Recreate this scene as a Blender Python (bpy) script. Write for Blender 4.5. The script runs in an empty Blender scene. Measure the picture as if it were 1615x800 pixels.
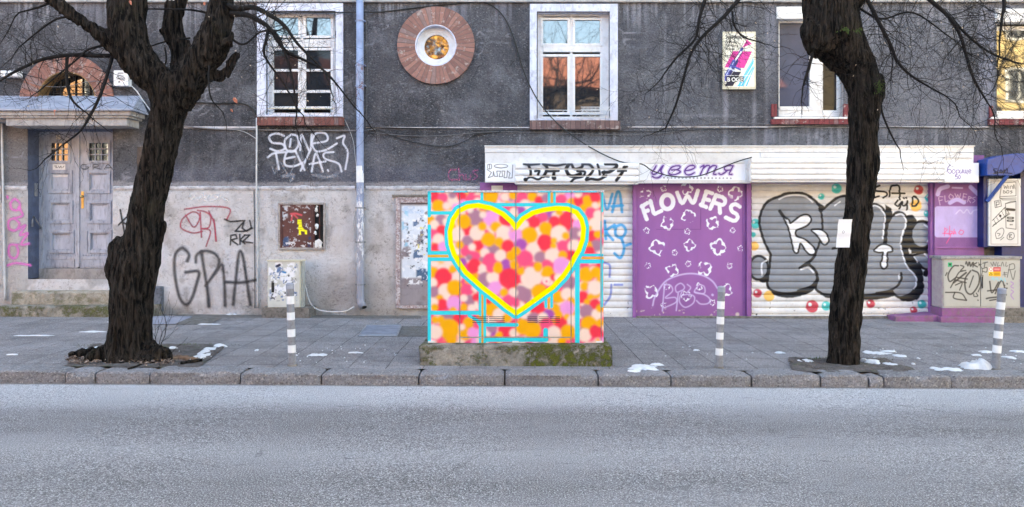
import bpy, bmesh, math, random
import numpy as np
from mathutils import Vector, Matrix, noise as mnoise
R = math.radians
sc = bpy.context.scene
col = sc.collection

# ------------------------------------------------------------------ camera
F = 1125.0; CX = 807.5; HY = 352.0; CZ = 1.63      # focal length, centre and horizon in photo pixels, eye height
cam_d = bpy.data.cameras.new('camera'); cam = bpy.data.objects.new('camera', cam_d); col.objects.link(cam)
cam.location = (0, 0, CZ); cam.rotation_euler = (R(90), 0, 0)
cam_d.sensor_width = 36; cam_d.sensor_fit = 'HORIZONTAL'; cam_d.lens = F / 1615 * 36
cam_d.shift_y = -(400 - HY) / 1615
cam_d.clip_start = 0.1; cam_d.clip_end = 2000
sc.camera = cam

# ------------------------------------------------------------------ sky, sun, exposure
SUN_EL, SUN_AZ = 36, 14          # the sun stands behind the building, so the street lies in its shade
world = bpy.data.worlds.new('World'); sc.world = world; world.use_nodes = True
wn = world.node_tree
sky = wn.nodes.new('ShaderNodeTexSky'); sky.sky_type = 'NISHITA'; sky.sun_disc = False
sky.sun_elevation = R(SUN_EL); sky.sun_rotation = R(SUN_AZ)
sky.air_density = 0.8; sky.dust_density = 3.0; sky.ozone_density = 1.0
wn.links.new(sky.outputs[0], wn.nodes['Background'].inputs[0])
wn.nodes['Background'].inputs[1].default_value = 0.15
sl = bpy.data.lights.new('sun', 'SUN'); sun = bpy.data.objects.new('sun', sl); col.objects.link(sun)
sl.energy = 4.5; sl.angle = R(0.5); sl.color = (1, 0.93, 0.82)
sd = Vector((math.sin(R(SUN_AZ)) * math.cos(R(SUN_EL)), math.cos(R(SUN_AZ)) * math.cos(R(SUN_EL)), math.sin(R(SUN_EL))))
sun.rotation_euler = sd.to_track_quat('Z', 'Y').to_euler()
sc.view_settings.view_transform = 'Standard'; sc.view_settings.look = 'None'
sc.view_settings.gamma = 1; sc.view_settings.use_curve_mapping = False
sc.view_settings.exposure = 3.58
sc.view_settings.use_white_balance = True; sc.view_settings.white_balance_temperature = 8200; sc.view_settings.white_balance_tint = -2   # the camera's white balance was set for the shade

YF = 12.5                          # the facade
def X(px, Y): return (px - CX) * Y / F
def Z(py, Y): return CZ - (py - HY) * Y / F
def P(px, py, Y): return Vector((X(px, Y), Y, Z(py, Y)))
def G(x): return -0.005 * x        # the street falls gently to the right
def ground(px, py, dz=0.0):        # the pavement point seen at a pixel
    t = (py - HY) / F; u = (px - CX) / F
    Y = (CZ - dz) / (t - 0.005 * u)
    return Vector((u * Y, Y, G(u * Y) + dz))
def tr(ox, oy, s, pts): return [(ox + s * p[0], oy + s * p[1]) for p in pts]

# ------------------------------------------------------------------ colours
def lin(c):
    c = c / 255.0
    return c / 12.92 if c <= 0.04045 else ((c + 0.055) / 1.055) ** 2.4
def C(r, g, b): return (lin(r), lin(g), lin(b))
def rgba(c): return (c[0], c[1], c[2], 1)

# ------------------------------------------------------------------ materials
class NT:
    def __init__(s, name):
        s.m = bpy.data.materials.new(name); s.m.use_nodes = True
        s.t = s.m.node_tree; s.b = s.t.nodes['Principled BSDF']
        s.tc = s.t.nodes.new('ShaderNodeTexCoord')
        s.ge = s.t.nodes.new('ShaderNodeNewGeometry')
        s.pos = s.ge.outputs['Position']
    def L(s, a, b): s.t.links.new(a, b)
    def map(s, scale=(1, 1, 1), loc=(0, 0, 0), src=None):
        n = s.t.nodes.new('ShaderNodeMapping'); n.inputs['Scale'].default_value = scale; n.inputs['Location'].default_value = loc
        s.L(src or s.pos, n.inputs[0]); return n.outputs[0]
    def noise(s, scale, detail=4, rough=0.6, vec=None, dist=0.0):
        n = s.t.nodes.new('ShaderNodeTexNoise'); n.inputs['Scale'].default_value = scale
        n.inputs['Detail'].default_value = detail; n.inputs['Roughness'].default_value = rough
        n.inputs['Distortion'].default_value = dist
        s.L(vec or s.pos, n.inputs['Vector']); return n.outputs['Fac']
    def voro(s, scale, vec=None, feat='F1'):
        n = s.t.nodes.new('ShaderNodeTexVoronoi'); n.feature = feat; n.inputs['Scale'].default_value = scale
        s.L(vec or s.pos, n.inputs['Vector']); return n.outputs['Distance']
    def ramp(s, fac, stops):
        n = s.t.nodes.new('ShaderNodeValToRGB'); e = n.color_ramp.elements
        while len(e) < len(stops): e.new(0.5)
        for i, (p, c) in enumerate(stops):
            e[i].position = p; e[i].color = (c, c, c, 1) if isinstance(c, (int, float)) else rgba(c)
        s.L(fac, n.inputs[0]); return n.outputs[0]
    def mix(s, fac, a, b, mode='MIX'):
        n = s.t.nodes.new('ShaderNodeMix'); n.data_type = 'RGBA'; n.blend_type = mode
        for v, i in ((fac, 0), (a, 6), (b, 7)):
            if isinstance(v, (int, float)): n.inputs[i].default_value = v if i == 0 else (v, v, v, 1)
            elif isinstance(v, tuple): n.inputs[i].default_value = rgba(v)
            else: s.L(v, n.inputs[i])
        return n.outputs[2]
    def math(s, op, a, b=0.0, clamp=False):
        n = s.t.nodes.new('ShaderNodeMath'); n.operation = op; n.use_clamp = clamp
        for v, i in ((a, 0), (b, 1)):
            if isinstance(v, (int, float)): n.inputs[i].default_value = v
            else: s.L(v, n.inputs[i])
        return n.outputs[0]
    def sep(s, src=None):
        n = s.t.nodes.new('ShaderNodeSeparateXYZ'); s.L(src or s.pos, n.inputs[0]); return n.outputs
    def bump(s, h, dist=0.01, strength=1.0, prev=None):
        n = s.t.nodes.new('ShaderNodeBump'); n.inputs['Distance'].default_value = dist; n.inputs['Strength'].default_value = strength
        s.L(h, n.inputs['Height'])
        if prev: s.L(prev, n.inputs['Normal'])
        s.L(n.outputs[0], s.b.inputs['Normal']); return n.outputs[0]
    def color(s, c):
        if isinstance(c, tuple): s.b.inputs['Base Color'].default_value = rgba(c)
        else: s.L(c, s.b.inputs['Base Color'])
    def rough(s, v):
        if isinstance(v, (int, float)): s.b.inputs['Roughness'].default_value = v
        else: s.L(v, s.b.inputs['Roughness'])
    def attr(s, name='Col'):
        n = s.t.nodes.new('ShaderNodeAttribute'); n.attribute_name = name; return n
    def spec(s, v): s.b.inputs['Specular IOR Level'].default_value = v

def pm(name, c1, c2=None, scale=6, rough=0.7, bump=0.0, bscale=60, stretch=(1, 1, 1), metal=0.0, dirt=0.0, dirtc=(0.05, 0.045, 0.04), spec=0.4):
    """a plain worn surface: two tones of noise, optional blotches of dirt, fine bump"""
    n = NT(name); c2 = c2 or tuple(v * 0.75 for v in c1)
    v = n.map(stretch)
    c = n.mix(n.ramp(n.noise(scale, 6, 0.65, v), [(0.35, 0.0), (0.65, 1.0)]), c1, c2)
    c = n.mix(n.math('MULTIPLY', n.noise(90, 3, 0.6), 0.35), c, tuple(v_ * 0.8 for v_ in c1))
    if dirt: c = n.mix(n.math('MULTIPLY', n.ramp(n.noise(scale * 2.3, 8, 0.72, n.map(stretch, (3, 1, 7))), [(0.5, 0.0), (0.62, 1.0)]), dirt), c, dirtc)
    n.color(c); n.rough(rough); n.b.inputs['Metallic'].default_value = metal; n.spec(spec)
    if bump: n.bump(n.noise(bscale, 5, 0.6), bump)
    return n.m

def paint_mat(name, rough=0.5, bump=0.0, bscale=60, dirt=0.25, alpha=False, spec=0.4, bdist=None):
    """colour is carried by the surface's own painted attribute; a little grime and wear on top"""
    n = NT(name); a = n.attr()
    c = n.mix(n.math('MULTIPLY', n.ramp(n.noise(5, 7, 0.7, n.map((1, 1, 0.5))), [(0.42, 0.0), (0.7, 1.0)]), dirt), a.outputs['Color'], (0.5, 0.48, 0.47), 'MULTIPLY')
    n.color(c); n.rough(rough); n.spec(spec)
    if bump: n.bump(n.noise(bscale, 5, 0.65), bump)
    if alpha:
        grain = n.ramp(n.noise(170, 2, 0.5), [(0.25, 0.45), (0.55, 1.0)])
        n.L(n.math('MULTIPLY', a.outputs['Alpha'], grain), n.b.inputs['Alpha'])
    return n.m

M = {}
M['white_paint'] = pm('white_paint', (0.74, 0.75, 0.78), (0.55, 0.55, 0.58), 4, 0.45, 0.002, 90, dirt=0.35, dirtc=(0.33, 0.31, 0.30))
M['white_metal'] = pm('white_metal', (0.78, 0.78, 0.80), (0.66, 0.66, 0.68), 3, 0.4, 0.0, dirt=0.35, dirtc=(0.42, 0.38, 0.36))
M['grey_dark'] = pm('grey_dark', (0.03, 0.03, 0.032), (0.05, 0.05, 0.052), 9, 0.6)
M['black'] = pm('matt_black', (0.012, 0.012, 0.013), (0.02, 0.02, 0.02), 9, 0.6)
M['purple'] = pm('purple_paint', C(152, 98, 166), C(132, 82, 146), 5, 0.6, 0.002, 50, (1, 1, 0.4), dirt=0.3, dirtc=C(110, 70, 110))
M['purple_old'] = pm('purple_masonry', C(150, 92, 150), C(128, 88, 118), 7, 0.8, 0.006, 40, dirt=0.6, dirtc=C(120, 112, 108))
M['blue'] = pm('blue_paint', C(8, 66, 150), C(8, 50, 122), 5, 0.35, 0.0, dirt=0.25, dirtc=C(30, 34, 60))
M['blue_dark'] = pm('blue_frame', C(20, 40, 110), C(16, 28, 80), 5, 0.4, 0.0, dirt=0.3, dirtc=C(30, 34, 50))
M['concrete'] = pm('concrete', C(138, 132, 126), C(100, 95, 92), 9, 0.9, 0.012, 50, dirt=0.7, dirtc=C(72, 68, 62))
M['pale_stone'] = pm('pale_stone', C(178, 175, 176), C(150, 147, 148), 6, 0.85, 0.006, 70, (1, 1, 0.5), dirt=0.4, dirtc=C(95, 90, 86))
M['rust'] = pm('rusty_metal', C(100, 62, 58), C(70, 44, 42), 12, 0.75, 0.003, 60, dirt=0.5, dirtc=C(50, 34, 32))
M['steel'] = pm('galvanised_steel', C(150, 153, 160), C(118, 122, 130), 10, 0.5, 0.001, 60, metal=0.2)
M['brass'] = pm('brass', C(205, 180, 120), C(170, 140, 80), 9, 0.35, metal=0.7)
M['cream'] = pm('cream_enamel', C(225, 218, 196), C(205, 198, 176), 7, 0.4, dirt=0.2, dirtc=C(150, 130, 110))
M['paper'] = pm('paper', (0.8, 0.8, 0.8), (0.72, 0.72, 0.73), 7, 0.8)
M['ochre'] = pm('ochre_reveal', C(150, 118, 80), C(118, 94, 66), 7, 0.85, 0.004, 60)
M['zinc'] = pm('zinc_sheet', C(160, 166, 182), C(128, 133, 148), 5, 0.5, 0.003, 30, (0.4, 1, 1), dirt=0.4, dirtc=C(95, 97, 105))
M['room'] = pm('dark_room', (0.015, 0.015, 0.018), (0.03, 0.03, 0.03), 3, 0.95)
M['canvas'] = paint_mat('painted_sheet', 0.45, 0.0, dirt=0.12)
M['canvas_slat'] = paint_mat('painted_slats', 0.42, 0.0, dirt=0.3)
M['canvas_rough'] = paint_mat('painted_rough', 0.8, 0.003, 60, dirt=0.3)
M['spray'] = paint_mat('spray_paint', 0.6, 0.0, dirt=0.0, alpha=True)

def glass_mat(name, ior, base=(0.012, 0.014, 0.018)):
    n = NT(name); n.color(n.mix(n.noise(2.5, 4), base, tuple(v * 2.2 for v in base)))
    n.rough(0.03); n.b.inputs['IOR'].default_value = ior
    n.bump(n.noise(1.6, 2, 0.5), 0.004, 0.35)
    return n.m
M['glass'] = glass_mat('window_glass', 2.3)
M['glass_dark'] = glass_mat('old_glass', 1.28)
M['glass_blind'] = glass_mat('glass_over_blind', 1.6, C(62, 66, 82))
M['glass_bright'] = glass_mat('new_glass', 2.3)

# brick trims
def brick_mat(name, ca, cb, cm, ang=False, cx=0, cz=0, n_b=44, width=0.075):
    n = NT(name); s = n.sep()
    if ang:
        a = n.math('ARCTAN2', n.math('SUBTRACT', s[0], cx), n.math('SUBTRACT', s[2], cz))
        u = n.math('MULTIPLY', a, n_b / (2 * math.pi))
    else: u = n.math('DIVIDE', s[0], width)
    u = n.math('ADD', u, n.math('MULTIPLY', n.math('SUBTRACT', n.noise(5, 3), 0.5), 0.5))
    fr = n.math('FRACT', u); fl = n.math('FLOOR', u)
    w = n.t.nodes.new('ShaderNodeTexWhiteNoise'); w.noise_dimensions = '1D'; n.L(fl, w.inputs['W'])
    c = n.mix(w.outputs['Value'], ca, cb)
    w2 = n.t.nodes.new('ShaderNodeTexWhiteNoise'); w2.noise_dimensions = '1D'; n.L(n.math('ADD', fl, 31.7), w2.inputs['W']); c = n.mix(n.math('MULTIPLY', n.math('GREATER_THAN', w2.outputs['Value'], 0.8), .5), c, (0.20, 0.18, 0.19))
    c = n.mix(n.math('MULTIPLY', n.ramp(n.noise(14, 6, 0.7), [(0.45, 0), (0.7, 1)]), 0.55), c, tuple(v * 0.55 for v in ca))
    d = n.math('ABSOLUTE', n.math('SUBTRACT', fr, 0.5))
    joint = n.ramp(d, [(0.41, 0.0), (0.47, 1.0)])
    c = n.mix(n.math('MULTIPLY', joint, 0.75), c, cm)
    c = n.mix(n.math('MULTIPLY', n.ramp(n.noise(9, 8, 0.75, n.map((1, 1, 1), (4, 0, 2))), [(0.56, 0), (0.62, 1)]), 0.7), c, C(170, 160, 155))
    n.color(c); n.rough(0.85)
    h = n.math('ADD', n.math('MULTIPLY', joint, -1.0), n.math('MULTIPLY', n.noise(60, 4), 0.5)); n.bump(h, 0.006)
    return n.m

# plaster of the facade: dark grey render, colour zones carried by the attribute
def plaster_mat():
    n = NT('facade_plaster'); a = n.attr()
    c = a.outputs['Color']
    lightness = n.math('MULTIPLY', a.outputs['Alpha'], 1.0)
    c = n.mix(n.ramp(n.noise(1.3, 7, 0.7), [(0.3, 0.0), (0.62, 0.75)]), c, n.mix(1.0, c, (0.60, 0.60, 0.62), 'MULTIPLY'))
    c = n.mix(n.ramp(n.noise(0.9, 9, 0.78, n.map((1, 1, 1), (9, 4, 2)), 0.5), [(0.5, 0.0), (0.72, 0.55)]), c, (0.30, 0.305, 0.34))
    # vertical run-off streaks
    st = n.ramp(n.noise(4.5, 5, 0.6, n.map((1.6, 1, 0.12))), [(0.55, 0.0), (0.78, 1.0)])
    c = n.mix(n.math('MULTIPLY', st, 0.45), c, n.mix(0.5, c, (0.32, 0.32, 0.34)))
    # pale grains and scratches of the roughcast
    g = n.ramp(n.noise(34, 4, 0.7, n.map((0.75, 1, 1.2)), 0.8), [(0.55, 0.0), (0.66, 1.0)])
    c = n.mix(n.math('MULTIPLY', g, n.math('MULTIPLY', n.ramp(n.noise(2.2, 5, 0.7), [(0.34, 0.12), (0.64, 1.0)]), 0.8)), c, (0.38, 0.38, 0.40))
    g2 = n.ramp(n.noise(9, 9, 0.8, n.map((0.5, 1, 1.6)), 1.2), [(0.60, 0.0), (0.68, 1.0)])
    c = n.mix(n.math('MULTIPLY', g2, 0.42), c, (0.36, 0.36, 0.39))
    g3 = n.ramp(n.noise(38, 4, 0.7), [(0.36, 1.0), (0.46, 0.0)])
    c = n.mix(n.math('MULTIPLY', g3, 0.85), c, n.mix(1.0, c, (0.35, 0.35, 0.36), 'MULTIPLY'))
    n.color(c); n.rough(0.92); n.spec(0.25)
    h = n.math('ADD', n.noise(34, 5, 0.7), n.math('MULTIPLY', n.noise(14, 6, 0.65), 1.3))
    n.bump(h, 0.045, 1.0)
    return n.m
M['plaster'] = plaster_mat()
def plaster_light():
    n = NT('lower_plaster'); a = n.attr(); c = a.outputs['Color']
    c = n.mix(n.ramp(n.noise(2.2, 7, 0.7), [(0.40, 0.0), (0.62, 0.9)]), c, n.mix(1.0, c, (0.86, 0.83, 0.81), 'MULTIPLY'))
    pit = n.ramp(n.noise(20, 6, 0.72, None, 0.9), [(0.38, 1.0), (0.47, 0.0)])
    c = n.mix(n.math('MULTIPLY', pit, n.ramp(n.noise(1.6, 4, 0.6), [(0.38, 0.1), (0.62, 0.75)])), c, n.mix(1.0, c, (0.42, 0.39, 0.38), 'MULTIPLY'))
    n.color(c); n.rough(0.93); n.spec(0.2)
    n.bump(n.math('ADD', n.noise(20, 6, 0.72, None, 0.9), n.math('MULTIPLY', n.noise(90, 3), 0.3)), 0.07, 1.0)
    return n.m
M['plaster_light'] = plaster_light()

# ------------------------------------------------------------------ mesh helpers
class MB:
    def __init__(s): s.v = []; s.f = []; s.smooth = False
    def add(s, vs, fs):
        o = len(s.v); s.v += [tuple(v) for v in vs]; s.f += [tuple(i + o for i in f) for f in fs]; return s
    def box(s, x0, x1, y0, y1, z0, z1):
        return s.add([(x0, y0, z0), (x1, y0, z0), (x1, y1, z0), (x0, y1, z0), (x0, y0, z1), (x1, y0, z1), (x1, y1, z1), (x0, y1, z1)],
                     [(0, 1, 5, 4), (1, 2, 6, 5), (2, 3, 7, 6), (3, 0, 4, 7), (4, 5, 6, 7), (3, 2, 1, 0)])
    def pbox(s, px0, px1, py0, py1, Y, depth):      # a box whose front face spans these photo pixels at distance Y
        return s.box(X(px0, Y), X(px1, Y), Y, Y + depth, Z(py1, Y), Z(py0, Y))
    def tube(s, pts, rs, n=8, caps=True):
        pts = [Vector(p) for p in pts]
        if isinstance(rs, (int, float)): rs = [rs] * len(pts)
        rs = [float(r) for r in rs]; up = Vector((0.13, 0.97, 0.2)); rings = []
        for i, p in enumerate(pts):
            t = (pts[min(i + 1, len(pts) - 1)] - pts[max(i - 1, 0)])
            if t.length < 1e-7: t = Vector((0, 0, 1))
            t.normalize(); u = up.cross(t)
            if u.length < 1e-3: u = Vector((1, 0, 0)).cross(t)
            u.normalize(); w = t.cross(u)
            rings.append([p + rs[i] * (math.cos(2 * math.pi * k / n) * u + math.sin(2 * math.pi * k / n) * w) for k in range(n)])
        vs = [v for r in rings for v in r]; fs = []
        for i in range(len(pts) - 1):
            for k in range(n): fs.append((i * n + k, i * n + (k + 1) % n, (i + 1) * n + (k + 1) % n, (i + 1) * n + k))
        if caps: fs.append(tuple(range(n))[::-1]); fs.append(tuple((len(pts) - 1) * n + k for k in range(n)))
        return s.add(vs, fs)
    def prism(s, poly, y0, y1):                     # a polygon in x,z pushed from y0 to y1
        n = len(poly)
        vs = [(x, y0, z) for x, z in poly] + [(x, y1, z) for x, z in poly]
        return s.add(vs, [tuple(range(n))[::-1], tuple(n + i for i in range(n))] + [(i, (i + 1) % n, n + (i + 1) % n, n + i) for i in range(n)])
    def ring(s, cx, cz, r0, r1, y0, y1, a0=0, a1=2 * math.pi, n=64):   # flat ring in the facade plane
        full = abs(a1 - a0 - 2 * math.pi) < 1e-6; m = n if full else n + 1
        vs = []
        for i in range(m):
            a = a0 + (a1 - a0) * i / n; c_, s_ = math.cos(a), math.sin(a)
            vs += [(cx + r0 * c_, y0, cz + r0 * s_), (cx + r1 * c_, y0, cz + r1 * s_), (cx + r1 * c_, y1, cz + r1 * s_), (cx + r0 * c_, y1, cz + r0 * s_)]
        fs = []
        for i in range(n):
            a = 4 * i; b = 4 * ((i + 1) % m)
            for k in range(4): fs.append((a + k, a + (k + 1) % 4, b + (k + 1) % 4, b + k))
        if not full: fs += [(0, 1, 2, 3), (4 * n + 3, 4 * n + 2, 4 * n + 1, 4 * n)]
        return s.add(vs, fs)
    def disc(s, cx, cz, r, y, n=48):
        return s.add([(cx + r * math.cos(2 * math.pi * i / n), y, cz + r * math.sin(2 * math.pi * i / n)) for i in range(n)], [tuple(range(n))[::-1]])
    def build(s, name, mat, parent=None, bevel=0.0, smooth=False, label=None):
        me = bpy.data.meshes.new(name); o_ = root_loc(parent)
        me.from_pydata([(a - o_[0], b - o_[1], c - o_[2]) for a, b, c in s.v], [], s.f)
        bm = bmesh.new(); bm.from_mesh(me); bmesh.ops.recalc_face_normals(bm, faces=bm.faces)
        if bevel:
            bmesh.ops.bevel(bm, geom=[e for e in bm.edges if len(e.link_faces) == 2 and e.calc_face_angle(0) > 0.5], offset=bevel, segments=2, profile=0.6, affect='EDGES')
        bm.to_mesh(me); bm.free()
        if smooth: me.shade_smooth()
        return link(name, me, mat, parent, label)
def root_loc(parent):
    if parent is None: return (0, 0, 0)
    p = parent
    while p.parent: p = p.parent
    return p.location if p.type == 'EMPTY' or True else (0, 0, 0)
def link(name, me, mat, parent, label=None):
    o = bpy.data.objects.new(name, me); col.objects.link(o)
    if mat: me.materials.append(mat)
    if parent: o.parent = parent
    if label: o['label'] = label
    return o
def thing(name, label, cat, loc=(0, 0, 0), group=None):
    o = bpy.data.objects.new(name, None); col.objects.link(o); o.location = loc; o.empty_display_size = 0.2
    o['label'] = label; o['category'] = cat
    if group: o['group'] = group
    return o
def tag(o, label, cat, group=None):
    o['label'] = label; o['category'] = cat
    if group: o['group'] = group
    return o
def struct(o, kind='structure', label=None):
    o['kind'] = kind
    if label: o['label'] = label
    return o

# ------------------------------------------------------------------ painted surfaces
def smooth_line(pts, k=6):
    m_ = max(len(p) for p in pts); pts = [np.array(tuple(p) + (0,) * (m_ - len(p)), float) for p in pts]
    if len(pts) < 3: return pts
    out = []; q = [2 * pts[0] - pts[1]] + pts + [2 * pts[-1] - pts[-2]]
    for i in range(1, len(q) - 2):
        a, b, c, d = q[i - 1], q[i], q[i + 1], q[i + 2]
        for j in range(k):
            t = j / k
            out.append(0.5 * (2 * b + (c - a) * t + (2 * a - 5 * b + 4 * c - d) * t * t + (3 * b - a - 3 * c + d) * t ** 3))
    out.append(pts[-1]); return out
class Canvas:
    """a dense sheet of paint cells measured in photo pixels on the surface's own plane"""
    def __init__(s, x0, x1, y0, y1, step=0.8, base=(0.8, 0.8, 0.8), alpha=1.0):
        s.nx = max(2, int(round((x1 - x0) / step)) + 1); s.ny = max(2, int(round((y1 - y0) / step)) + 1)
        s.xs = np.linspace(x0, x1, s.nx); s.ys = np.linspace(y0, y1, s.ny)
        s.X, s.Y = np.meshgrid(s.xs, s.ys); s.c = np.ones((s.ny, s.nx, 3)) * np.array(base); s.a = np.ones((s.ny, s.nx)) * alpha
    def win(s, x0, x1, y0, y1):
        i0, i1 = np.searchsorted(s.xs, [x0, x1]); j0, j1 = np.searchsorted(s.ys, [y0, y1])
        return slice(max(j0 - 1, 0), j1 + 1), slice(max(i0 - 1, 0), i1 + 1)
    def blend(s, m, c, w=None):
        w = w or (slice(None), slice(None)); m3 = m[..., None]
        s.c[w] = s.c[w] * (1 - m3) + np.array(c) * m3; s.a[w] = 1 - (1 - s.a[w]) * (1 - m)
    def circle(s, cx, cy, r, c, soft=1.5, op=1.0, ry=None):
        ry = ry or r; w = s.win(cx - r - soft * 2, cx + r + soft * 2, cy - ry - soft * 2, cy + ry + soft * 2)
        d = (np.hypot((s.X[w] - cx) / r, (s.Y[w] - cy) / ry) - 1) * min(r, ry)
        s.blend(np.clip(0.5 - d / soft, 0, 1) * op, c, w)
    def linedist(s, pts, ws):
        D = np.full(s.X.shape, 1e3); mw = max(ws) / 2 + 8
        for i in range(len(pts) - 1):
            a, b = pts[i], pts[i + 1]
            w = s.win(min(a[0], b[0]) - mw, max(a[0], b[0]) + mw, min(a[1], b[1]) - mw, max(a[1], b[1]) + mw)
            d = (b[0] - a[0], b[1] - a[1]); L2 = d[0] ** 2 + d[1] ** 2 + 1e-9
            t = np.clip(((s.X[w] - a[0]) * d[0] + (s.Y[w] - a[1]) * d[1]) / L2, 0, 1)
            dist = np.hypot(s.X[w] - a[0] - t * d[0], s.Y[w] - a[1] - t * d[1]) - (ws[i] * (1 - t) + ws[i + 1] * t) / 2
            D[w] = np.minimum(D[w], dist)
        return D
    def stroke(s, pts, w, c, soft=1.2, op=1.0, smooth=True, mask=None, rag=0.0):
        n0 = len(pts); ws = list(w) if isinstance(w, (list, tuple)) else [w] * n0
        if smooth and n0 > 2:
            ws = [q[0] for q in smooth_line([(v, 0) for v in ws])]; pts = smooth_line(pts)
        D = s.linedist(pts, ws)
        if rag: D = D + rag * (s.noise(2.5, int(abs(pts[0][0] * 7)) % 97) - 0.5)
        m = np.clip(0.5 - D / soft, 0, 1) * op
        s.blend(m if mask is None else m * mask, c)
    def inside(s, pts):
        ins = np.zeros(s.X.shape, bool); n = len(pts)
        for i in range(n):
            x1, y1 = pts[i]; x2, y2 = pts[(i + 1) % n]
            if y1 == y2: continue
            cond = ((y1 > s.Y) != (y2 > s.Y)) & (s.X < (x2 - x1) * (s.Y - y1) / (y2 - y1) + x1)
            ins ^= cond
        return ins
    def sdf(s, pts, smooth=True):
        q = smooth_line(list(pts) + [pts[0]], 5)[:-1] if smooth else pts
        D = s.linedist(list(q) + [q[0]], [0] * (len(q) + 1)); D = np.minimum(D, 30)
        return np.where(s.inside(q), -D, D)
    def poly(s, pts, c, soft=1.0, op=1.0, smooth=False, grow=0.0):
        D = s.sdf(pts, smooth); s.blend(np.clip(0.5 - (D - grow) / soft, 0, 1) * op, c)
    def noise(s, scale, seed=0, oct=3, sx=1.0, sy=1.0):
        rng = np.random.RandomState(seed); out = np.zeros(s.X.shape); tot = 0
        for o in range(oct):
            g = rng.rand(64, 64); u = (s.X / (scale * sx) * 2 ** o) % 64; v = (s.Y / (scale * sy) * 2 ** o) % 64
            i = np.floor(u).astype(int) % 64; j = np.floor(v).astype(int) % 64; fu = u - np.floor(u); fv = v - np.floor(v)
            fu = fu * fu * (3 - 2 * fu); fv = fv * fv * (3 - 2 * fv); i2 = (i + 1) % 64; j2 = (j + 1) % 64
            out += 0.6 ** o * ((g[j, i] * (1 - fu) + g[j, i2] * fu) * (1 - fv) + (g[j2, i] * (1 - fu) + g[j2, i2] * fu) * fv); tot += 0.6 ** o
        return out / tot
    def mesh(s, name, mat, Y, parent=None, yoff=None, drop=False, label=None, holes=None, xr=None, yr=None, thick=0.0):
        ix = np.arange(s.nx); iy = np.arange(s.ny)
        if xr: ix = ix[(s.xs >= xr[0]) & (s.xs <= xr[1])]
        if yr: iy = iy[(s.ys >= yr[0]) & (s.ys <= yr[1])]
        XX, YY = np.meshgrid(s.xs[ix], s.ys[iy]); nx, ny = len(ix), len(iy)
        wx = (XX - CX) * Y / F; wz = CZ - (YY - HY) * Y / F
        wy = np.full(wx.shape, Y) + (yoff(wx, wz) if yoff else 0)
        cc = s.c[np.ix_(iy, ix)]; aa = s.a[np.ix_(iy, ix)]
        o_ = root_loc(parent)
        co = np.stack([wx - o_[0], wy - o_[1], wz - o_[2]], -1).reshape(-1, 3)
        idx = np.arange(nx * ny).reshape(ny, nx)
        q = np.stack([idx[1:, :-1], idx[1:, 1:], idx[:-1, 1:], idx[:-1, :-1]], -1).reshape(-1, 4)
        keep = np.ones(len(q), bool)
        if drop:
            av = aa.reshape(-1); keep &= av[q].max(1) > 0.02
        if holes:
            mx = XX.reshape(-1)[q].mean(1); my = YY.reshape(-1)[q].mean(1)
            for h in holes: keep &= ~((mx > h[0]) & (mx < h[1]) & (my > h[2]) & (my < h[3]))
        q = q[keep]
        used = np.unique(q); re = -np.ones(nx * ny, int); re[used] = np.arange(len(used)); q = re[q]; co = co[used]
        cols = np.concatenate([cc.reshape(-1, 3), aa.reshape(-1, 1)], 1)[used]
        me = bpy.data.meshes.new(name); nv, nf = len(co), len(q)
        me.vertices.add(nv); me.vertices.foreach_set('co', co.ravel())
        me.loops.add(nf * 4); me.loops.foreach_set('vertex_index', q.ravel().astype(np.int32))
        me.polygons.add(nf); me.polygons.foreach_set('loop_start', np.arange(0, nf * 4, 4, dtype=np.int32))
        me.update(calc_edges=True)
        at = me.color_attributes.new('Col', 'FLOAT_COLOR', 'POINT'); at.data.foreach_set('color', cols.ravel())
        if yoff: me.shade_smooth()
        return link(name, me, mat, parent, label)
    def line(s, y0, x0, x1, w, c, soft=1.0): s.stroke([(x0, y0), (x1, y0)], w, c, soft)

def slats(pitch, depth, z0=0.0):               # profile of a roller shutter: bowed slats with a tucked joint
    def f(x, z):
        t = ((z - z0) / pitch) % 1.0           # the lower half of a slat turns under, the joint is a deep narrow groove
        return -depth * (np.sin(np.pi * np.clip(t * .9 + .1, 0, 1)) ** 0.55) * np.where(t < .10, .2, 1)
    return f
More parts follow.
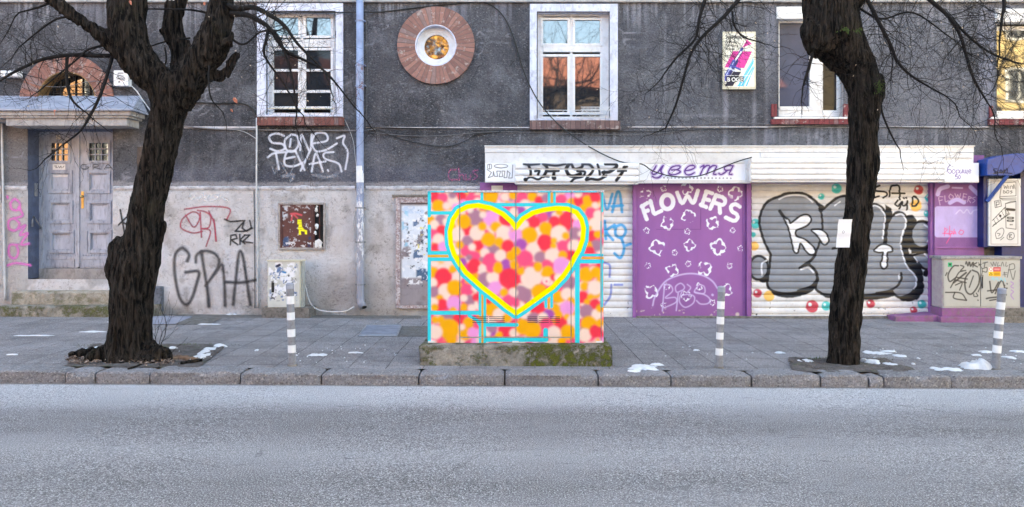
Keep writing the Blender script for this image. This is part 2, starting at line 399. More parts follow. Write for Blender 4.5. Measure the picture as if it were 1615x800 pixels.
# ================================================================== THE SETTING
def road_mat():
    n = NT('asphalt'); s = n.sep()
    y = n.math('ADD', s[1], n.math('MULTIPLY', n.math('SUBTRACT', n.noise(1.3, 9, .8, n.map((.35, 1, 1))), 0.5), .62))
    yy = n.math('DIVIDE', y, 8.0)
    # powdery dried salt along the kerb, darker worn wheel tracks
    band = n.ramp(yy, [(0.0, C(130, 126, 127)), (0.50, C(141, 137, 138)), (0.60, C(119, 115, 116)), (0.68, C(155, 151, 153)), (0.76, C(117, 112, 114)), (0.82, C(125, 121, 123)), (0.875, C(186, 184, 190)), (0.95, C(208, 207, 212))])
    g = n.noise(95, 4, 0.8); g2 = n.noise(30, 4, 0.75)
    c = n.mix(n.ramp(g, [(0.40, 1.0), (0.51, 0.0)]), band, C(72, 70, 72))
    c = n.mix(n.ramp(g, [(0.535, 0.0), (0.63, 0.85)]), c, C(228, 225, 226))
    c = n.mix(n.math('MULTIPLY', n.ramp(g2, [(0.35, 1.0), (0.5, 0.0)]), 0.22), c, C(92, 90, 98))
    c = n.mix(n.math('MULTIPLY', n.ramp(n.noise(1.1, 6, 0.7, n.map((0.35, 1.6, 1))), [(0.42, 0.0), (0.66, 1.0)]), 0.35), c, C(160, 158, 162))
    pits = n.ramp(n.noise(3.2, 5, 0.6, n.map((1.1, 9, 1))), [(0.665, 0.0), (0.68, 1.0)])
    c = n.mix(n.math('MULTIPLY', pits, 0.6), c, C(75, 73, 80))
    pale = n.ramp(n.noise(1.6, 8, 0.75, n.map((0.6, 3.0, 1), (5, 2, 0))), [(0.64, 0.0), (0.70, 1.0)])
    c = n.mix(n.math('MULTIPLY', pale, 0.4), c, C(205, 205, 220))
    gut = n.ramp(n.math('ADD', n.math('DIVIDE', s[1], 8.0), n.math('MULTIPLY', n.math('SUBTRACT', n.noise(7, 6, .75), .5), .012)), [(.952, 0.), (.959, 1.)])
    ck = n.voro(.55, n.map((1, 1.6, 0)), 'DISTANCE_TO_EDGE'); ck2 = n.math('ADD', ck, n.math('MULTIPLY', n.math('SUBTRACT', n.noise(6, 8, .75), .5), .10)); crk = n.math('MULTIPLY', n.ramp(n.math('ABSOLUTE', ck2), [(.0, 1.), (.006, 0.)]), n.ramp(n.noise(.7, 4), [(.52, 0.), (.6, .6)]))
    c = n.mix(crk, c, C(84, 82, 86))
    c = n.mix(n.math('MULTIPLY', gut, .8), c, C(96, 84, 80))
    n.color(c); n.rough(0.9); n.spec(0.3)
    n.bump(n.math('ADD', n.noise(90, 3, 0.7), n.math('MULTIPLY', n.noise(40, 3), 0.8)), 0.016, 1.0)
    return n.m
M['asphalt'] = road_mat()
def pave_mat():
    n = NT('paving_slabs'); br = n.t.nodes.new('ShaderNodeTexBrick')
    br.offset = 0.0; br.inputs['Scale'].default_value = 1.0; br.inputs['Brick Width'].default_value = 0.42; br.inputs['Row Height'].default_value = 0.52
    br.inputs['Mortar Size'].default_value = 0.007; br.inputs['Mortar Smooth'].default_value = 0.3; br.inputs['Bias'].default_value = 0
    br.inputs['Color1'].default_value = (0, 0, 0, 1); br.inputs['Color2'].default_value = (1, 1, 1, 1); br.inputs['Mortar'].default_value = (0.5, 0.5, 0.5, 1)
    w = n.t.nodes.new('ShaderNodeVectorMath'); w.operation = 'ADD'
    nz = n.t.nodes.new('ShaderNodeTexNoise'); nz.inputs['Scale'].default_value = 0.9; n.L(n.pos, nz.inputs['Vector'])
    sc_ = n.t.nodes.new('ShaderNodeVectorMath'); sc_.operation = 'SCALE'; sc_.inputs['Scale'].default_value = 0.06; n.L(nz.outputs['Color'], sc_.inputs[0])
    n.L(n.map((1, 1, 0), (0.13, 0.15, 0)), w.inputs[0]); n.L(sc_.outputs[0], w.inputs[1]); n.L(w.outputs[0], br.inputs['Vector'])
    mortar = br.outputs['Fac']
    c = n.mix(br.outputs['Color'], C(116, 111, 112), C(140, 135, 136))
    c = n.mix(n.ramp(n.noise(1.4, 7, 0.72, n.map((0.6, 1.2, 1))), [(0.36, 0.0), (0.66, 0.9)]), c, C(156, 151, 153))
    c = n.mix(n.math('MULTIPLY', n.ramp(n.noise(2.7, 8, 0.75, n.map((1, 1, 1), (3, 8, 0))), [(0.5, 0.0), (0.62, 1.0)]), 0.45), c, C(104, 103, 106))
    c = n.mix(n.ramp(n.noise(60, 4, 0.75), [(0.38, 0.9), (0.5, 0.0)]), c, C(76, 73, 76))
    c = n.mix(n.ramp(n.noise(46, 3, 0.6), [(0.64, 0.0), (0.70, 0.8)]), c, C(214, 212, 216))
    c = n.mix(n.math('MULTIPLY', mortar, n.ramp(n.noise(3, 4), [(0.35, 0.1), (0.6, 0.85)])), c, C(50, 48, 50))
    n.color(c); n.rough(0.88); n.spec(0.3)
    h = n.math('SUBTRACT', n.math('MULTIPLY', n.noise(110, 4, 0.7), 0.35), n.math('MULTIPLY', mortar, 1.0))
    h = n.math('ADD', h, n.math('MULTIPLY', n.noise(2.0, 3), 1.5))
    n.bump(h, 0.012, 0.8); return n.m
M['paving'] = pave_mat()
def kerb_mat():
    n = NT('kerb_stone'); s = n.sep()
    c = n.mix(n.ramp(n.noise(3.0, 7, 0.7), [(0.35, 0.0), (0.65, 1.0)]), C(122, 120, 124), C(150, 148, 154))
    c = n.mix(n.math('MULTIPLY', n.ramp(n.noise(6, 8, 0.75, n.map((1, 1, 2))), [(0.5, 0.0), (0.66, 1.0)]), 0.45), c, C(92, 88, 86))
    c = n.mix(n.ramp(n.noise(55, 4, 0.75), [(0.36, 0.8), (0.5, 0.0)]), c, C(66, 64, 64))
    c = n.mix(n.ramp(n.noise(40, 3, 0.7, n.map((1, 1, 1), (2, 2, 2))), [(0.56, 0.0), (0.66, 0.7)]), c, C(188, 182, 178))
    n.color(c); n.rough(0.92); n.bump(n.math('ADD', n.noise(70, 5, 0.7), n.noise(18, 4, 0.6)), 0.02, 0.9); return n.m
M['kerb'] = kerb_mat()
def soil_mat():
    n = NT('soil')
    c = n.mix(n.ramp(n.noise(7, 8, 0.75), [(0.4, 0.0), (0.62, 1.0)]), C(72, 64, 62), C(112, 105, 104))
    c = n.mix(n.ramp(n.noise(90, 4, 0.7), [(0.55, 0.0), (0.7, 0.8)]), c, C(160, 150, 145))
    c = n.mix(n.ramp(n.noise(5, 6, 0.7, n.map((1, 1, 1), (7, 3, 1))), [(0.55, 0.0), (0.66, 0.7)]), c, C(84, 92, 66))
    n.color(c); n.rough(0.95); n.bump(n.noise(45, 6, 0.75), 0.03); return n.m
M['soil'] = soil_mat()
def snow_mat():
    n = NT('snow'); n.color(n.mix(n.noise(30, 4), (0.78, 0.79, 0.82), (0.55, 0.56, 0.60))); n.rough(0.6); n.bump(n.noise(60, 4), 0.01)
    n.b.inputs['Subsurface Weight'].default_value = 0.0; return n.m
M['snow'] = snow_mat()

def sheet(name, mat, x0, x1, y0, y1, dz, kind='structure', label=None, n=1, m=1, fn=None):
    mb = MB(); vs = []; fs = []
    for j in range(m + 1):
        for i in range(n + 1):
            x = x0 + (x1 - x0) * i / n; y = y0 + (y1 - y0) * j / m
            vs.append((x, y, G(x) + dz + (fn(x, y) if fn else 0)))
    for j in range(m):
        for i in range(n): a = j * (n + 1) + i; fs.append((a, a + 1, a + n + 2, a + n + 1))
    mb.add(vs, fs); return struct(mb.build(name, mat), kind, label)
KY0, KY1 = 7.69, 7.97        # kerb: street face and back edge
sheet('ground', M['concrete'], -300, 300, -300, 300, -0.6)
sheet('road', M['asphalt'], -60, 60, -6.2, KY0 + 0.02, -0.125)
sheet('pavement', M['paving'], -60, 60, KY1 - 0.02, 13.2, 0.0)
sheet('opposite_pavement', M['paving'], -60, 60, -9.5, -6.2, 0.0)

# kerb: rough stones laid end to end, each with its own wear
rnd = random.Random(5)
kj = [-1600, -1400, -1220, -1020, -840, -690, -520, -380, -240, -130, -28, 101, 148, 234, 378, 506, 660, 796, 944, 1059, 1187, 1296, 1371, 1395, 1502, 1640, 1760, 1900, 2060, 2200, 2380, 2550, 2700]
mb = MB(); NS = 22
prof = [(0.0, -0.16), (0.0, -0.06), (0.0, -0.018), (0.012, -0.003), (0.045, 0.0), (0.15, 0.002), (0.29, 0.0), (0.29, -0.16)]
for a, b in zip(kj[:-1], kj[1:]):
    xa, xb = X(a, KY0) + 0.008, X(b, KY0) - 0.008
    dz = rnd.uniform(0.0, 0.012); dy = rnd.uniform(-0.012, 0.012); sd_ = rnd.random() * 50
    ns = max(3, int((xb - xa) / 0.035)); vs = []; fs = []
    for i in range(ns + 1):
        x = xa + (xb - xa) * i / ns
        e = min(i, ns - i) / 1.5; sh = max(0, 1 - e) * 0.022
        for k, (py_, pz_) in enumerate(prof):
            nn = mnoise.noise(Vector((x * 5 + sd_, k * 0.7, 1.0))) * 0.012 + mnoise.noise(Vector((x * 22 + sd_, k * 1.7, 4.0))) * 0.005
            chip = max(0, mnoise.noise(Vector((x * 3.1 + sd_, 9, 9))) - 0.28) * 0.10 if k in (2, 3, 4) else 0
            vs.append((x, KY0 + dy + py_ + (sh + nn + chip if k < 4 else 0), G(x) + pz_ + dz - (sh + chip * 0.7 + nn * 0.4 if 1 < k < 7 else 0)))
    m_ = len(prof)
    for i in range(ns):
        for k in range(m_ - 1): fs.append((i * m_ + k, (i + 1) * m_ + k, (i + 1) * m_ + k + 1, i * m_ + k + 1))
    fs.append(tuple(range(m_))); fs.append(tuple(ns * m_ + k for k in range(m_))[::-1]); mb.add(vs, fs)
kb = struct(mb.build('kerb', M['kerb']))
kb2 = MB()
for i in range(24): kb2.box(-36 + i * 3, -36 + i * 3 + 2.98, -6.35, -6.2, -0.2, 0.02 + 0.005 * (36 - i * 3) - 0.02)
struct(kb2.build('opposite_kerb', M['kerb'], bevel=0.015))

# tree pits: trodden soil in the paving
def pit(px, seed):
    pts = [ground(a, b) for a, b in px]; me_pts = []
    q = [(p.x, p.y) for p in pts]
    xs = [a for a, _ in q]; ys = [b for _, b in q]; x0, x1, y0, y1 = min(xs), max(xs), min(ys), max(ys)
    def inside(x, y):
        r = False
        for i in range(len(q)):
            (xa, ya), (xb, yb) = q[i], q[(i + 1) % len(q)]
            if (ya > y) != (yb > y) and x < (xb - xa) * (y - ya) / (yb - ya) + xa: r = not r
        return r
    n = int((x1 - x0) / 0.03); m = int((y1 - y0) / 0.03); vs = []; idx = {}; fs = []
    for j in range(m + 1):
        for i in range(n + 1):
            x = x0 + i * 0.03; y = y0 + j * 0.03
            vs.append((x, y, G(x) + 0.006 + 0.02 * max(-0.1, mnoise.noise(Vector((x * 4, y * 4, seed))) + 0.3) + 0.012 * max(0, mnoise.noise(Vector((x * 17, y * 17, seed))))))
    for j in range(m):
        for i in range(n):
            if inside(x0 + (i + .5) * 0.03, y0 + (j + .5) * 0.03):
                a = j * (n + 1) + i; fs.append((a, a + 1, a + n + 2, a + n + 1))
    return MB().add(vs, fs).build('tree_pit', M['soil'], smooth=True)
struct(pit([(148, 543), (357, 546), (314, 581), (100, 580)], 3), 'structure', 'bare soil pit round the left tree')
struct(pit([(1243, 566), (1398, 567), (1452, 588), (1250, 589)], 8), 'structure', 'bare soil pit round the right tree')

# gravelly repair strips and worn patches beside the wall
def patch(name, px, mat, dz=0.004):
    pts = [ground(a, b) for a, b in px]
    return MB().add([(p.x, p.y, G(p.x) + dz) for p in pts], [tuple(range(len(px)))]).build(name, mat)
M['gravel'] = pm('rough_concrete', C(128, 124, 122), C(96, 92, 88), 14, 0.95, 0.025, 45, dirt=0.7, dirtc=C(70, 70, 58))
M['slab_pale'] = pm('pale_slab', C(150, 151, 164), C(132, 133, 146), 5, 0.8, 0.004, 80, dirt=0.3, dirtc=C(90, 90, 96))
struct(patch('repair_strip', [(302, 501), (500, 502), (665, 503), (662, 496.5), (240, 493)], M['gravel']))
struct(patch('repair_strip', [(262, 512), (330, 512), (352, 502.5), (306, 501)], M['gravel'], 0.008))
struct(patch('pale_slab', [(232, 512.5), (276, 512), (304, 500), (240, 499.5)], M['slab_pale'], 0.01))
struct(patch('repair_strip', [(626, 531), (700, 531), (700, 514), (634, 515)], M['gravel']))

# snow left in patches
rnd = random.Random(11)
mb = MB()
def snow(px, py, wpx, hpx, h=0.012, n=30, seed=0):
    c = ground(px, py); wpx *= .85; h *= 1.25; s = F / c.y; rx = wpx / s / 2; ry = max(0.012, hpx / s / 2 * c.y / CZ * 0.95)
    rings = 5; vs = [(c.x, c.y, G(c.x) + h + 0.006)]; fs = []
    for r in range(1, rings + 1):
        for i in range(n):
            a = 2 * math.pi * i / n; k = r / rings
            q = 1 + 0.75 * mnoise.noise(Vector((math.cos(a) * 1.6 + seed * 3.1, math.sin(a) * 1.6, seed))) + 0.45 * mnoise.noise(Vector((math.cos(a) * 5, math.sin(a) * 5 + seed, 2.0)))
            x = c.x + rx * k * q * math.cos(a); y = c.y + ry * k * q * math.sin(a)
            hh = h * (1 - k ** 3) * (1 + 0.9 * mnoise.noise(Vector((x * 9, y * 9, seed)))) if r < rings else -0.004
            vs.append((x, y, G(x) + 0.006 + hh))
    for i in range(n): fs.append((0, 1 + i, 1 + (i + 1) % n))
    for r in range(rings - 1):
        for i in range(n):
            a = 1 + r * n + i; b = 1 + r * n + (i + 1) % n; fs.append((a, a + n, b + n, b))
    mb.add(vs, fs)
for k, a in enumerate([(145, 552, 22, 6, .02), (150, 558, 18, 4, .015), (318, 563, 26, 8, .03), (330, 552, 22, 6, .02), (346, 547, 26, 5, .02), (300, 572, 8, 4, .03), (272, 551, 14, 3, .02), (322, 557, 18, 5, .02),
                       (500, 560.5, 40, 3, .012), (464, 561, 12, 2, .01), (392, 493, 24, 5, .04), (405, 489, 12, 6, .06), (368, 496, 22, 3, .02), (548, 491, 26, 6, .05), (565, 492, 30, 3, .02), (452, 498, 40, 2, .01), (530, 494, 22, 3, .02),
                       (1013, 581, 52, 9, .02), (1035, 576, 18, 3, .015), (1000, 586, 26, 3, .01), (1098, 553, 12, 2, .008), (1540, 580, 50, 8, .06), (1500, 585, 50, 4, .02), (1475, 582, 14, 3, .015), (1376, 573, 34, 6, .03), (1405, 577, 28, 5, .02), (1362, 571, 12, 5, .02), (1272, 570, 16, 4, .02), (1260, 571, 10, 3, .02),
                       (1385, 558, 44, 4, .012), (1420, 562, 24, 3, .01), (1402, 555, 22, 2, .01), (1370, 556, 18, 2, .01), (1555, 556, 24, 3, .012), (1590, 564, 20, 2, .01), (1605, 555, 24, 3, .01), (1593, 565, 12, 3, .01), (1440, 575, 6, 2, .01), (1448, 566, 5, 1.5, .008), (1540, 561, 16, 2, .008),
                       (180, 508, 20, 2, .01), (145, 524, 50, 1.6, .008), (50, 530, 60, 1.5, .008), (20, 560, 20, 1.5, .008), (330, 512, 40, 1.2, .006), (560, 557, 24, 1.5, .008), (405, 553, 8, 2, .01), (1230, 557, 16, 2, .01)]):
    snow(*a, seed=k * 1.37)
for k in range(70):      # crumbs
    px = rnd.choice([rnd.uniform(230, 360), rnd.uniform(460, 640), rnd.uniform(980, 1250), rnd.uniform(1360, 1610)]); py = rnd.uniform(545, 576)
    snow(px, py, rnd.uniform(1, 3.2), rnd.uniform(.3, .6), .004, 7, seed=k * 2.3)
struct(mb.build('snow', M['snow'], smooth=True), 'stuff')

# ================================================================== THE HOUSE
house = thing('apartment_house', 'old dark grey plastered house with peeling walls, round window and arched doorway', 'building', (0, YF, 0))
DK = C(91, 91, 97); LT = C(238, 236, 240)
HOLES = [(421, 528, 20, 183), (848, 960, 20, 188), (1228, 1330, 12, 185), (1571, 1690, 14, 187), (652, 724, 37, 109), (58, 155, 110, 158), (43, 178, 204, 440)]
cv = Canvas(-80, 1690, -80, 300, 2.0, DK)
nz = cv.noise(160, 3, 4); nz2 = cv.noise(40, 5, 4); nz3 = cv.noise(14, 9, 4, 0.5, 2.5)
cv.c *= (0.62 + 0.75 * nz[..., None]) * (0.86 + .28 * cv.noise(18, 44, 4)[..., None])
def zone(x0, x1, y0, y1, c, soft=8, op=1.0):
    m = np.clip((cv.X - x0) / soft, 0, 1) * np.clip((x1 - cv.X) / soft, 0, 1) * np.clip((cv.Y + nz2 * 10 - y0) / soft, 0, 1) * np.clip((y1 - cv.Y - nz2 * 6) / soft, 0, 1)
    cv.blend(m * op, c)
zone(960, 1700, -90, 310, C(108, 110, 119), 60, 0.75)
zone(1330, 1560, 0, 232, C(128, 130, 140), 40, 0.7)
zone(1205, 1226, -90, 232, C(140, 142, 156), 5, 0.7); zone(1540, 1570, -90, 200, C(150, 152, 168), 5, 0.75)
zone(-90, 770, 262, 310, C(112, 114, 130), 14, 0.75); zone(-90, 45, 172, 310, C(146, 143, 144), 4, 0.8); zone(178, 236, 196, 300, C(122, 122, 126), 6, 0.6)
zone(-90, 400, -90, 30, C(120, 121, 134), 25, 0.35); zone(-90, 1700, -6, 6, C(140, 138, 142), 3, 0.8)
zone(1000, 1560, 196, 204, C(135, 136, 148), 3, 0.5); zone(0, 42, 180, 186, C(140, 135, 130), 3, 0.4)
st = np.clip((cv.noise(9, 21, 3, 1, 22) - 0.62) * 9, 0, 1)
cv.blend(st * np.clip((60 - cv.Y) / 70, 0, 1) * 0.75, C(168, 168, 182))
cv.blend(np.clip((cv.noise(7, 31, 3, 1, 14) - 0.6) * 8, 0, 1) * np.clip((cv.Y - 200) / 10, 0, 1) * np.clip((cv.X - 1180) / 20, 0, 1) * 0.6, C(176, 174, 184))
for x_, y_a, y_b, w_, o_ in [(1144, 141, 232, 7, .75), (1189, 141, 205, 5, .6), (1048, 20, 190, 3, .4), (1208, 80, 230, 4, .45), (1105, 182, 184, 2, .4), (1295, 200, 228, 5, .5), (1275, 200, 226, 3, .5), (1310, 200, 228, 3, .4), (1250, 200, 212, 3, .4), (905, 0, 14, 4, .4)]:
    cv.stroke([(x_, y_a), (x_ + 1, (y_a + y_b) / 2), (x_ - 1, y_b)], w_, C(178, 178, 192), 4, o_)
cv.stroke([(1062, 182), (1160, 183)], 4, C(160, 160, 172), 3, .5)
for k in range(9):
    r_ = random.Random(k); x_ = r_.uniform(560, 1120); y_ = r_.uniform(90, 190)
    cv.stroke([(x_, y_), (x_ + r_.uniform(5, 14), y_ - r_.uniform(2, 5)), (x_ + r_.uniform(18, 34), y_ - r_.uniform(3, 13))], 1.2, C(150, 150, 162), 2.5, .3, rag=3)
# scratches, drips and worn patches of the old render
for sc_, sd1, th, c_, op_ in ((70, 71, .010, C(176, 176, 186), .75), (34, 72, .016, C(160, 160, 170), .6), (90, 73, .006, C(30, 30, 34), .8)):
    n1 = cv.noise(sc_, sd1, 4, 1.6, .8); mk = np.clip((cv.noise(110, sd1 + 5, 3) - .52) * 10, 0, 1); cv.blend(np.clip((th - np.abs(n1 - .5)) / th, 0, 1) * mk * op_, c_)
cv.blend(np.clip((cv.noise(60, 81, 4) - .56) * 7, 0, 1) * .45, C(128, 128, 138)); cv.blend(np.clip((cv.noise(85, 82, 4) - .55) * 6, 0, 1) * .5, C(64, 64, 69))
drip = np.clip((cv.noise(5, 91, 3, 1, 30) - .56) * 9, 0, 1)
for x0_, x1_, y0_, y1_ in ((-80, 420, 2, 70), (960, 1230, 2, 60), (1390, 1560, 2, 90), (835, 980, 205, 232), (1217, 1340, 197, 232), (405, 545, 200, 214), (560, 760, 4, 40)):
    f_ = np.clip((cv.X - x0_) / 10, 0, 1) * np.clip((x1_ - cv.X) / 10, 0, 1) * np.clip((cv.Y - y0_) / 3, 0, 1) * np.clip((y1_ - cv.Y) / (y1_ - y0_), 0, 1); cv.blend(drip * f_ * .8, C(176, 177, 188))
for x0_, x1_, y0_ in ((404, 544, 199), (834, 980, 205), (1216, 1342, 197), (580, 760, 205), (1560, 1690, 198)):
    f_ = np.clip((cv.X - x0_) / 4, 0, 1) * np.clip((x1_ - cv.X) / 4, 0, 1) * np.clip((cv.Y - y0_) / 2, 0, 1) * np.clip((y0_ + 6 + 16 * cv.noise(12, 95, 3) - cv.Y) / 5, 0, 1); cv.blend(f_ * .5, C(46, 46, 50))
e_ = 290 - 7 * cv.noise(22, 97, 4); cv.blend(np.clip((cv.Y - e_) / 1.5, 0, 1) * np.clip((770 - cv.X) / 5, 0, 1) * .85, C(176, 172, 176))
cv.mesh('wall', M['plaster'], YF, house, holes=HOLES, label='dark grey roughcast plaster wall of the upper storey')
for (a, b, c_, d) in [(-1200, -80, -1230, 300), (1690, 2900, -1230, 300), (-80, 1690, -1230, -80)]:
    Canvas(a, b, c_, d, 40, C(92, 92, 103)).mesh('wall', M['plaster'], YF, house)
YL = YF - 0.02; M['ledge'] = pm('ledge_render', C(206, 203, 208), C(150, 146, 148), 5, .9, .01, 50, dirt=.6, dirtc=C(110, 108, 110))
cv = Canvas(-80, 760, 297, 520, 2.0, LT)
nz2 = cv.noise(40, 5, 4); nz = cv.noise(120, 6)
cv.c *= np.minimum(1.05, 0.88 + 0.3 * nz[..., None])
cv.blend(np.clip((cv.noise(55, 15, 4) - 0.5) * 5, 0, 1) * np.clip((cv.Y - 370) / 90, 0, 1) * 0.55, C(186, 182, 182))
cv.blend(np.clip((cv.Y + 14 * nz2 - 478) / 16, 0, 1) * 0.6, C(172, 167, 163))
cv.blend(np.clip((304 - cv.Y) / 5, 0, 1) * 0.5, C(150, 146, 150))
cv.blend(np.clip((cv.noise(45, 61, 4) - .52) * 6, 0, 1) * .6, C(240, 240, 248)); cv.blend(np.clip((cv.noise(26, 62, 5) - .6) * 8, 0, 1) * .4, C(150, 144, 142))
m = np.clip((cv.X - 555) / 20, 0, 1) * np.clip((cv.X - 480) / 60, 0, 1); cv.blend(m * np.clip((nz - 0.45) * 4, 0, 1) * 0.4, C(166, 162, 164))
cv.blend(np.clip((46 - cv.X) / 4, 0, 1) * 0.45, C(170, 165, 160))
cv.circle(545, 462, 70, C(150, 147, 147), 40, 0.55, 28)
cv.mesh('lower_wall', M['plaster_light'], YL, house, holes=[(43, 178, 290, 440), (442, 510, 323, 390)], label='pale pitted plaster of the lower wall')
Canvas(-1200, -80, 297, 560, 40, LT).mesh('lower_wall', M['plaster_light'], YL, house)
Canvas(1540, 2900, 297, 560, 40, C(150, 146, 150)).mesh('lower_wall', M['plaster_light'], YL, house)
mb = MB(); mb.box(X(-1200, YF), X(2900, YF), 13.25, 24, -0.4, 19.0)
mb.box(X(-1200, YF), X(-1190, YF), YF + 0.01, 13.25, -0.4, 18.99); mb.box(X(2890, YF), X(2900, YF), YF + 0.01, 13.25, -0.4, 18.99)
mb.box(X(-1200, YF) - 0.2, X(2900, YF) + 0.2, YF - 0.5, 24.2, 19.0, 19.3)
mb.build('rear_shade_block', M['concrete'], house)  # unseen bulk and roof of the house, added to cast the street's shade
# ledge between the two plasters and the string course at the top
mb = MB()
for a, b in ((-80, 42.5), (178.5, 560), (577, 757)):
    n_ = int((b - a) / 2.5); vs = []; fs = []
    for i in range(n_ + 1):
        px_ = a + (b - a) * i / n_; q1 = mnoise.noise(Vector((px_ * .045, 1, 1))) + .6 * mnoise.noise(Vector((px_ * .2, 4, 1))); q2 = mnoise.noise(Vector((px_ * .06, 7, 1))) + .6 * mnoise.noise(Vector((px_ * .23, 9, 1)))
        for py_, y_ in ((293.5 + 1.8 * q1, YF), (295 + 1.5 * q1, YF - .034), (298.5 + 1.4 * q2, YF - .034 + .008 * q1), (300.5 + 1.6 * q2, YL)): vs.append((X(px_, y_), y_, Z(py_, y_)))
    for i in range(n_):
        for k in range(3): fs.append((i * 4 + k, i * 4 + 4 + k, i * 4 + 5 + k, i * 4 + 1 + k))
    MB().add(vs, fs).build('ledge', M['ledge'], house, smooth=True)
mb = MB(); mb.pbox(-80, 1690, -4, 3, YF - 0.06, 0.07); mb.build('string_course', M['pale_stone'], house, bevel=0.01)
for a, b, c_, d_ in ((990, 1560, 199.5, 201.2), (577, 835, 200.5, 202), (290, 404, 199.5, 202.5)): MB().pbox(a, b, c_, d_, YF - 0.012, 0.02).build('moulding', M['ledge'], house)

# ---- windows
M['sill_brick'] = brick_mat('sill_brick', C(128, 80, 74), C(104, 62, 58), C(92, 70, 66), width=0.072)
M['sill_brick_brown'] = brick_mat('sill_brick_brown', C(122, 98, 96), C(98, 76, 76), C(70, 60, 60), width=0.085)
M['red_sill'] = brick_mat('red_painted_brick', C(126, 58, 64), C(106, 48, 54), C(80, 42, 44), width=0.085)
def frame_rect(mb, a, b, c, d, t, Y, dep):          # a rectangular frame: outer px a..b, c..d, bar width t
    mb.pbox(a, b, c, c + t, Y, dep); mb.pbox(a, b, d - t, d, Y, dep); mb.pbox(a, a + t, c + t, d - t, Y + 0.001, dep - 0.002); mb.pbox(b - t, b, c + t, d - t, Y + 0.001, dep - 0.002)
YW = YF + 0.14       # window plane
def casement(ox0, ox1, oy0, oy1, ix0, ix1, iy0, panes, tr0, tr1, mull, mgl, label, bars=(), sill=None, smat=None, glass=None, plmat='white_paint'):
    w = MB()
    k = YW / YF
    def q(x): return CX + (x - CX)      # pixels are read on the window plane itself
    w.pbox(ix0 - 6, ix1 + 6, iy0 - 3, iy0 + 8, YW, 0.06); w.pbox(ix0 - 6, ix1 + 6, oy1 - 6, oy1 + 3, YW, 0.06)
    w.pbox(ix0 - 6, panes[0][0], iy0 + 8, oy1 - 6, YW + .001, 0.058); w.pbox(panes[1][1], ix1 + 6, iy0 + 8, oy1 - 6, YW + .001, 0.058)
    w.pbox(panes[0][0], panes[1][1], tr0, tr1, YW - 0.012, 0.06); w.pbox(mull[0], mull[1], iy0 + 8, tr0, YW + .002, 0.055); w.pbox(mull[0], mull[1], tr1, oy1 - 6, YW + .002, 0.055)
    o = w.build('window', M['white_metal'], house, bevel=0.004, label=label)
    fr = MB(); (u0, u1), (l0, l1) = (panes[0][2], panes[0][3]), (panes[0][4], panes[0][5])
    for (a, b, c, d, e, f) in panes:
        frame_rect(fr, a - 4, b + 4, c - 4, d + 4, 4, YW - 0.018, 0.05); frame_rect(fr, a - 4, b + 4, e - 4, f + 4, 4, YW - 0.018, 0.05)
        for z0, z1 in bars: fr.pbox(a, b, z0, z1, YW - 0.010, 0.035)
    fr.build('sash', M['white_metal'], o, bevel=0.004)
    for i, (a, b, c, d, e, f) in enumerate(panes):
        MB().pbox(a - .5, b + .5, c - .5, d + .5, YW + 0.015, 0.01).build('pane', M['glass'], o)
        MB().pbox(a - .5, b + .5, e - .5, f + .5, YW + 0.015, 0.01).build('pane', M[glass or 'glass'], o)
    s = MB(); YS = YF - 0.035
    s.pbox(ox0, ix0, oy0, oy1, YS, 0.24); s.pbox(ix1, ox1, oy0, oy1, YS, 0.24); s.pbox(ix0, ix1, oy0, iy0, YS, 0.24)
    s.pbox(ix0, ix1, oy1 - 3, oy1, YS + .002, 0.235)
    s.build('surround', M[plmat], o, bevel=0.006)
    sl_ = MB(); sl_.pbox(sill[0], sill[1], sill[2], sill[3], YF - 0.085, 0.10); sl_.build('sill', M[smat], o, bevel=0.012)
    return o
M['surround'] = pm('surround_paint', C(222, 226, 242), C(186, 192, 214), 5, 0.7, 0.006, 60, (1, 1, 0.6), dirt=0.45, dirtc=C(128, 126, 140))
M['frame_old'] = M['white_paint']
w1 = casement(405, 541, 5, 184, 419, 529, 17, [(431.5, 470, 27.5, 56, 79.5, 168), (482.5, 521.5, 27.5, 56, 79.5, 168)], 62, 74, (474, 479), None,
         'tall white window above the spray painted tag, branches hanging before it', [(109, 113), (142, 146.5)], (405, 542, 185, 198), 'sill_brick', 'glass_dark', 'surround')
MB().tube([P(414, 171, YF + 0.02), P(529, 171.5, YF + 0.02)], 0.011, 6).build('rod', M['cream'], w1)
w2 = casement(835.6, 974.5, 6, 190, 846.5, 962, 18, [(856.5, 895, 31.7, 68.5, 89.5, 177), (907, 946.5, 31.7, 68.5, 89.5, 177)], 72, 82, (899, 903), None,
         'tall white window above the white shop fascia, wire basket at its foot', [], (835.6, 978.5, 190, 204), 'sill_brick_brown', None, 'surround')
# low wire guard and basket of the second window
mb = MB(); YG = YF - 0.02
for y_ in (174, 186.5): mb.tube([P(853, y_, YG), P(965, y_, YG)], 0.006, 5)
for x0_ in (855, 885, 915):
    mb.tube([P(x0_ + 26 * i / 12, 180 - 6 * math.sin(math.pi * 2 * i / 12), YG) for i in range(13)], 0.004, 4)
mb.build('window_guard', M['white_metal'], w2, smooth=True)
mb = MB(); YG = YF - 0.10
for i in range(22): x_ = 918 + 44 * i / 21; mb.tube([P(x_, 169, YG), P(x_ + 0.5, 185, YG)], 0.0035, 4)
for y_ in (169, 173, 185): mb.tube([P(916, y_, YG), P(964, y_, YG), P(964, y_, YG + 0.16), P(916, y_, YG + 0.16), P(916, y_, YG)], 0.005, 4)
bk = mb.build('wire_basket', M['white_metal'], smooth=True); tag(bk, 'small white wire basket standing on the brown brick sill of the middle window', 'basket')

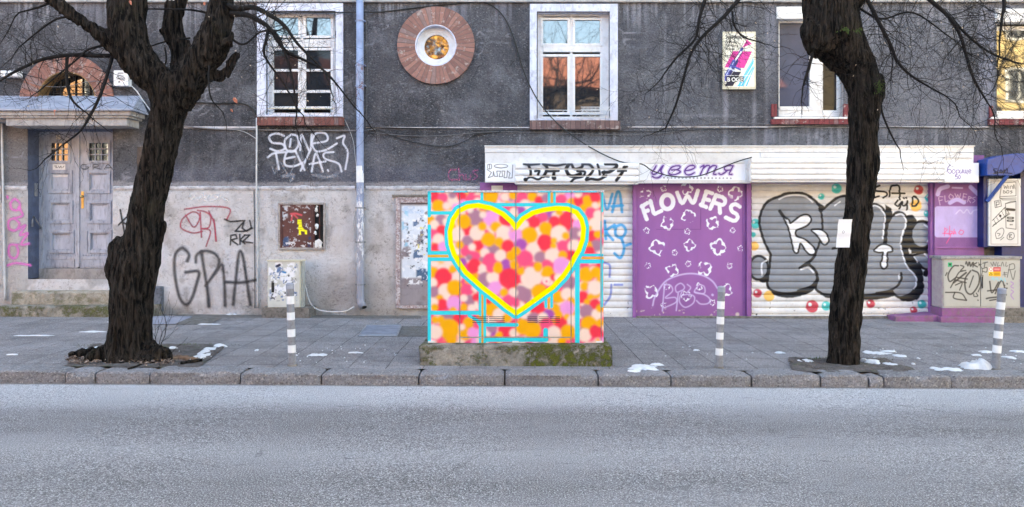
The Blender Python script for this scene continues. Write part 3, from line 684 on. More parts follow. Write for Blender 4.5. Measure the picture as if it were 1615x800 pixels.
# third window with roller box
w = MB(); w.pbox(1225, 1331, 30, 36, YW, .07); w.pbox(1225, 1229.5, 36, 185, YW + .001, .07); w.pbox(1326, 1331, 36, 185, YW + .001, .07); w.pbox(1229.5, 1326, 174, 185, YW + .001, .07)
w.pbox(1283, 1298, 36, 174, YW + 0.002, .065)
w3 = w.build('window', M['white_metal'], house, bevel=0.004, label='new white window with grey blind partly hidden behind the right tree')
MB().pbox(1229, 1283.5, 35.5, 174.5, YW + 0.03, .01).build('pane', M['glass_blind'], w3)
MB().pbox(1297.5, 1321.5, 35.5, 174.5, YW + 0.03, .01).build('pane', M['glass_dark'], w3)
w = MB(); w.pbox(1320.5, 1326, 36, 174, YW - 0.01, .05); w.pbox(1277, 1284, 36, 174, YW - 0.012, .05); w.pbox(1230, 1277, 168, 174, YW - 0.012, .05); w.build('sash', M['white_metal'], w3, bevel=.003)
w = MB(); w.pbox(1225, 1331, 10, 30, YF - 0.02, .2); w.build('roller_box', M['white_metal'], w3, bevel=.02)
w = MB(); w.pbox(1222, 1340, 184.5, 187.5, YF - 0.07, .24); w.build('ledge', M['white_metal'], w3, bevel=.003)
w = MB(); w.pbox(1217, 1342, 188, 196, YF - 0.06, .09); w.pbox(1217, 1225.5, 164, 184.3, YF - 0.03, .05); w.pbox(1331, 1342, 164, 184.3, YF - 0.03, .05); w.build('sill', M['red_sill'], w3, bevel=.006)
# fourth window, cut by the frame of the photograph
w = MB(); w.pbox(1567, 1700, 41, 48.5, YW, .07); w.pbox(1566, 1571, 48, 187, YW + .001, .07); w.pbox(1690, 1700, 48, 187, YW + .001, .07); w.pbox(1569, 1690, 175, 187, YW + .001, .07); w.pbox(1628, 1636, 48, 175, YW + .002, .06)
w4 = w.build('window', M['white_metal'], house, bevel=0.004, label='window reflecting yellow sunlit walls at the right end of the house')
MB().pbox(1568, 1629, 48, 175.5, YW + 0.02, .01).build('pane', M['glass_bright'], w4)
MB().pbox(1635, 1691, 48, 175.5, YW + 0.02, .01).build('pane', M['glass_bright'], w4)
w = MB(); w.pbox(1570.5, 1700, 13, 35, YF - 0.03, .2); w.build('roller_box', M['white_metal'], w4, bevel=.03)
w = MB(); w.pbox(1570, 1700, 35, 41, YF + 0.12, .06); w.build('roller_slot', M['black'], w4)
w = MB(); w.pbox(1561, 1700, 188, 197, YF - 0.06, .09); w.pbox(1561, 1567, 167, 187, YF - 0.03, .05); w.build('sill', M['red_sill'], w4, bevel=.006)
w = MB(); w.pbox(1564, 1700, 184.5, 187.6, YF - 0.07, .2); w.build('ledge', M['white_metal'], w4, bevel=.003)

# round window in its brick ring
rx, rz = X(687.7, YF), Z(72.5, YF); u = YF / F
M['ring_brick'] = brick_mat('ring_brick', C(156, 114, 104), C(122, 88, 82), C(100, 92, 90), True, rx, rz, 46)
w = MB().ring(rx, rz, 32.5 * u, 61 * u, YF - 0.05, YF + 0.02, n=96); rw = w.build('round_window', M['ring_brick'], house, bevel=0.006, label='round window in a ring of red bricks')
MB().ring(rx, rz, 31 * u, 33 * u, YF - 0.046, YF + 0.16, n=72).build('reveal', M['surround'], rw)
w = MB().ring(rx, rz, 24 * u, 31.2 * u, YF + 0.07, YF + 0.12, n=72).ring(rx, rz, 19.5 * u, 25.5 * u, YF + 0.085, YF + 0.125, n=72); w.build('frame', M['white_metal'], rw, bevel=0.004)
MB().disc(rx, rz, 20 * u, YF + 0.115).build('pane', M['glass_bright'], rw)

# arched fanlight above the canopy
ax, az = X(106.5, YF), Z(160, YF)
M['arch_brick'] = brick_mat('arch_brick', C(150, 104, 92), C(120, 82, 74), C(104, 86, 82), True, ax, az, 54)
aw = MB().ring(ax, az, 46.5 * u, 74 * u, YF - 0.04, YF + 0.3, -0.15, math.pi + 0.15, n=72).build('arched_window', M['arch_brick'], house, bevel=0.004, label='half round window in a brick arch above the entrance canopy')
MB().ring(ax, az, 45 * u, 46.6 * u, YF - 0.035, YF + 0.36, 0, math.pi, n=48).build('reveal', M['ochre'], aw)
YA = YF + 0.22; uA = YA / F; axA, azA = ax, Z(158, YA)
w = MB().ring(axA, azA, 40 * uA, 48 * uA, YA, YA + 0.03, 0, math.pi, n=48)
for i in range(-3, 4): 
    h = math.sqrt(max(0, 42 ** 2 - (i * 11.5) ** 2)); w.box(axA + i * 11.5 * uA - .006, axA + i * 11.5 * uA + .006, YA + .002, YA + .02, azA, azA + h * uA)
for j in (10, 21): w.box(axA - 42 * uA, axA + 42 * uA, YA + .004, YA + .018, azA + j * uA - .005, azA + j * uA + .005)
w.build('lattice', M['grey_dark'], aw)
MB().add([(axA + 44 * uA * math.cos(a), YA + .03, azA + 44 * uA * math.sin(a)) for a in [math.pi * i / 32 for i in range(33)]], [tuple(range(33))[::-1]]).build('pane', M['glass_bright'], aw)

# ---- entrance: canopy, recess, double door, steps
YD = YF + 0.34
ca = MB()
Yc = 12.0; x0, x1 = X(-60, Yc), X(211, Yc); zf = Z(172, Yc); zb = Z(151, YF)
ca.add([(x0, Yc - .02, zf - .03), (x1, Yc - .02, zf - .03), (x1 - .0, YF, zf - .03), (x0, YF, zf - .03), (x0, Yc - .02, zf), (x1, Yc - .02, zf), (x1 - .15, YF, zb), (x0, YF, zb)],
       [(0, 1, 5, 4), (1, 2, 6, 5), (2, 3, 7, 6), (3, 0, 4, 7), (4, 5, 6, 7), (3, 2, 1, 0)])
cn = MB(); cn.pbox(-60, 206, 174.6, 182, Yc + .03, .48); cn.pbox(-60, 203, 182.2, 186, Yc + .06, .45); cn.pbox(9, 200, 186.2, 198.5, Yc + .10, .42); cn.pbox(-60, 9, 186.2, 192, Yc + 0.25, .25)
can = cn.build('canopy', M['pale_stone'], house, bevel=0.01); ca.build('canopy_sheet', M['zinc'], can, bevel=.006)
rec = MB()
rec.box(X(36, YF), X(43, YF), YF + .002, YD + .06, Z(440, YF), Z(204, YF)); rec.box(X(178, YF), X(186, YF), YF + .002, YD + .06, Z(440, YF), Z(204, YF)); rec.box(X(36, YF), X(186, YF), YF + .002, YD + .06, Z(204, YF), Z(195, YF))
rec.build('door_reveal', pm('reveal_paint', C(96, 108, 136), C(76, 86, 112), 6, 0.75, 0.006, 50, dirt=0.4, dirtc=C(70, 72, 80)), house)
M['door'] = pm('door_paint', C(182, 188, 202), C(150, 156, 172), 5, 0.55, 0.004, 60, (1.5, 1, 0.35), dirt=0.5, dirtc=C(86, 86, 98))
M['door_panel'] = pm('door_panel_paint', C(196, 200, 214), C(170, 175, 190), 7, 0.55, 0.003, 60, (1.5, 1, 0.35), dirt=0.4, dirtc=C(96, 96, 106))
dm = MB(); dm.pbox(52, 184, 203, 213, YD - .01, .06); dm.pbox(56, 66, 210, 424, YD - .03, .08)
door = dm.build('entrance_door', M['door'], house, bevel=.004, label='weathered blue grey double door with small barred panes')
def leaf(x0, x1, wins, panels, kick):
    mb = MB(); ys = [213] + [v for p in [wins] + panels for v in (p[2], p[3])] + [423]
    xs0, xs1 = wins[0], wins[1]
    mb.pbox(x0, xs0, 213, 423, YD, .05); mb.pbox(xs1, x1, 213, 423, YD, .05)
    for i in range(0, len(ys), 2): mb.pbox(xs0, xs1, ys[i], ys[i + 1], YD + .0005, .049)
    lf = mb.build('leaf', M['door'], door, bevel=.003)
    for (a, b, c, d) in panels:
        MB().pbox(a - .5, b + .5, c - .5, d + .5, YD + .03, .02).build('panel', M['door_panel'], door)
        fr = MB(); frame_rect(fr, a - 1.5, b + 1.5, c - 1.5, d + 1.5, 4.6, YD - .018, .035); frame_rect(fr, a + 2.7, b - 2.7, c + 2.7, d - 2.7, 2.4, YD + .004, .028)
        fr.build('moulding', M['door'], door, bevel=.006)
    a, b, c, d = wins
    fr = MB(); frame_rect(fr, a - 1.5, b + 1.5, c - 1.5, d + 1.5, 4.0, YD - .018, .035)
    for i in (1, 2):
        xx = a + 3 + (b - a - 6) * i / 3; yy = c + 3 + (d - c - 6) * i / 3
        fr.pbox(xx - .8, xx + .8, c + 2, d - 2, YD + .002, .02); fr.pbox(a + 2, b - 2, yy - .8, yy + .8, YD + .004, .015)
    fr.build('grille', M['door'], door, bevel=.003)
    MB().pbox(a, b, c, d, YD + .03, .01).build('pane', M['glass_bright'], door)
    k = MB(); k.pbox(kick[0] - 1, kick[1] + 1, 404, 409, YD - .02, .02)
    for i in range(12):
        xx = kick[0] + (kick[1] - kick[0]) * (i + .5) / 12; k.pbox(xx - 1.2, xx + 1.2, 401.5, 404, YD - .012, .012)
    k.pbox(kick[0] + 2, kick[1] - 2, 409, 421, YD - .012, .012); k.build('kick_board', M['door'], door, bevel=.003)
leaf(66, 122.5, (77.5, 109.5, 223, 256), [(77, 112, 270, 303.5), (77.5, 113, 317, 351.5), (79, 115, 364.5, 398)], (75, 119))
leaf(125.5, 184, (137.5, 172.5, 223, 256), [(137.5, 172.5, 270, 304), (138.5, 173.5, 318, 351.5), (139.5, 174.5, 364.5, 398)], (128, 178))
MB().pbox(119, 125.2, 213, 421, YD - .02, .02).build('astragal', M['door'], door, bevel=.004)
MB().pbox(122.5, 125.5, 213, 423, YD + .03, .01).build('gap', M['black'], door)
h = MB(); h.pbox(128, 132, 302, 329, YD - .008, .008); hd = h.build('lock_plate', M['brass'], door, bevel=.002)
h = MB(); h.tube([P(129, 310, YD - .008), P(129, 310, YD - .05)], 0.014, 10); h.tube([P(129, 310, YD - .05), P(128.6, 310, YD - .085)], [0.03, 0.022], 12); h.build('door_knob', M['brass'], door, smooth=True)
MB().pbox(82.5, 107, 274, 279.5, YD + .022, .01).build('letter_slot', M['white_metal'], door, bevel=.002)
cv = Canvas(83, 103, 259, 268, 0.6, C(228, 226, 224))
cv.stroke([(86, 262), (89, 262), (88, 264.5), (91, 264.5)], .9, C(40, 40, 40), .8, smooth=False); cv.stroke([(92, 262), (94, 265), (96, 262), (97, 265)], .9, C(40, 40, 40), .8, smooth=False); cv.stroke([(99, 264.5), (101, 262)], .9, C(40, 40, 40), .8)
cv.mesh('sticker', M['canvas'], YD - .003, door)
cv = Canvas(126, 180, 256, 272, 0.6, C(20, 20, 22), 0.0)
T = lambda p: tr(40, 200, .15, p)
K_ = C(22, 22, 26)
for p in ([(640, 400), (600, 398), (585, 425), (610, 445), (655, 440), (665, 425), (640, 425)], [(712, 445), (715, 400), (760, 400), (765, 415), (722, 426), (795, 445)], [(830, 445), (870, 398), (925, 457)], [(850, 432), (900, 430)]):
    cv.stroke(T(p), 1.1, K_, .9, 0.95)
cv.mesh('graffiti', M['spray'], YD - .019, door, drop=True)
def text(s, px, py, hpx, Y, mat, parent, name='lettering', bold=0.0, shear=0.0, align='LEFT', wid=1.0, ext=0.0015):
    cu = bpy.data.curves.new(name, 'FONT'); cu.body = s; cu.size = 1; cu.shear = shear; cu.offset = bold; cu.extrude = 0; cu.align_x = align; cu.resolution_u = 3
    ob = bpy.data.objects.new(name, cu); col.objects.link(ob)
    dg = bpy.context.evaluated_depsgraph_get(); me = bpy.data.meshes.new_from_object(ob.evaluated_get(dg)); bpy.data.objects.remove(ob)
    k = hpx * Y / F / 0.7; o_ = root_loc(parent); bx = P(px, py, Y)
    for v in me.vertices: x, y = v.co.x * k * wid, v.co.y * k; v.co = (bx.x + x - o_[0], Y - ext - o_[1], bx.z + y - o_[2])
    return link(name, me, mat, parent)
text('50', 88, 219.5, 6.5, YD - .012, M['cream'], door, 'house_number', 0.02, wid=.8)
st = MB()
st.box(X(43, YF), X(178, YF), YD - .04, YD + .08, Z(440, YD), Z(423.5, YD)); ths = st.build('threshold', M['pale_stone'], door, bevel=.006)
st = MB(); zt1 = 0.475; zt0 = 0.225
def steps(x0, x1, y0, y1, z0, z1, name='step'):
    n = 40; vs = []; fs = []; pr = [(0, z0), (0, z1 - .035), (.012, z1 - .008), (.04, z1), (y1 - y0, z1)]
    for i in range(n + 1):
        x = x0 + (x1 - x0) * i / n
        for k, (a, z) in enumerate(pr):
            nn = mnoise.noise(Vector((x * 3.5, k * .8, z0 * 9))) * .022 + mnoise.noise(Vector((x * 11, k * 1.9, z0 * 9))) * .01
            vs.append((x, y0 + a + (abs(nn) if k < 4 else 0), z - (abs(nn) * .8 if k in (1, 2, 3) else 0)))
    m = len(pr)
    for i in range(n):
        for k in range(m - 1): fs.append((i * m + k, (i + 1) * m + k, (i + 1) * m + k + 1, i * m + k + 1))
    fs.append(tuple(range(m))[::-1] + ()); fs.append(tuple(n * m + k for k in range(m)))
    vs += [(x0, y1, z0), (x1, y1, z0)]; b = len(vs)
    fs[-2] = tuple([b - 2] + list(range(m))[::-1]); fs[-1] = tuple([n * m + k for k in range(m)] + [b - 1])
    return MB().add(vs, fs)
def moss_mat(name, c1, c2, zt, amt=1.0, xr=None):
    n = NT(name); s = n.sep()
    c = n.mix(n.ramp(n.noise(6, 8, 0.7), [(0.38, 0.0), (0.62, 1.0)]), c1, c2)
    c = n.mix(n.ramp(n.noise(60, 4, 0.7), [(0.35, 0.6), (0.5, 0.0)]), c, tuple(v * 0.45 for v in c1))
    c = n.mix(n.math('MULTIPLY', n.ramp(n.noise(8, 8, 0.8, n.map((1, 1, 2), (3, 1, 4))), [(0.58, 0), (0.64, 1)]), 0.7), c, C(172, 168, 160))
    ms = n.math('MULTIPLY', n.ramp(n.noise(3.3, 8, 0.8, n.map((1, 1, 1.4), (zt * 7, 2, 1))), [(0.50, 0.0), (0.56, amt)]), n.ramp(n.noise(40, 4, 0.7), [(0.35, 0.4), (0.55, 1.0)]))
    if xr:      # thicker growth towards one end
        xx = n.math('ADD', s[0], n.math('MULTIPLY', n.noise(4, 5, .7), .5)); ms2 = n.math('MULTIPLY', n.ramp(n.math('DIVIDE', xx, 2.0), [(xr, 0.0), (xr + .06, 1.0)]), n.ramp(n.noise(11, 8, .8), [(.46, 0.), (.53, 1.)])); ms = n.math('MAXIMUM', ms, ms2)
    c = n.mix(ms, c, n.mix(n.noise(70, 3), C(50, 54, 28), C(128, 134, 62)))
    n.color(c); n.rough(0.95); n.spec(0.2); n.bump(n.math('ADD', n.math('ADD', n.noise(40, 6, 0.75), n.noise(9, 5)), n.math('MULTIPLY', ms, .6)), 0.03); return n.m
M['step1'] = moss_mat('mossy_step', C(170, 164, 154), C(128, 123, 115), 1, .85)
M['step2'] = moss_mat('worn_step', C(190, 182, 170), C(150, 143, 133), 2, .5)
steps(X(43, YF) + .003, X(178, YF) - .003, YF + .02, YD + .02, 0, zt1 + .004).build('step', M['step2'], house)
steps(X(18, 12.3), X(206, 12.3), 12.3, YF - 0.03, .03, zt1 - .02).build('step', M['step2'], house)
steps(X(-4, 12.08), X(240, 12.08), 12.08, YF - 0.032, -.02, zt0).build('step', M['step1'], house)
# handle rail and bell in the left reveal
h = MB(); h.tube([(X(44, YF) + .05, YF + .04, Z(358, YF)), (X(44, YF) + .06, YF + .03, Z(348, YF)), (X(44, YF) + .06, YF + .06, Z(341, YF)), (X(44, YF) + .06, YF + .26, Z(359, YF)), (X(44, YF) + .02, YF + .28, Z(361, YF))], .014, 8); h.build('grab_handle', M['steel'], house, smooth=True)
h = MB(); h.box(X(43, YF) - .001, X(43, YF) + .02, YF + .18, YF + .25, Z(309, YF), Z(288, YF)); h.build('bell_plate', M['steel'], house, bevel=.004)
h = MB(); h.pbox(216, 232, 231.5, 267.5, YF - .03, .03); h.build('plaque', pm('plaque_metal', C(66, 66, 70), C(50, 50, 54), 20, .4, metal=.3), house, bevel=.003)
h = MB(); h.pbox(236, 254, 452, 494, YF - .12, .13); h.build('wall_foot', pm('blue_stone', C(116, 122, 134), C(92, 96, 106), 9, .9, .02, 40, dirt=.6, dirtc=C(60, 60, 60)), house, bevel=.03)

# ---- spray paint on the walls (each tag is a part of the house)
def tagsheet(x0, x1, y0, y1, Y, strokes, label, step=.8):
    cv = Canvas(x0, x1, y0, y1, step, strokes[0][2], 0.0)
    for s in strokes:
        pts, w, c = s[:3]; kw = s[3] if len(s) > 3 else {}
        cv.stroke(pts, w, c, **kw)
    return cv.mesh('graffiti', M['spray'], Y, house, drop=True, label=label)
Q = lambda p: tr(400, 0, .375, p); W_ = C(214, 216, 228)
k = dict(soft=2.0, op=.9)
tagsheet(414, 560, 202, 290, YF - .006, [(Q(p), 3.4, W_, k) for p in (
    [(128, 572), (98, 562), (66, 574), (78, 600), (120, 606), (130, 626), (100, 636), (70, 626)],
    [(160, 565), (132, 590), (138, 630), (165, 638), (188, 612), (184, 575), (160, 565)], [(157, 585), (152, 618)],
    [(196, 632), (202, 568), (236, 636), (244, 566)],
    [(248, 604), (308, 592), (302, 562), (262, 562), (246, 600), (262, 636), (306, 630), (350, 604)],
    [(60, 662), (84, 646), (132, 640)], [(94, 646), (106, 712)],
    [(176, 636), (140, 640), (130, 690), (166, 700), (214, 682)], [(134, 668), (172, 660)],
    [(176, 636), (214, 716)], [(234, 642), (198, 718)],
    [(244, 722), (262, 646), (292, 722)], [(236, 690), (302, 680)],
    [(336, 640), (298, 645), (300, 668), (356, 688), (370, 722)], [(312, 716), (314, 720)],
    [(350, 582), (382, 572), (376, 602), (396, 640), (386, 712)])] +
    [(Q([(124, 742), (166, 738), (158, 760)]), 4, C(150, 150, 168), dict(soft=4, op=.45)), (Q([(250, 735), (300, 745), (350, 738)]), 4, C(150, 150, 168), dict(soft=4, op=.35)),
     (Q([(78, 700), (90, 730), (110, 680), (150, 735), (190, 640), (215, 700)]), 1.6, C(40, 40, 46), dict(soft=1.5, op=.6))], 'white sprayed words under the left window')
Q = lambda p: tr(240, 280, .425, p); B_ = C(48, 47, 52); k = dict(soft=3.2, op=.82)
tagsheet(268, 408, 386, 488, YL - .008, [(Q(p), w, B_, k) for p, w in (
    ([(130, 310), (136, 285), (110, 262), (84, 292), (84, 360), (100, 440), (125, 472), (146, 450), (164, 395), (172, 350), (124, 352)], 4.6),
    ([(182, 275), (192, 340), (204, 410), (210, 478)], [5, 4.5, 4.2, 5]),
    ([(162, 315), (166, 286), (200, 272), (236, 286), (248, 320), (226, 362), (198, 402), (240, 346), (260, 326), (268, 400), (270, 476)], 4.2),
    ([(300, 472), (310, 380), (322, 280), (336, 292), (350, 380), (364, 472)], 4.4), ([(274, 388), (330, 390), (386, 380)], 4.4))] +
    [(Q([(x_, 420), (x_ + 2, 474)]), 8, B_, dict(soft=8, op=.3)) for x_ in (125, 208, 270, 300, 366)], 'large grey black three letter tag low on the wall')
Rd = C(178, 52, 82); k = dict(soft=1.4, op=.8)
tagsheet(282, 366, 322, 392, YL - .006, [(Q(p), 2.3, Rd, k) for p in (
    [(120, 118), (200, 108), (285, 115), (280, 150), (274, 156)], [(124, 140), (150, 182), (166, 175), (176, 142), (150, 128), (112, 155), (108, 188), (150, 206), (186, 200)],
    [(178, 130), (183, 222)], [(168, 122), (198, 128), (217, 146), (211, 184), (186, 190)], [(185, 190), (216, 200), (200, 256)], [(210, 125), (230, 170), (236, 236)], [(229, 155), (238, 236)])], 'dark red scribbled tag')
k = dict(soft=1.0, op=.95)
tagsheet(350, 402, 340, 390, YL - .007, [(Q(p), 2.4, C(18, 18, 22), dict(soft=1.0, op=.95, smooth=False)) for p in (
    [(268, 155), (290, 164), (344, 160), (308, 200), (345, 200), (372, 188)], [(340, 165), (334, 188), (350, 200), (368, 186), (362, 160)],
    [(290, 250), (292, 215), (310, 212), (315, 226), (293, 232), (318, 250)], [(325, 212), (326, 248)], [(344, 214), (326, 232), (344, 246)], [(342, 214), (362, 214), (336, 238), (372, 243)])], 'small black tag in two lines')
tagsheet(294, 362, 300, 322, YL - .005, [(Q(p), 1.6, C(232, 234, 240), dict(soft=2, op=.6)) for p in (
    [(140, 60), (150, 82), (162, 66)], [(172, 85), (188, 60), (198, 86)], [(168, 76), (200, 72)], [(214, 66), (206, 84), (232, 84), (248, 68), (226, 66)], [(255, 72), (282, 86)])], 'faint white tag below the ledge')
Q = lambda p: tr(0, 280, .425, p); Mg = C(226, 110, 200)
tagsheet(6, 54, 304, 432, YL - .006, [(Q(p), 4.0, Mg, dict(soft=3.5, op=.72)) for p in (
    [(38, 96), (54, 80), (74, 98), (66, 120), (44, 118), (38, 96)], [(70, 112), (84, 140), (60, 150), (34, 160), (34, 190), (58, 196), (72, 172), (52, 150)],
    [(72, 190), (94, 178), (74, 214), (102, 208), (78, 248), (106, 246)], [(66, 250), (36, 252), (34, 288), (56, 300), (68, 275), (60, 250)], [(28, 326), (60, 318), (112, 326)], [(27, 72), (29, 76)])], 'magenta sprayed loops left of the steps')
Q = lambda p: tr(0, 280, .425, p)
tagsheet(182, 212, 326, 372, YL - .006, [(Q(p), 2.6, C(18, 18, 22), dict(soft=1.0, smooth=False)) for p in ([(446, 120), (462, 206)], [(488, 130), (440, 176)], [(455, 166), (476, 178)])], 'black letter beside the left tree')
Q = lambda p: tr(400, 0, .375, p)
tagsheet(702, 762, 260, 292, YF - .005, [(Q(p), 2.2, C(176, 104, 142), dict(soft=2, op=.75)) for p in (
    [(852, 714), (824, 718), (824, 754), (860, 756)], [(862, 708), (866, 758)], [(866, 738), (880, 734), (884, 756)], [(892, 734), (894, 754), (910, 754), (912, 734)], [(944, 716), (922, 722), (940, 742), (924, 756)])], 'faint pink tag left of the shop')
# ================================================================== THE FLOWER SHOP
YS = 12.44                                  # shutters and panels
shop = thing('flower_shop', 'purple and white flower shop front with closed painted roller shutters', 'shop front', (X(1150, YS), YS, 0))
def wash(cv, amt, seed=3, scale=30, dark=(0.6, 0.6, 0.62)):
    m = np.clip((cv.noise(scale, seed, 4) - 0.45) * 4, 0, 1) * amt
    cv.c *= (1 - m[..., None] * (1 - np.array(dark)))
f = MB(); Yf = 12.2
f.pbox(764.5, 1536, 231, 240.5, Yf, .3); f.pbox(764.8, 1535.5, 240.9, 258, Yf + .01, .28)
f.pbox(1200, 1534, 241, 249, Yf - .015, .03)
fas = f.build('fascia', M['white_metal'], shop, bevel=.006)
f = MB(); f.pbox(764, 1538, 229.5, 231.2, Yf - .02, .33); f.build('flashing', M['white_metal'], fas)
# header closing the wall above shutters
f = MB(); f.box(X(772, YS), X(1526, YS), YS + .02, YF + .05, Z(289.5, YS), Z(233, YS)); f.box(X(757, YS), X(1550, YS), YS + .15, YF + .3, -.06, Z(290, YS)); f.build('backing', M['purple_old'], shop)
def board(name, x0, x1, y0, y1, Y, cvs, depth=.12, label=None, mat='white_metal', fr=1.0):
    b = MB().pbox(x0, x1, y0, y1, Y + .004, depth).build(name, M[mat], shop, bevel=.004, label=label)
    if cvs: cvs.mesh('lettering', M['canvas'], Y, b)
    return b
K_ = C(20, 20, 24)
# little left box with its drawing
cv = Canvas(765.5, 811.5, 257.5, 286.5, 0.55, C(240, 242, 248)); wash(cv, .12)
T = lambda p: tr(750, 220, .1672, p)
ct = [(240 + 64 * math.cos(a), 252 + 17 * math.sin(a)) for a in [i * math.pi / 7 for i in range(15)]]
for p in (ct, [(190, 262), (240, 270), (295, 262)], [(116, 236), (148, 236), (148, 275), (116, 275), (116, 236)], [(132, 238), (132, 275)]): cv.stroke(T(p), 0.9, K_, .9)
cv.stroke(T([(110, 285), (150, 312), (118, 362), (165, 346), (168, 302), (178, 348), (208, 350), (200, 300), (236, 300), (222, 352), (256, 350), (248, 298), (276, 300), (268, 362), (296, 360), (300, 296), (326, 320), (312, 365), (345, 364), (352, 240)]), 1.0, K_, .9, smooth=False)
board('sign_box', 764.8, 812, 257, 288, 12.19, cv, label='small white box with a black marker drawing')
# shutter housings
def housing(x0, x1, y0, y1, Y, depth, n, paint, label):
    cv = Canvas(x0, x1, y0, y1, 0.6, C(236, 238, 244)); wash(cv, .25, 8, 22); paint(cv)
    h = (y1 - y0) / n
    def prof(x, z):
        py = HY - (z - CZ) * F / Y; t = ((py - y0) / h) % 1.0
        return np.where(t < 0.14, 0.030 * (1 - t / .14), np.where(t > .80, .034 * (t - .80) / .20, 0.0)) - .010 * np.sin(np.pi * t)
    b = MB().pbox(x0, x1, y0, y1, Y + .018, depth).build('shutter_box', M['white_metal'], shop, bevel=.003, label=label)
    cv.mesh('cover', M['canvas_slat'], Y, b, yoff=prof)
    e = MB(); e.pbox(x0 - 1.5, x0, y0 - .5, y1 + .5, Y - .005, depth); e.pbox(x1, x1 + 1.5, y0 - .5, y1 + .5, Y - .005, depth); e.pbox(x0, x1, y1 + .2, y1 + 2.2, Y + .01, depth - .02); e.build('end_cap', M['white_metal'], b, bevel=.002)
def p1(cv):
    for p, w in (([(455, 232), (505, 240), (600, 232)], 3.2), ([(498, 240), (520, 300), (518, 345)], 3.6), ([(468, 382), (520, 356), (590, 378), (640, 350), (690, 352)], 3.0), ([(562, 300), (600, 296), (590, 330)], 3.4),
                 ([(640, 232), (672, 262), (668, 300), (640, 352)], 4.0), ([(655, 236), (760, 248), (850, 232)], 3.2), ([(668, 300), (720, 300), (782, 296)], 3.6), ([(742, 296), (736, 345), (738, 362)], 4.0),
                 ([(882, 232), (856, 280), (880, 335), (925, 348), (990, 325)], 4.6), ([(905, 235), (935, 280), (1000, 262), (1010, 235)], 3.6), ([(900, 402), (935, 370), (1010, 350), (1030, 305), (960, 300)], 3.2),
                 ([(1012, 232), (1075, 240), (1108, 292), (1042, 378), (1090, 372), (1160, 380), (1232, 345)], 3.6), ([(1150, 236), (1166, 290), (1172, 330)], 3.2), ([(1200, 312), (1265, 305), (1325, 262), (1318, 235), (1225, 232)], 4.4), ([(1205, 350), (1215, 300)], 3.0),
                 ([(1396, 262), (1428, 258)], 3.0), ([(1405, 262), (1378, 320), (1328, 386)], 4.0), ([(1342, 300), (1420, 296)], 3.0), ([(738, 360), (741, 364)], 6.0), ([(470, 378), (474, 380)], 5.0)):
        cv.stroke(T(p), [v * 1.25 for v in ([w] * len(p))], K_, 1.3, 1.0)
    m = np.clip((cv.noise(16, 5, 3, 3, .6) - .42) * 6, 0, 1) * np.clip((266 - cv.Y) / 5, 0, 1) * np.clip((cv.X - 825) / 6, 0, 1) * np.clip((975 - cv.X) / 6, 0, 1)
    cv.blend(m * .5, C(60, 62, 74))
    cv.line(266.2, 812, 1008, .9, C(232, 234, 240))
housing(813, 1007, 257, 288.5, 12.12, .3, 3, p1, 'left white shutter housing covered with black spray letters')
def p2(cv): pass
housing(1185, 1489, 249.5, 285, 12.1, .3, 4, p2, 'right long white shutter housing')
# the sign
cv = Canvas(1009, 1182, 256, 284, 0.5, C(236, 240, 250)); wash(cv, .10)
T = lambda p: tr(1000, 250, .15, p)
PU = C(92, 48, 140); LP = C(176, 150, 205)
letters = [[(232, 78), (214, 112), (188, 150), (205, 168), (245, 150), (290, 92), (308, 75)], [(308, 75), (282, 130), (300, 165)], [(300, 165), (262, 200), (222, 205), (195, 190)],
           [(440, 78), (395, 95), (365, 140), (378, 168), (430, 170), (486, 142), (450, 120), (395, 122)], [(440, 78), (478, 80), (482, 100), (450, 120)],
           [(540, 130), (600, 118), (642, 92), (618, 74), (570, 85), (534, 130), (548, 168), (590, 172), (634, 150)],
           [(700, 92), (735, 74), (722, 112), (698, 168)], [(726, 108), (760, 78), (795, 80), (785, 112), (762, 168)], [(790, 108), (826, 78), (866, 82), (852, 120), (836, 165), (860, 168)],
           [(1042, 78), (1020, 120), (1000, 165), (1028, 168)], [(1042, 78), (985, 76), (950, 98), (962, 124), (1012, 122)], [(985, 125), (945, 155), (915, 170), (893, 160)]]
for p in letters: cv.stroke(T(p), 5.4, LP, .8)
for p in letters: cv.stroke(T(p), 4.2, C(226, 220, 240), .8)
for p in letters: cv.stroke(T(p), [2.9 if i % 2 else 2.3 for i in range(len(p))], PU, .8)
for i in range(19): cv.circle(1000 + .15 * (315 + 39 * i), 250 + .15 * (203 + .35 * i), 1.35, C(120, 110, 130), .8); cv.circle(1000 + .15 * (315 + 39 * i), 250 + .15 * (203 + .35 * i), .55, C(225, 225, 235), .6)
sg = board('sign_board', 1008.5, 1183.5, 255.5, 286, 12.22, cv, label='white sign board with purple handwritten word')
f = MB(); f.pbox(1008, 1185, 284.5, 289, 12.20, .14); f.pbox(1176, 1184, 248, 286, 12.195, .03); f.build('trim', M['white_metal'], sg, bevel=.003)
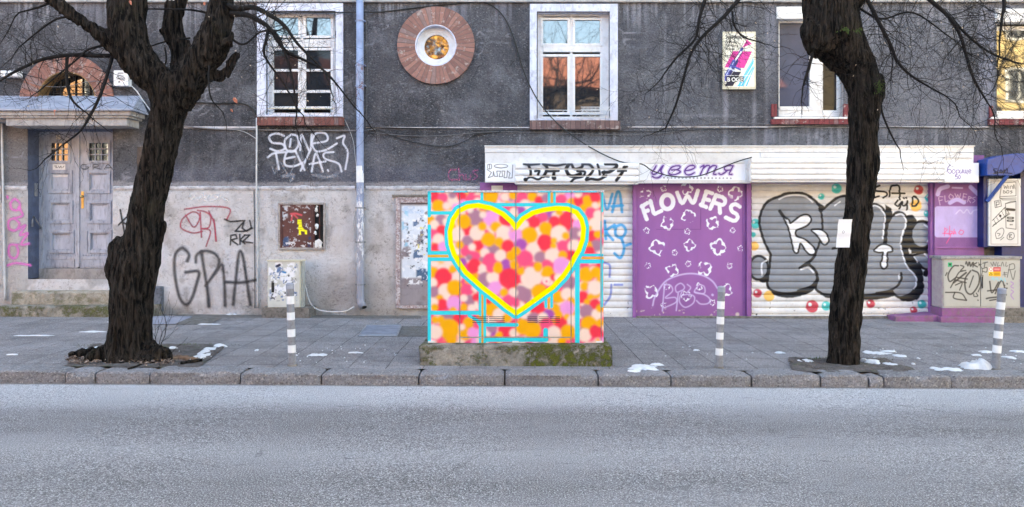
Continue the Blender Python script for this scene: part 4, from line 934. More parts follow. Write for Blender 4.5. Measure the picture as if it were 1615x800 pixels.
# right hand sign
cv = Canvas(1490, 1543, 258, 286.5, 0.5, C(226, 230, 244)); wash(cv, .12)
T = lambda p: tr(1440, 200, .275, p); PV = C(128, 110, 168)
for p in ([(214, 222), (200, 232), (198, 256), (212, 268), (220, 256), (212, 244), (200, 248)], [(228, 248), (224, 262), (234, 268), (242, 258), (236, 246), (228, 248)], [(250, 248), (246, 284)], [(250, 250), (262, 248), (262, 264), (250, 266)],
          [(270, 248), (268, 264), (276, 266), (284, 248)], [(284, 248), (283, 266)], [(291, 248), (290, 264), (299, 264), (300, 248)], [(300, 248), (300, 264), (309, 264), (310, 248)], [(310, 248), (309, 266), (314, 272)], [(318, 258), (332, 254), (326, 246), (318, 254), (322, 266), (332, 264)],
          [(256, 276), (244, 276), (243, 286), (254, 286), (255, 298), (243, 300)], [(266, 276), (260, 288), (266, 300), (272, 288), (266, 276)]): cv.stroke(T(p), 1.25, PV, .8)
board('sign_board', 1489.5, 1544, 257, 288, 12.12, cv, .2, label='small white end sign with a violet word and the number 50')
# purple uprights
f = MB(); f.pbox(757, 816, 288, 505, YS - .03, .12); f.build('post', M['purple'], shop, bevel=.004)
f = MB(); f.pbox(775, 793, 293, 302, YS - .034, .003); f.build('notice', M['paper'], shop)
for a, b in ((998.5, 1003.5), (1178, 1185), (1467.5, 1474.5)): MB().pbox(a, b, 287, 503, YS - .05, .14).build('post', M['purple'], shop, bevel=.005)
SH = slats(0.1135, 0.024, .03)
def shutter(x0, x1, y0, y1, paint, label):
    cv = Canvas(x0, x1, y0, y1, 0.7, C(226, 226, 230)); wash(cv, .30, 12, 25)
    cv.blend(np.clip((312 - cv.Y) / 20, 0, 1) * .35 * cv.noise(30, 7), C(190, 176, 160)); paint(cv)
    sp = np.clip((cv.noise(3.5, 17, 2) - .80) * 14, 0, 1) * np.clip((cv.Y - y1 + 30) / 20, 0, 1); cv.blend(sp, C(70, 62, 60))
    o = cv.mesh('roller_shutter', M['canvas_slat'], YS + .045, shop, yoff=SH, label=label)
    b = MB(); b.pbox(x0, x1, y1 - 1, y1 + 4, YS + .02, .05); b.build('bottom_rail', M['white_metal'], o, bevel=.004)
# left shutter, blue tag
def pl(cv):
    T = lambda p: tr(640, 280, .425, p); BL = C(40, 160, 222); BV = C(96, 116, 200)
    for p in ([(728, 60), (746, 118), (766, 62)], [(766, 128), (782, 60), (794, 62), (802, 128)], [(764, 108), (804, 104)], [(738, 162), (742, 228)], [(774, 176), (744, 200), (768, 232)],
              [(772, 186), (800, 176), (816, 198), (800, 224), (778, 212), (780, 180)], [(798, 222), (810, 262), (796, 298), (774, 282)], [(818, 252), (834, 246)]): cv.stroke(T(p), 4.6, BL, 1.8, .92)
    for p in ([(734, 316), (756, 326), (756, 368)], [(774, 398), (802, 398)], [(762, 398), (758, 440), (736, 472)]): cv.stroke(T(p), 3.6, BV, 1.8, .8)
shutter(816, 998.5, 290, 496, pl, 'left white roller shutter with blue spray letters at its right edge')
# right shutter, the big grey piece
def pr(cv):
    A = lambda p: tr(1180, 290, .15, p); B = lambda p: tr(1180, 400, .1375, p); Cc = lambda p: tr(1340, 290, .15, p); D = lambda p: tr(1340, 400, .1375, p)
    teal = C(40, 190, 190); red = C(196, 38, 72); org = C(246, 194, 96); gy = C(132, 138, 150); wh = C(230, 234, 246); bk = C(16, 17, 26)
    def bub(fn, x, y, r, c, s=.15, hl=True):
        (cx_, cy_), = fn([(x, y)]); r = r * s
        cv.circle(cx_, cy_, r, c, 2.0, .95)
        if hl: cv.circle(cx_ - r * .35, cy_ - r * .3, r * .28, C(225, 245, 250), 1.5, .9); cv.stroke([(cx_ - r * .5, cy_ + r * .35), (cx_, cy_ + r * .55), (cx_ + r * .5, cy_ + r * .3)], .9, tuple(v * .6 for v in c), 1.2, .6)
    bub(A, 925, 50, 54, teal); bub(A, 765, 135, 34, teal); bub(A, 72, 420, 52, teal); bub(A, 48, 535, 28, teal, hl=False); bub(A, 60, 655, 48, org, hl=False)
    bub(B, 103, 455, 50, red, .1375); bub(B, 235, 485, 62, org, .1375, False); bub(B, 728, 605, 72, red, .1375); bub(B, 890, 600, 54, teal, .1375); 
    bub(D, 235, 575, 50, red, .1375); bub(D, 822, 580, 50, teal, .1375); bub(D, 728, 648, 42, red, .1375)
    bub(Cc, 720, 65, 50, C(176, 28, 50)); bub(Cc, 828, 150, 44, teal); bub(Cc, 690, 230, 62, org, hl=False); bub(Cc, 805, 315, 34, teal)
    S1 = A([(315, 150), (400, 118), (500, 110), (600, 125), (690, 190), (742, 260), (768, 330), (775, 450), (765, 560), (735, 650), (690, 760)]) + B([(715, 70), (640, 150), (700, 140), (765, 205), (772, 290), (700, 370), (570, 425), (420, 442), (300, 420), (235, 372), (235, 290), (252, 180), (262, 60)]) + A([(245, 740), (185, 620), (145, 500), (128, 400), (150, 290), (210, 200)])
    S2 = A([(770, 300), (850, 225), (940, 160), (1010, 142), (1090, 150), (1180, 230)]) + Cc([(195, 262), (235, 230), (300, 242), (350, 300), (372, 400), (358, 500), (352, 590), (356, 690), (400, 700), (388, 610), (390, 520), (410, 420), (460, 340), (520, 312), (578, 360), (592, 430), (552, 560), (530, 640), (545, 720), (572, 790)]) + \
        D([(625, 70), (645, 150), (705, 210), (752, 290), (745, 370), (700, 430), (640, 470), (565, 487), (505, 445), (470, 412), (300, 450), (120, 466)]) + B([(905, 456), (825, 430), (782, 385), (808, 300), (782, 215), (728, 150), (712, 110), (765, 20)]) + A([(735, 650), (765, 560), (775, 450), (768, 330)])
    E1 = [(1196 + 13 * math.cos(a), 422.5 + 16.5 * math.sin(a)) for a in [i * math.pi / 8 for i in range(16)]]
    E2 = [(1453 + 15 * math.cos(a), 370 + 19 * math.sin(a)) for a in [i * math.pi / 8 for i in range(16)]]
    E3 = D([(735, 30), (800, 10), (880, 0), (925, 50), (930, 120), (890, 168), (835, 150), (800, 100), (770, 90)])
    ds = [cv.sdf(S) for S in (S1, S2, E1, E2, E3)]
    dm_ = np.minimum.reduce(ds)
    # black block shadow behind
    def shift(S, dx, dy): return [(a + dx, b + dy) for a, b in S]
    blk = np.minimum(cv.sdf(shift(S1, 3, 9)), np.minimum(cv.sdf(shift(S2, 5, 8)), cv.sdf(shift(S2, 13, 9))))
    blk = np.minimum(blk, np.minimum(cv.sdf(shift(E1, 8, 7)) , cv.sdf(shift(E2, -9, 9)))); blk = np.minimum(blk, cv.sdf(D([(640, 0), (760, 20), (820, 150), (840, 300), (830, 440), (760, 530), (690, 480), (770, 330), (700, 190), (650, 120)])))
    blk = np.minimum(blk, cv.sdf(Cc([(370, 220), (430, 260), (445, 340), (410, 420), (380, 420), (370, 330)]))); blk = np.minimum(blk, cv.sdf(Cc([(590, 330), (660, 330), (705, 420), (650, 560), (600, 640), (620, 790), (560, 800), (540, 640), (600, 480)])))
    blk = np.minimum(blk, cv.sdf(A([(690, 190), (740, 200), (815, 245), (770, 300), (750, 260)]), False))
    blk = np.minimum(blk, cv.sdf(Cc([(640, 650), (860, 640), (860, 720), (760, 720), (640, 740)]), False)); blk = np.minimum(blk, cv.sdf(Cc([(700, 400), (860, 392), (860, 470), (840, 440), (760, 405), (690, 450)]), False))
    blk = np.minimum(blk, np.hypot(cv.X - 1460, cv.Y - 431) - 5.5)
    rag = (cv.noise(5, 3, 3) - .5) * 1.2
    cv.blend(np.clip(.5 - (np.minimum(blk, dm_ - 4.2) + rag) / 1.6, 0, 1), bk)
    g_ = (0.88 + .28 * cv.noise(24, 9, 3, 2.2, .6))[..., None] * np.array(gy)
    m = np.clip(.5 - dm_ / 1.2, 0, 1)[..., None]; cv.c = cv.c * (1 - m) + g_ * m
    # re-open the line between the shapes
    for p, w in ((A([(742, 260), (768, 330), (776, 450), (768, 540), (735, 650), (690, 760)]), 3.6), (B([(765, 20), (715, 75), (610, 150)]), 4.2), (B([(700, 130), (768, 200), (785, 290), (730, 370), (570, 428)]), 4.6), (Cc([(378, 400), (372, 500), (368, 615)]), 6.5), (Cc([(378, 310), (382, 400)]), 8)):
        cv.stroke(p, w, bk, 1.3)
    cv.stroke(D([(582, 222), (590, 280), (545, 365), (450, 425), (300, 452)]), 3.6, bk, 1.2)
    for p, w in ((A([(320, 165), (400, 130), (500, 120), (600, 135), (672, 195)]), 2.2), (A([(905, 230), (960, 190)]), 2), (B([(205, 80), (155, 115), (150, 180), (155, 245)]), 2.6), (B([(600, 182), (690, 165), (742, 215)]), 2.6), (Cc([(205, 250), (260, 230), (320, 262), (365, 340), (358, 430), (342, 575)]), 2.2),
                 (Cc([(480, 330), (540, 320), (582, 372), (582, 440), (550, 520), (530, 620)]), 2.4), (Cc([(530, 650), (540, 700), (565, 790)]), 2.0), (D([(615, 60), (655, 155), (748, 262), (755, 350), (732, 400)]), 2.2), (Cc([(780, 432), (835, 480), (838, 560), (810, 608)]), 2.2), (Cc([(780, 738), (832, 775)]), 2), (D([(562, 240), (558, 290)]), 2), (D([(850, 5), (915, 60)]), 2), (D([(735, 40), (775, 100)]), 1.5)):
        cv.stroke(p, w, wh, 1.4, .92)
    KK = A([(380, 366), (410, 380), (440, 425), (490, 390), (560, 342), (615, 335), (648, 368), (625, 420), (560, 455), (502, 480), (482, 520), (505, 562), (582, 590), (655, 650), (692, 700), (682, 732), (642, 732), (602, 690), (558, 622), (530, 635), (512, 712), (486, 706), (465, 620), (442, 520), (418, 440)])
    DR = A([(672, 490), (755, 490), (812, 535), (832, 600), (802, 632), (770, 605), (732, 545)])
    MU = Cc([(262, 702), (300, 662), (350, 645), (412, 662), (438, 700), (390, 712), (378, 740), (385, 790)]) + D([(412, 60), (415, 130), (388, 165), (358, 130), (378, 60), (385, 0)]) + Cc([(352, 740), (350, 712), (300, 712)])
    for S in (KK, DR, MU):
        d = cv.sdf(S); cv.blend(np.clip(.5 - (d - 3.0) / 1.2, 0, 1), bk); cv.blend(np.clip(.5 - d / 1.2, 0, 1), wh)
    cv.stroke(A([(330, 290), (360, 335), (400, 370)]), [5.5, 5, 3], bk, 1.5); cv.stroke(B([(585, 165), (640, 130), (690, 100)]), 4, bk, 1.2); cv.stroke(A([(885, 680), (925, 672)]), 4, bk, 1.2)
    for p in ([(218, 20), (230, 140), (302, 132)], [(312, 18), (264, 42), (270, 74), (368, 86), (386, 118), (350, 148)], [(412, 132), (426, 36), (470, 18), (514, 30), (522, 166)], [(440, 100), (572, 102)], [(500, 174), (474, 212), (506, 236), (540, 192), (526, 240), (514, 262)],
              [(546, 190), (556, 230), (590, 220), (600, 182), (596, 272)], [(566, 150), (568, 153)], [(592, 147), (594, 150)], [(652, 232), (662, 138), (700, 148), (716, 190), (690, 230), (652, 236)]): cv.stroke(Cc(p), 3.1, K_, 1.1)
    cv.circle(1193, 496, 1.4, K_, 1); cv.circle(1455, 493, 1.4, K_, 1)
shutter(1185, 1468, 289, 499, pr, 'right white roller shutter with big grey bubble lettering')
# purple panel with the painted flowers
cv = Canvas(1003, 1178.5, 289, 500.5, 0.6, C(152, 98, 168))
cv.c *= (0.9 + .2 * cv.noise(50, 2, 4, .5, 3)[..., None]); cv.blend(np.clip((cv.Y - 460) / 40, 0, 1) * .35, C(130, 84, 130)); 
cv.blend(np.clip((cv.noise(60, 8, 3) - .55) * 4, 0, 1) * .25, C(120, 76, 146))
A = lambda p: tr(1000, 250, .15, p); B = lambda p: tr(1000, 370, .175, p); WH = C(238, 240, 252)
for p in ([(84, 498), (132, 640)], [(80, 505), (140, 470)], [(105, 560), (146, 548)], [(172, 446), (206, 575), (222, 582), (288, 552)], [(452, 360), (505, 470), (562, 398), (622, 468), (672, 338)],
          [(762, 348), (712, 492)], [(758, 348), (822, 368)], [(738, 425), (790, 440)], [(700, 488), (760, 512)], [(862, 385), (802, 530)], [(866, 390), (935, 412), (958, 452), (930, 488), (850, 466)], [(895, 488), (905, 572)],
          [(1112, 508), (1064, 482), (1020, 505), (1030, 555), (1080, 590), (1085, 632), (1045, 655), (965, 622)]): cv.stroke(A(p), 6.2, WH, 1.0, smooth=len(p) > 4, rag=1.2)
ang = [i * 2 * math.pi / 16 for i in range(17)]
cv.stroke(A([(350 + 62 * math.cos(a), 458 + 74 * math.sin(a)) for a in ang]), 7.0, WH, 1.0)
def fl(fn, x, y, r, s, k, n=4):
    (cx_, cy_), = fn([(x, y)]); r = r * s; th = np.arctan2(cv.Y - cy_, cv.X - cx_); d = np.hypot(cv.X - cx_, cv.Y - cy_)
    rs = random.Random(k); ph = rs.uniform(0, 6); ri = r * (.66 + .21 * np.cos(n * th + ph)); ro = r * (.92 + .10 * np.cos(n * th + ph + .3))
    nz = cv.noise(max(2.2, r * .5), k, 3); ro = ro + (nz - .5) * r * .7; gap = np.clip((cv.noise(r * .8, k + 40, 2) - .27) * 10, 0, 1)
    m = np.clip(.5 - (d - ro) / .9, 0, 1) * np.clip(.5 + (d - ri) / .9, 0, 1) * (d < r * 1.9) * gap
    cv.blend(m, WH)
for i, (x, y, r) in enumerate([(118, 372, 62), (1066, 370, 76), (350, 680, 70), (570, 610, 74), (825, 680, 70), (550, 318, 68)]): fl(A, x, y, r, .15, i + 1)
for i, (x, y, r) in enumerate([(312, 315, 32), (905, 320, 34), (130, 760, 32), (562, 768, 34), (1036, 756, 30)]): fl(A, x, y, r, .15, i + 11, 5)
for i, (x, y, r) in enumerate([(205, 115, 70), (500, 95, 56), (762, 112, 72), (345, 325, 60), (635, 305, 66), (155, 515, 64), (825, 500, 66)]): fl(B, x, y, r, .175, i + 21)
for i, (x, y, r) in enumerate([(367, 165, 28), (960, 127, 30), (125, 280, 28), (490, 265, 29), (860, 283, 27), (265, 635, 28), (705, 615, 28), (470, 555, 46), (295, 470, 32), (585, 470, 34)]): fl(B, x, y, r, .175, i + 31, 5)
LV = C(214, 196, 240)
for p, w in (([(168, 640), (190, 560), (270, 435), (370, 378), (500, 352), (620, 370), (705, 420), (752, 485)], 2.3), ([(275, 450), (262, 600), (255, 690)], 1.9), ([(275, 452), (328, 458), (346, 510), (282, 572), (370, 568), (376, 612), (270, 662)], 1.7), ([(398, 530), (388, 620), (380, 685)], 1.9),
             ([(440, 500), (385, 520), (375, 470), (420, 440), (455, 475), (430, 520), (408, 600), (458, 656), (530, 622), (545, 565), (500, 540), (430, 548)], 1.7), ([(480, 450), (510, 480), (480, 520)], 1.6), ([(588, 450), (632, 470), (632, 530), (545, 520), (580, 455)], 1.6), ([(545, 518), (640, 545), (684, 585), (664, 622), (600, 626), (563, 596)], 1.8), ([(706, 544), (709, 546)], 3.4)):
    cv.stroke(B(p), w, LV, 1.8, .85)
cv.blend(np.clip((cv.noise(7, 51, 3) - .70) * 14, 0, 1) * np.clip((cv.Y - 484) / 8, 0, 1), C(206, 190, 190)); cv.circle(1163, 496, 3, C(214, 200, 196), 2, .9)
pn = cv.mesh('door_panel', M['canvas'], YS + .01, shop, label='purple sheet metal door painted with white flowers and the word FLOWERS')
f = MB(); f.pbox(1035, 1105, 361.5, 362, YS + .007, .004); f.pbox(1105, 1105.5, 330, 362, YS + .007, .004); f.build('seam', pm('seam_purple', C(112, 68, 126)), pn)
f = MB(); f.pbox(1172, 1176, 289, 500, YS - .005, .02); f.build('door_edge', M['purple'], pn, bevel=.003)
# purple end wall
Y2 = 12.36
cv = Canvas(1474, 1552, 245, 405, 0.6, C(140, 94, 150)); cv.c *= (.88 + .22 * cv.noise(28, 2)[..., None])
T = lambda p: tr(1440, 200, .275, p); LV = C(196, 178, 228)
d = np.maximum(np.abs(cv.X - (1440 + .275 * 262)) - 34, np.abs(cv.Y - (200 + .275 * 545)) - 20); dd = np.hypot(np.maximum(np.abs(cv.X - 1512) - 33, 0), np.maximum(np.abs(cv.Y - 350) - 19, 0)) - 5.5
cv.blend(np.clip(.5 - dd / 1.5, 0, 1) * (.85 + .15 * cv.noise(12, 4)), LV)
for p, w in (([(142, 388), (155, 358), (200, 342)], 6.5), ([(226, 350), (282, 352)], 2.5), ([(330, 346), (372, 386)], 6.5), ([(212, 436), (252, 418), (292, 434)], 6.5)): cv.stroke(T(p), w, LV, 1.4)
for p in ([(155, 450), (148, 405), (172, 402)], [(150, 425), (168, 420)], [(182, 396), (186, 430), (202, 424)], [(214, 386), (206, 402), (218, 416), (232, 402), (214, 386)], [(240, 384), (250, 404), (256, 390), (266, 408), (272, 384)], [(290, 384), (286, 420), (304, 424)], [(290, 384), (308, 388)], [(288, 402), (302, 404)], [(320, 400), (312, 432)], [(320, 400), (336, 408), (318, 416), (330, 436)], [(358, 404), (342, 410), (356, 424), (342, 436)]): cv.stroke(T(p), 1.0, C(206, 176, 206), .9)
for p in ([(182, 580), (180, 625)], [(184, 585), (196, 590), (184, 605)], [(210, 570), (208, 622)], [(214, 600), (226, 602), (216, 620)], [(236, 588), (232, 618), (240, 600), (246, 616)], [(192, 668), (215, 620), (170, 612), (240, 612)], [(270, 596), (262, 610), (280, 618), (290, 600), (270, 592)]): cv.stroke(T(p), 1.2, C(236, 84, 140), 1.0, .9)
for p in ([(245, 500), (270, 478), (290, 495), (310, 475), (330, 500), (350, 480), (385, 480), (400, 515)],): cv.stroke(T(p), 1.5, C(232, 222, 246), 1.5, .7)
pe = cv.mesh('end_wall', M['canvas_rough'], Y2, shop, label='purple end wall panel with lavender rectangle and thin white lettering')
f = MB(); f.box(X(1474, Y2), X(1552, Y2), Y2 + .004, YF + .02, -.05, Z(245, Y2)); f.build('pier', M['purple_old'], shop)
f = MB(); f.pbox(1474, 1550, 389.5, 391.5, Y2 - .02, .02); f.build('trim', M['purple'], pe)
f = MB(); Ys = 12.05; f.add(*[(lambda a: a)([(X(1398, YS), YS, -.06), (X(1412, Ys), Ys, -.06), (X(1482, Ys), Ys, -.06), (X(1482, Ys), YS, -.06), (X(1398, YS), YS, .035), (X(1412, Ys) , Ys, .055), (X(1482, Ys), Ys, .075), (X(1482, Ys), YS, .09)]), [(0, 1, 5, 4), (1, 2, 6, 5), (2, 3, 7, 6), (3, 0, 4, 7), (4, 5, 6, 7), (3, 2, 1, 0)]])
f.build('doorstep', M['purple_old'], shop, bevel=.012)
f = MB(); f.box(X(1003, YS), X(1400, YS), YS - .08, YS + .05, -.06, .012); f.build('sill_strip', M['concrete'], shop, bevel=.01)

# ================================================================== BLUE KIOSK at the right edge
Yk = 12.2
ki = thing('computer_shop', 'blue shop front with rounded blue awning box at the right end', 'shop front', (X(1600, Yk), Yk, 0))
f = MB(); f.pbox(1551, 1559, 252, 390, Yk, .25); f.pbox(1559, 1612, 385, 389.5, Yk + .01, .2); f.pbox(1580, 1612, 389.5, 486, Yk + .02, .2); f.pbox(1609, 1720, 262, 506, Yk + .03, .2); f.build('frame', M['blue_dark'], ki, bevel=.006)
f = MB(); f.pbox(1474, 1580, 389.5, 486, Yk + .21, .08); f.build('grey_wall', M['concrete'], ki)
Yb = 12.0; s_ = Yb / F
cr = [(1556, 277), (1598, 277), (1610, 273), (1618, 264), (1622, 252), (1621, 242), (1600, 242), (1576, 245.5), (1557, 251)]
aw_ = MB().prism([(X(a, Yb), Z(b, Yb)) for a, b in cr][::-1], Yb, Yb + .24)
awn = aw_.build('awning_box', M['blue'], ki, bevel=.012)
f = MB(); f.pbox(1616, 1720, 246, 268, Yb + .02, .22); f.build('awning_box', M['blue'], ki, bevel=.02)
cv = Canvas(1560, 1602, 262, 276, .5, C(8, 10, 30), 0.0); T = lambda p: tr(1545, 230, .2125, p)
for p in ([(130, 172), (108, 172), (106, 186), (124, 192), (104, 204)], [(138, 184), (134, 200), (148, 200), (150, 184)], [(158, 176), (160, 202), (174, 190), (160, 186)], [(184, 178), (182, 200)], [(186, 190), (204, 168), (206, 198)], [(104, 206), (160, 200), (240, 206)]): cv.stroke(T(p), 1.2, C(8, 10, 30), .9)
cv.mesh('graffiti', M['spray'], Yb - .004, awn, drop=True)
f = MB(); f.tube([P(1557, 318, Yk - .02), P(1589, 277, Yb + .02)], .035, 4); f.build('brace', M['blue'], ki)
cv = Canvas(1562, 1608.5, 284, 386.5, .55, C(214, 210, 208)); wash(cv, .15)
d_ = T
for p, w in (([(84, 262), (84, 262), (284, 262), (284, 730), (84, 730), (84, 262)], 1.0),): cv.stroke(T(p), w, C(150, 146, 148), .8, smooth=False)
for p in ([(165, 275), (270, 270), (270, 372), (150, 378), (165, 275)], [(150, 385), (170, 402), (270, 402)], [(150, 378), (150, 392), (272, 388)], [(110, 412), (155, 402), (162, 448), (116, 460), (110, 412)], [(122, 420), (145, 415), (145, 435), (122, 440)], [(122, 420), (128, 455)],
          [(95, 555), (190, 455), (218, 500), (95, 600)], [(192, 430), (270, 415), (270, 620), (196, 610), (192, 430)], [(192, 430), (230, 415), (270, 412)], [(100, 590), (225, 505)]): cv.stroke(T(p), 1.0, K_, .8, smooth=False)
for p in ([(180, 292), (186, 318), (194, 300), (202, 318), (208, 292)], [(216, 300), (216, 318)], [(228, 318), (230, 300), (244, 302), (246, 318)], [(250, 318), (254, 288), (262, 318)], [(178, 332), (178, 352), (194, 346), (178, 332)], [(204, 332), (200, 350), (216, 350), (216, 334), (204, 332)], [(240, 334), (228, 338), (242, 346), (230, 354)],
          [(125, 690), (118, 650), (145, 620), (172, 612), (180, 640), (160, 680), (125, 690)], [(130, 650), (152, 655), (140, 670)], [(155, 700), (180, 680)], [(205, 668), (225, 645), (252, 650), (256, 680), (232, 698), (206, 690), (205, 668)], [(222, 686), (222, 658), (238, 660), (224, 672), (240, 686)]): cv.stroke(T(p), .95, K_, .8)
for i in range(5):
    for j in range(4): x_, y_ = T([(104 + i * 20 + j * 6, 560 - i * 20 + j * 11 - 12)])[0]; cv.circle(x_, y_, .8, K_, .7)
cv.circle(*T([(153, 520)])[0], 2, K_, 1)
for y_ in (472,): cv.stroke(T([(205, y_), (256, y_ + 4)]), 4.2, C(30, 18, 20), .8, smooth=False)
for y_ in (535, 556): cv.stroke(T([(210, y_), (248, y_ + 1)]), 3.4, K_, .8); cv.stroke(T([(216, y_), (240, y_ + 1)]), .8, C(200, 200, 200), .6)
cv.circle(*T([(228, 586)])[0], 1, K_, .8); cv.circle(*T([(240, 586)])[0], 1, K_, .8)
pb = MB().pbox(1559.5, 1610, 282, 388, Yk - .03, .05).build('poster_board', M['white_metal'], ki, bevel=.004)
cv.mesh('lettering', M['canvas'], Yk - .033, pb)

# ================================================================== STREET CABINETS
# tall mural cabinet
Yh = 8.32
mc = thing('street_cabinet', 'big utility cabinet painted with a yellow heart over coloured dots', 'utility cabinet', (X(813, Yh), Yh + .3, G(0)))
pal = dict(o=C(255, 182, 18), r=C(252, 54, 84), p=C(253, 84, 140), w=C(252, 226, 220), l=C(244, 160, 236), g=C(178, 128, 160), v=C(176, 84, 190))
cv = Canvas(674.5, 952, 303.5, 541, 0.65, C(250, 225, 222))
rs = random.Random(42)
for i in range(620):
    k = rs.choice('oooorrrpppppppwwllg'); cv.circle(rs.uniform(672, 955), rs.uniform(302, 543), rs.uniform(4, 10), pal[k], 4.4)
def dots(ox, oy, s, L):
    for k, x, y, r in L: cv.circle(ox + s * x, oy + s * y, s * r, pal[k], 3.9)
dots(670, 300, .15, [('r', 110, 90, 50), ('p', 190, 80, 55), ('o', 140, 170, 68), ('w', 230, 165, 40), ('w', 310, 125, 62), ('r', 390, 70, 50), ('l', 400, 150, 50), ('p', 485, 90, 55), ('w', 555, 120, 40), ('o', 690, 60, 85), ('w', 840, 70, 45), ('o', 930, 50, 50), ('g', 290, 50, 40), ('l', 330, 190, 50),
    ('g', 170, 310, 60), ('o', 55, 315, 50), ('w', 100, 365, 48), ('r', 175, 420, 55), ('w', 225, 330, 38), ('p', 100, 470, 50), ('w', 145, 520, 62), ('r', 110, 600, 45), ('l', 200, 600, 60),
    ('g', 530, 290, 85), ('r', 440, 420, 60), ('w', 340, 470, 75), ('g', 450, 540, 60), ('r', 560, 580, 60), ('p', 430, 640, 60), ('p', 530, 700, 60), ('g', 720, 620, 65), ('r', 850, 300, 75), ('o', 410, 330, 75), ('w', 475, 205, 35), ('w', 550, 450, 78), ('l', 690, 300, 78), ('w', 610, 260, 34), ('o', 605, 380, 46), ('o', 745, 385, 55), ('w', 830, 455, 80), ('o', 670, 520, 75), ('o', 780, 545, 50), ('l', 950, 460, 70), ('o', 945, 435, 32), ('r', 875, 590, 70), ('v', 985, 560, 45), ('o', 960, 640, 45),
    ('o', 365, 575, 44), ('w', 497, 598, 38), ('w', 632, 660, 48), ('g', 465, 708, 32), ('g', 597, 728, 25), ('p', 690, 740, 80), ('w', 797, 690, 62), ('o', 910, 695, 55), ('v', 400, 750, 40), ('r', 520, 790, 70), ('v', 850, 770, 45), ('o', 940, 790, 50), ('o', 770, 800, 45), ('w', 935, 230, 42), ('p', 850, 200, 50)])
dots(810, 300, .15, [('p', 90, 70, 60), ('o', 200, 70, 55), ('r', 270, 110, 50), ('g', 340, 80, 45), ('w', 120, 160, 60), ('v', 80, 220, 50), ('w', 0, 230, 42), ('w', 485, 40, 50), ('l', 590, 60, 55), ('p', 500, 100, 60), ('o', 610, 130, 50), ('r', 690, 110, 60), ('w', 680, 40, 40), ('o', 770, 95, 42), ('o', 780, 140, 45), ('r', 860, 80, 55), ('o', 740, 190, 45), ('w', 858, 162, 35), ('p', 810, 240, 60), ('w', 890, 260, 50), ('w', 870, 360, 75), ('r', 820, 480, 60), ('o', 885, 465, 40), ('g', 870, 585, 62), ('o', 790, 590, 40), ('r', 800, 640, 50), ('o', 800, 400, 25),
    ('v', 395, 240, 50), ('w', 445, 270, 45), ('p', 300, 290, 60), ('r', 215, 340, 65), ('w', 100, 370, 60), ('r', 430, 330, 60), ('w', 265, 430, 45), ('r', 560, 310, 85), ('o', 480, 225, 40), ('l', 670, 360, 50), ('w', 650, 270, 40), ('g', 640, 460, 70), ('o', 165, 475, 88), ('o', 335, 400, 68), ('r', 330, 550, 85), ('w', 480, 460, 88), ('o', 425, 530, 32), ('o', 420, 585, 32), ('p', 520, 590, 65), ('o', 548, 480, 40), ('w', 640, 590, 70), ('w', 705, 460, 30), ('l', 25, 480, 60), ('v', 80, 570, 60), ('w', 200, 625, 70), ('g', 280, 710, 65), ('p', 120, 720, 88), ('w', 402, 690, 74), ('r', 610, 690, 60), ('o', 515, 685, 48), ('l', 500, 790, 85), ('o', 30, 640, 45), ('p', 350, 790, 60), ('o', 255, 800, 45), ('p', 745, 790, 50)])
dots(670, 420, .1625, [('o', 80, 60, 55), ('r', 180, 100, 85), ('o', 275, 30, 42), ('w', 75, 160, 45), ('g', 90, 250, 55), ('w', 320, 100, 48), ('w', 200, 240, 70), ('o', 290, 210, 78), ('p', 410, 230, 65), ('o', 145, 310, 36), ('r', 170, 370, 55), ('w', 90, 350, 40), ('l', 285, 360, 72), ('g', 435, 330, 52), ('w', 380, 310, 34), ('o', 380, 400, 38), ('o', 95, 400, 36), ('o', 275, 430, 35), ('w', 455, 410, 40), ('r', 500, 300, 40), ('w', 490, 210, 35),
    ('g', 230, 500, 60), ('o', 100, 520, 35), ('o', 155, 520, 38), ('r', 330, 510, 60), ('o', 235, 610, 100), ('w', 100, 640, 70), ('o', 430, 550, 58), ('o', 390, 660, 60), ('l', 470, 650, 55), ('w', 360, 590, 30), ('p', 510, 570, 40), ('o', 640, 400, 85), ('w', 720, 470, 60), ('o', 800, 500, 45), ('r', 620, 340, 30), ('v', 650, 640, 45), ('w', 610, 650, 30), ('r', 780, 620, 70), ('g', 650, 600, 45), ('o', 720, 670, 35), ('w', 860, 650, 40),
    ('o', 460, 110, 65), ('g', 590, 130, 75), ('r', 470, 20, 55), ('w', 555, 20, 34), ('w', 660, 110, 62), ('p', 640, 20, 45), ('o', 710, 25, 48), ('v', 795, 10, 35), ('l', 680, 215, 68), ('r', 820, 120, 100), ('o', 768, 258, 42), ('w', 855, 255, 42), ('p', 820, 350, 75), ('w', 885, 400, 40), ('g', 920, 220, 35)])
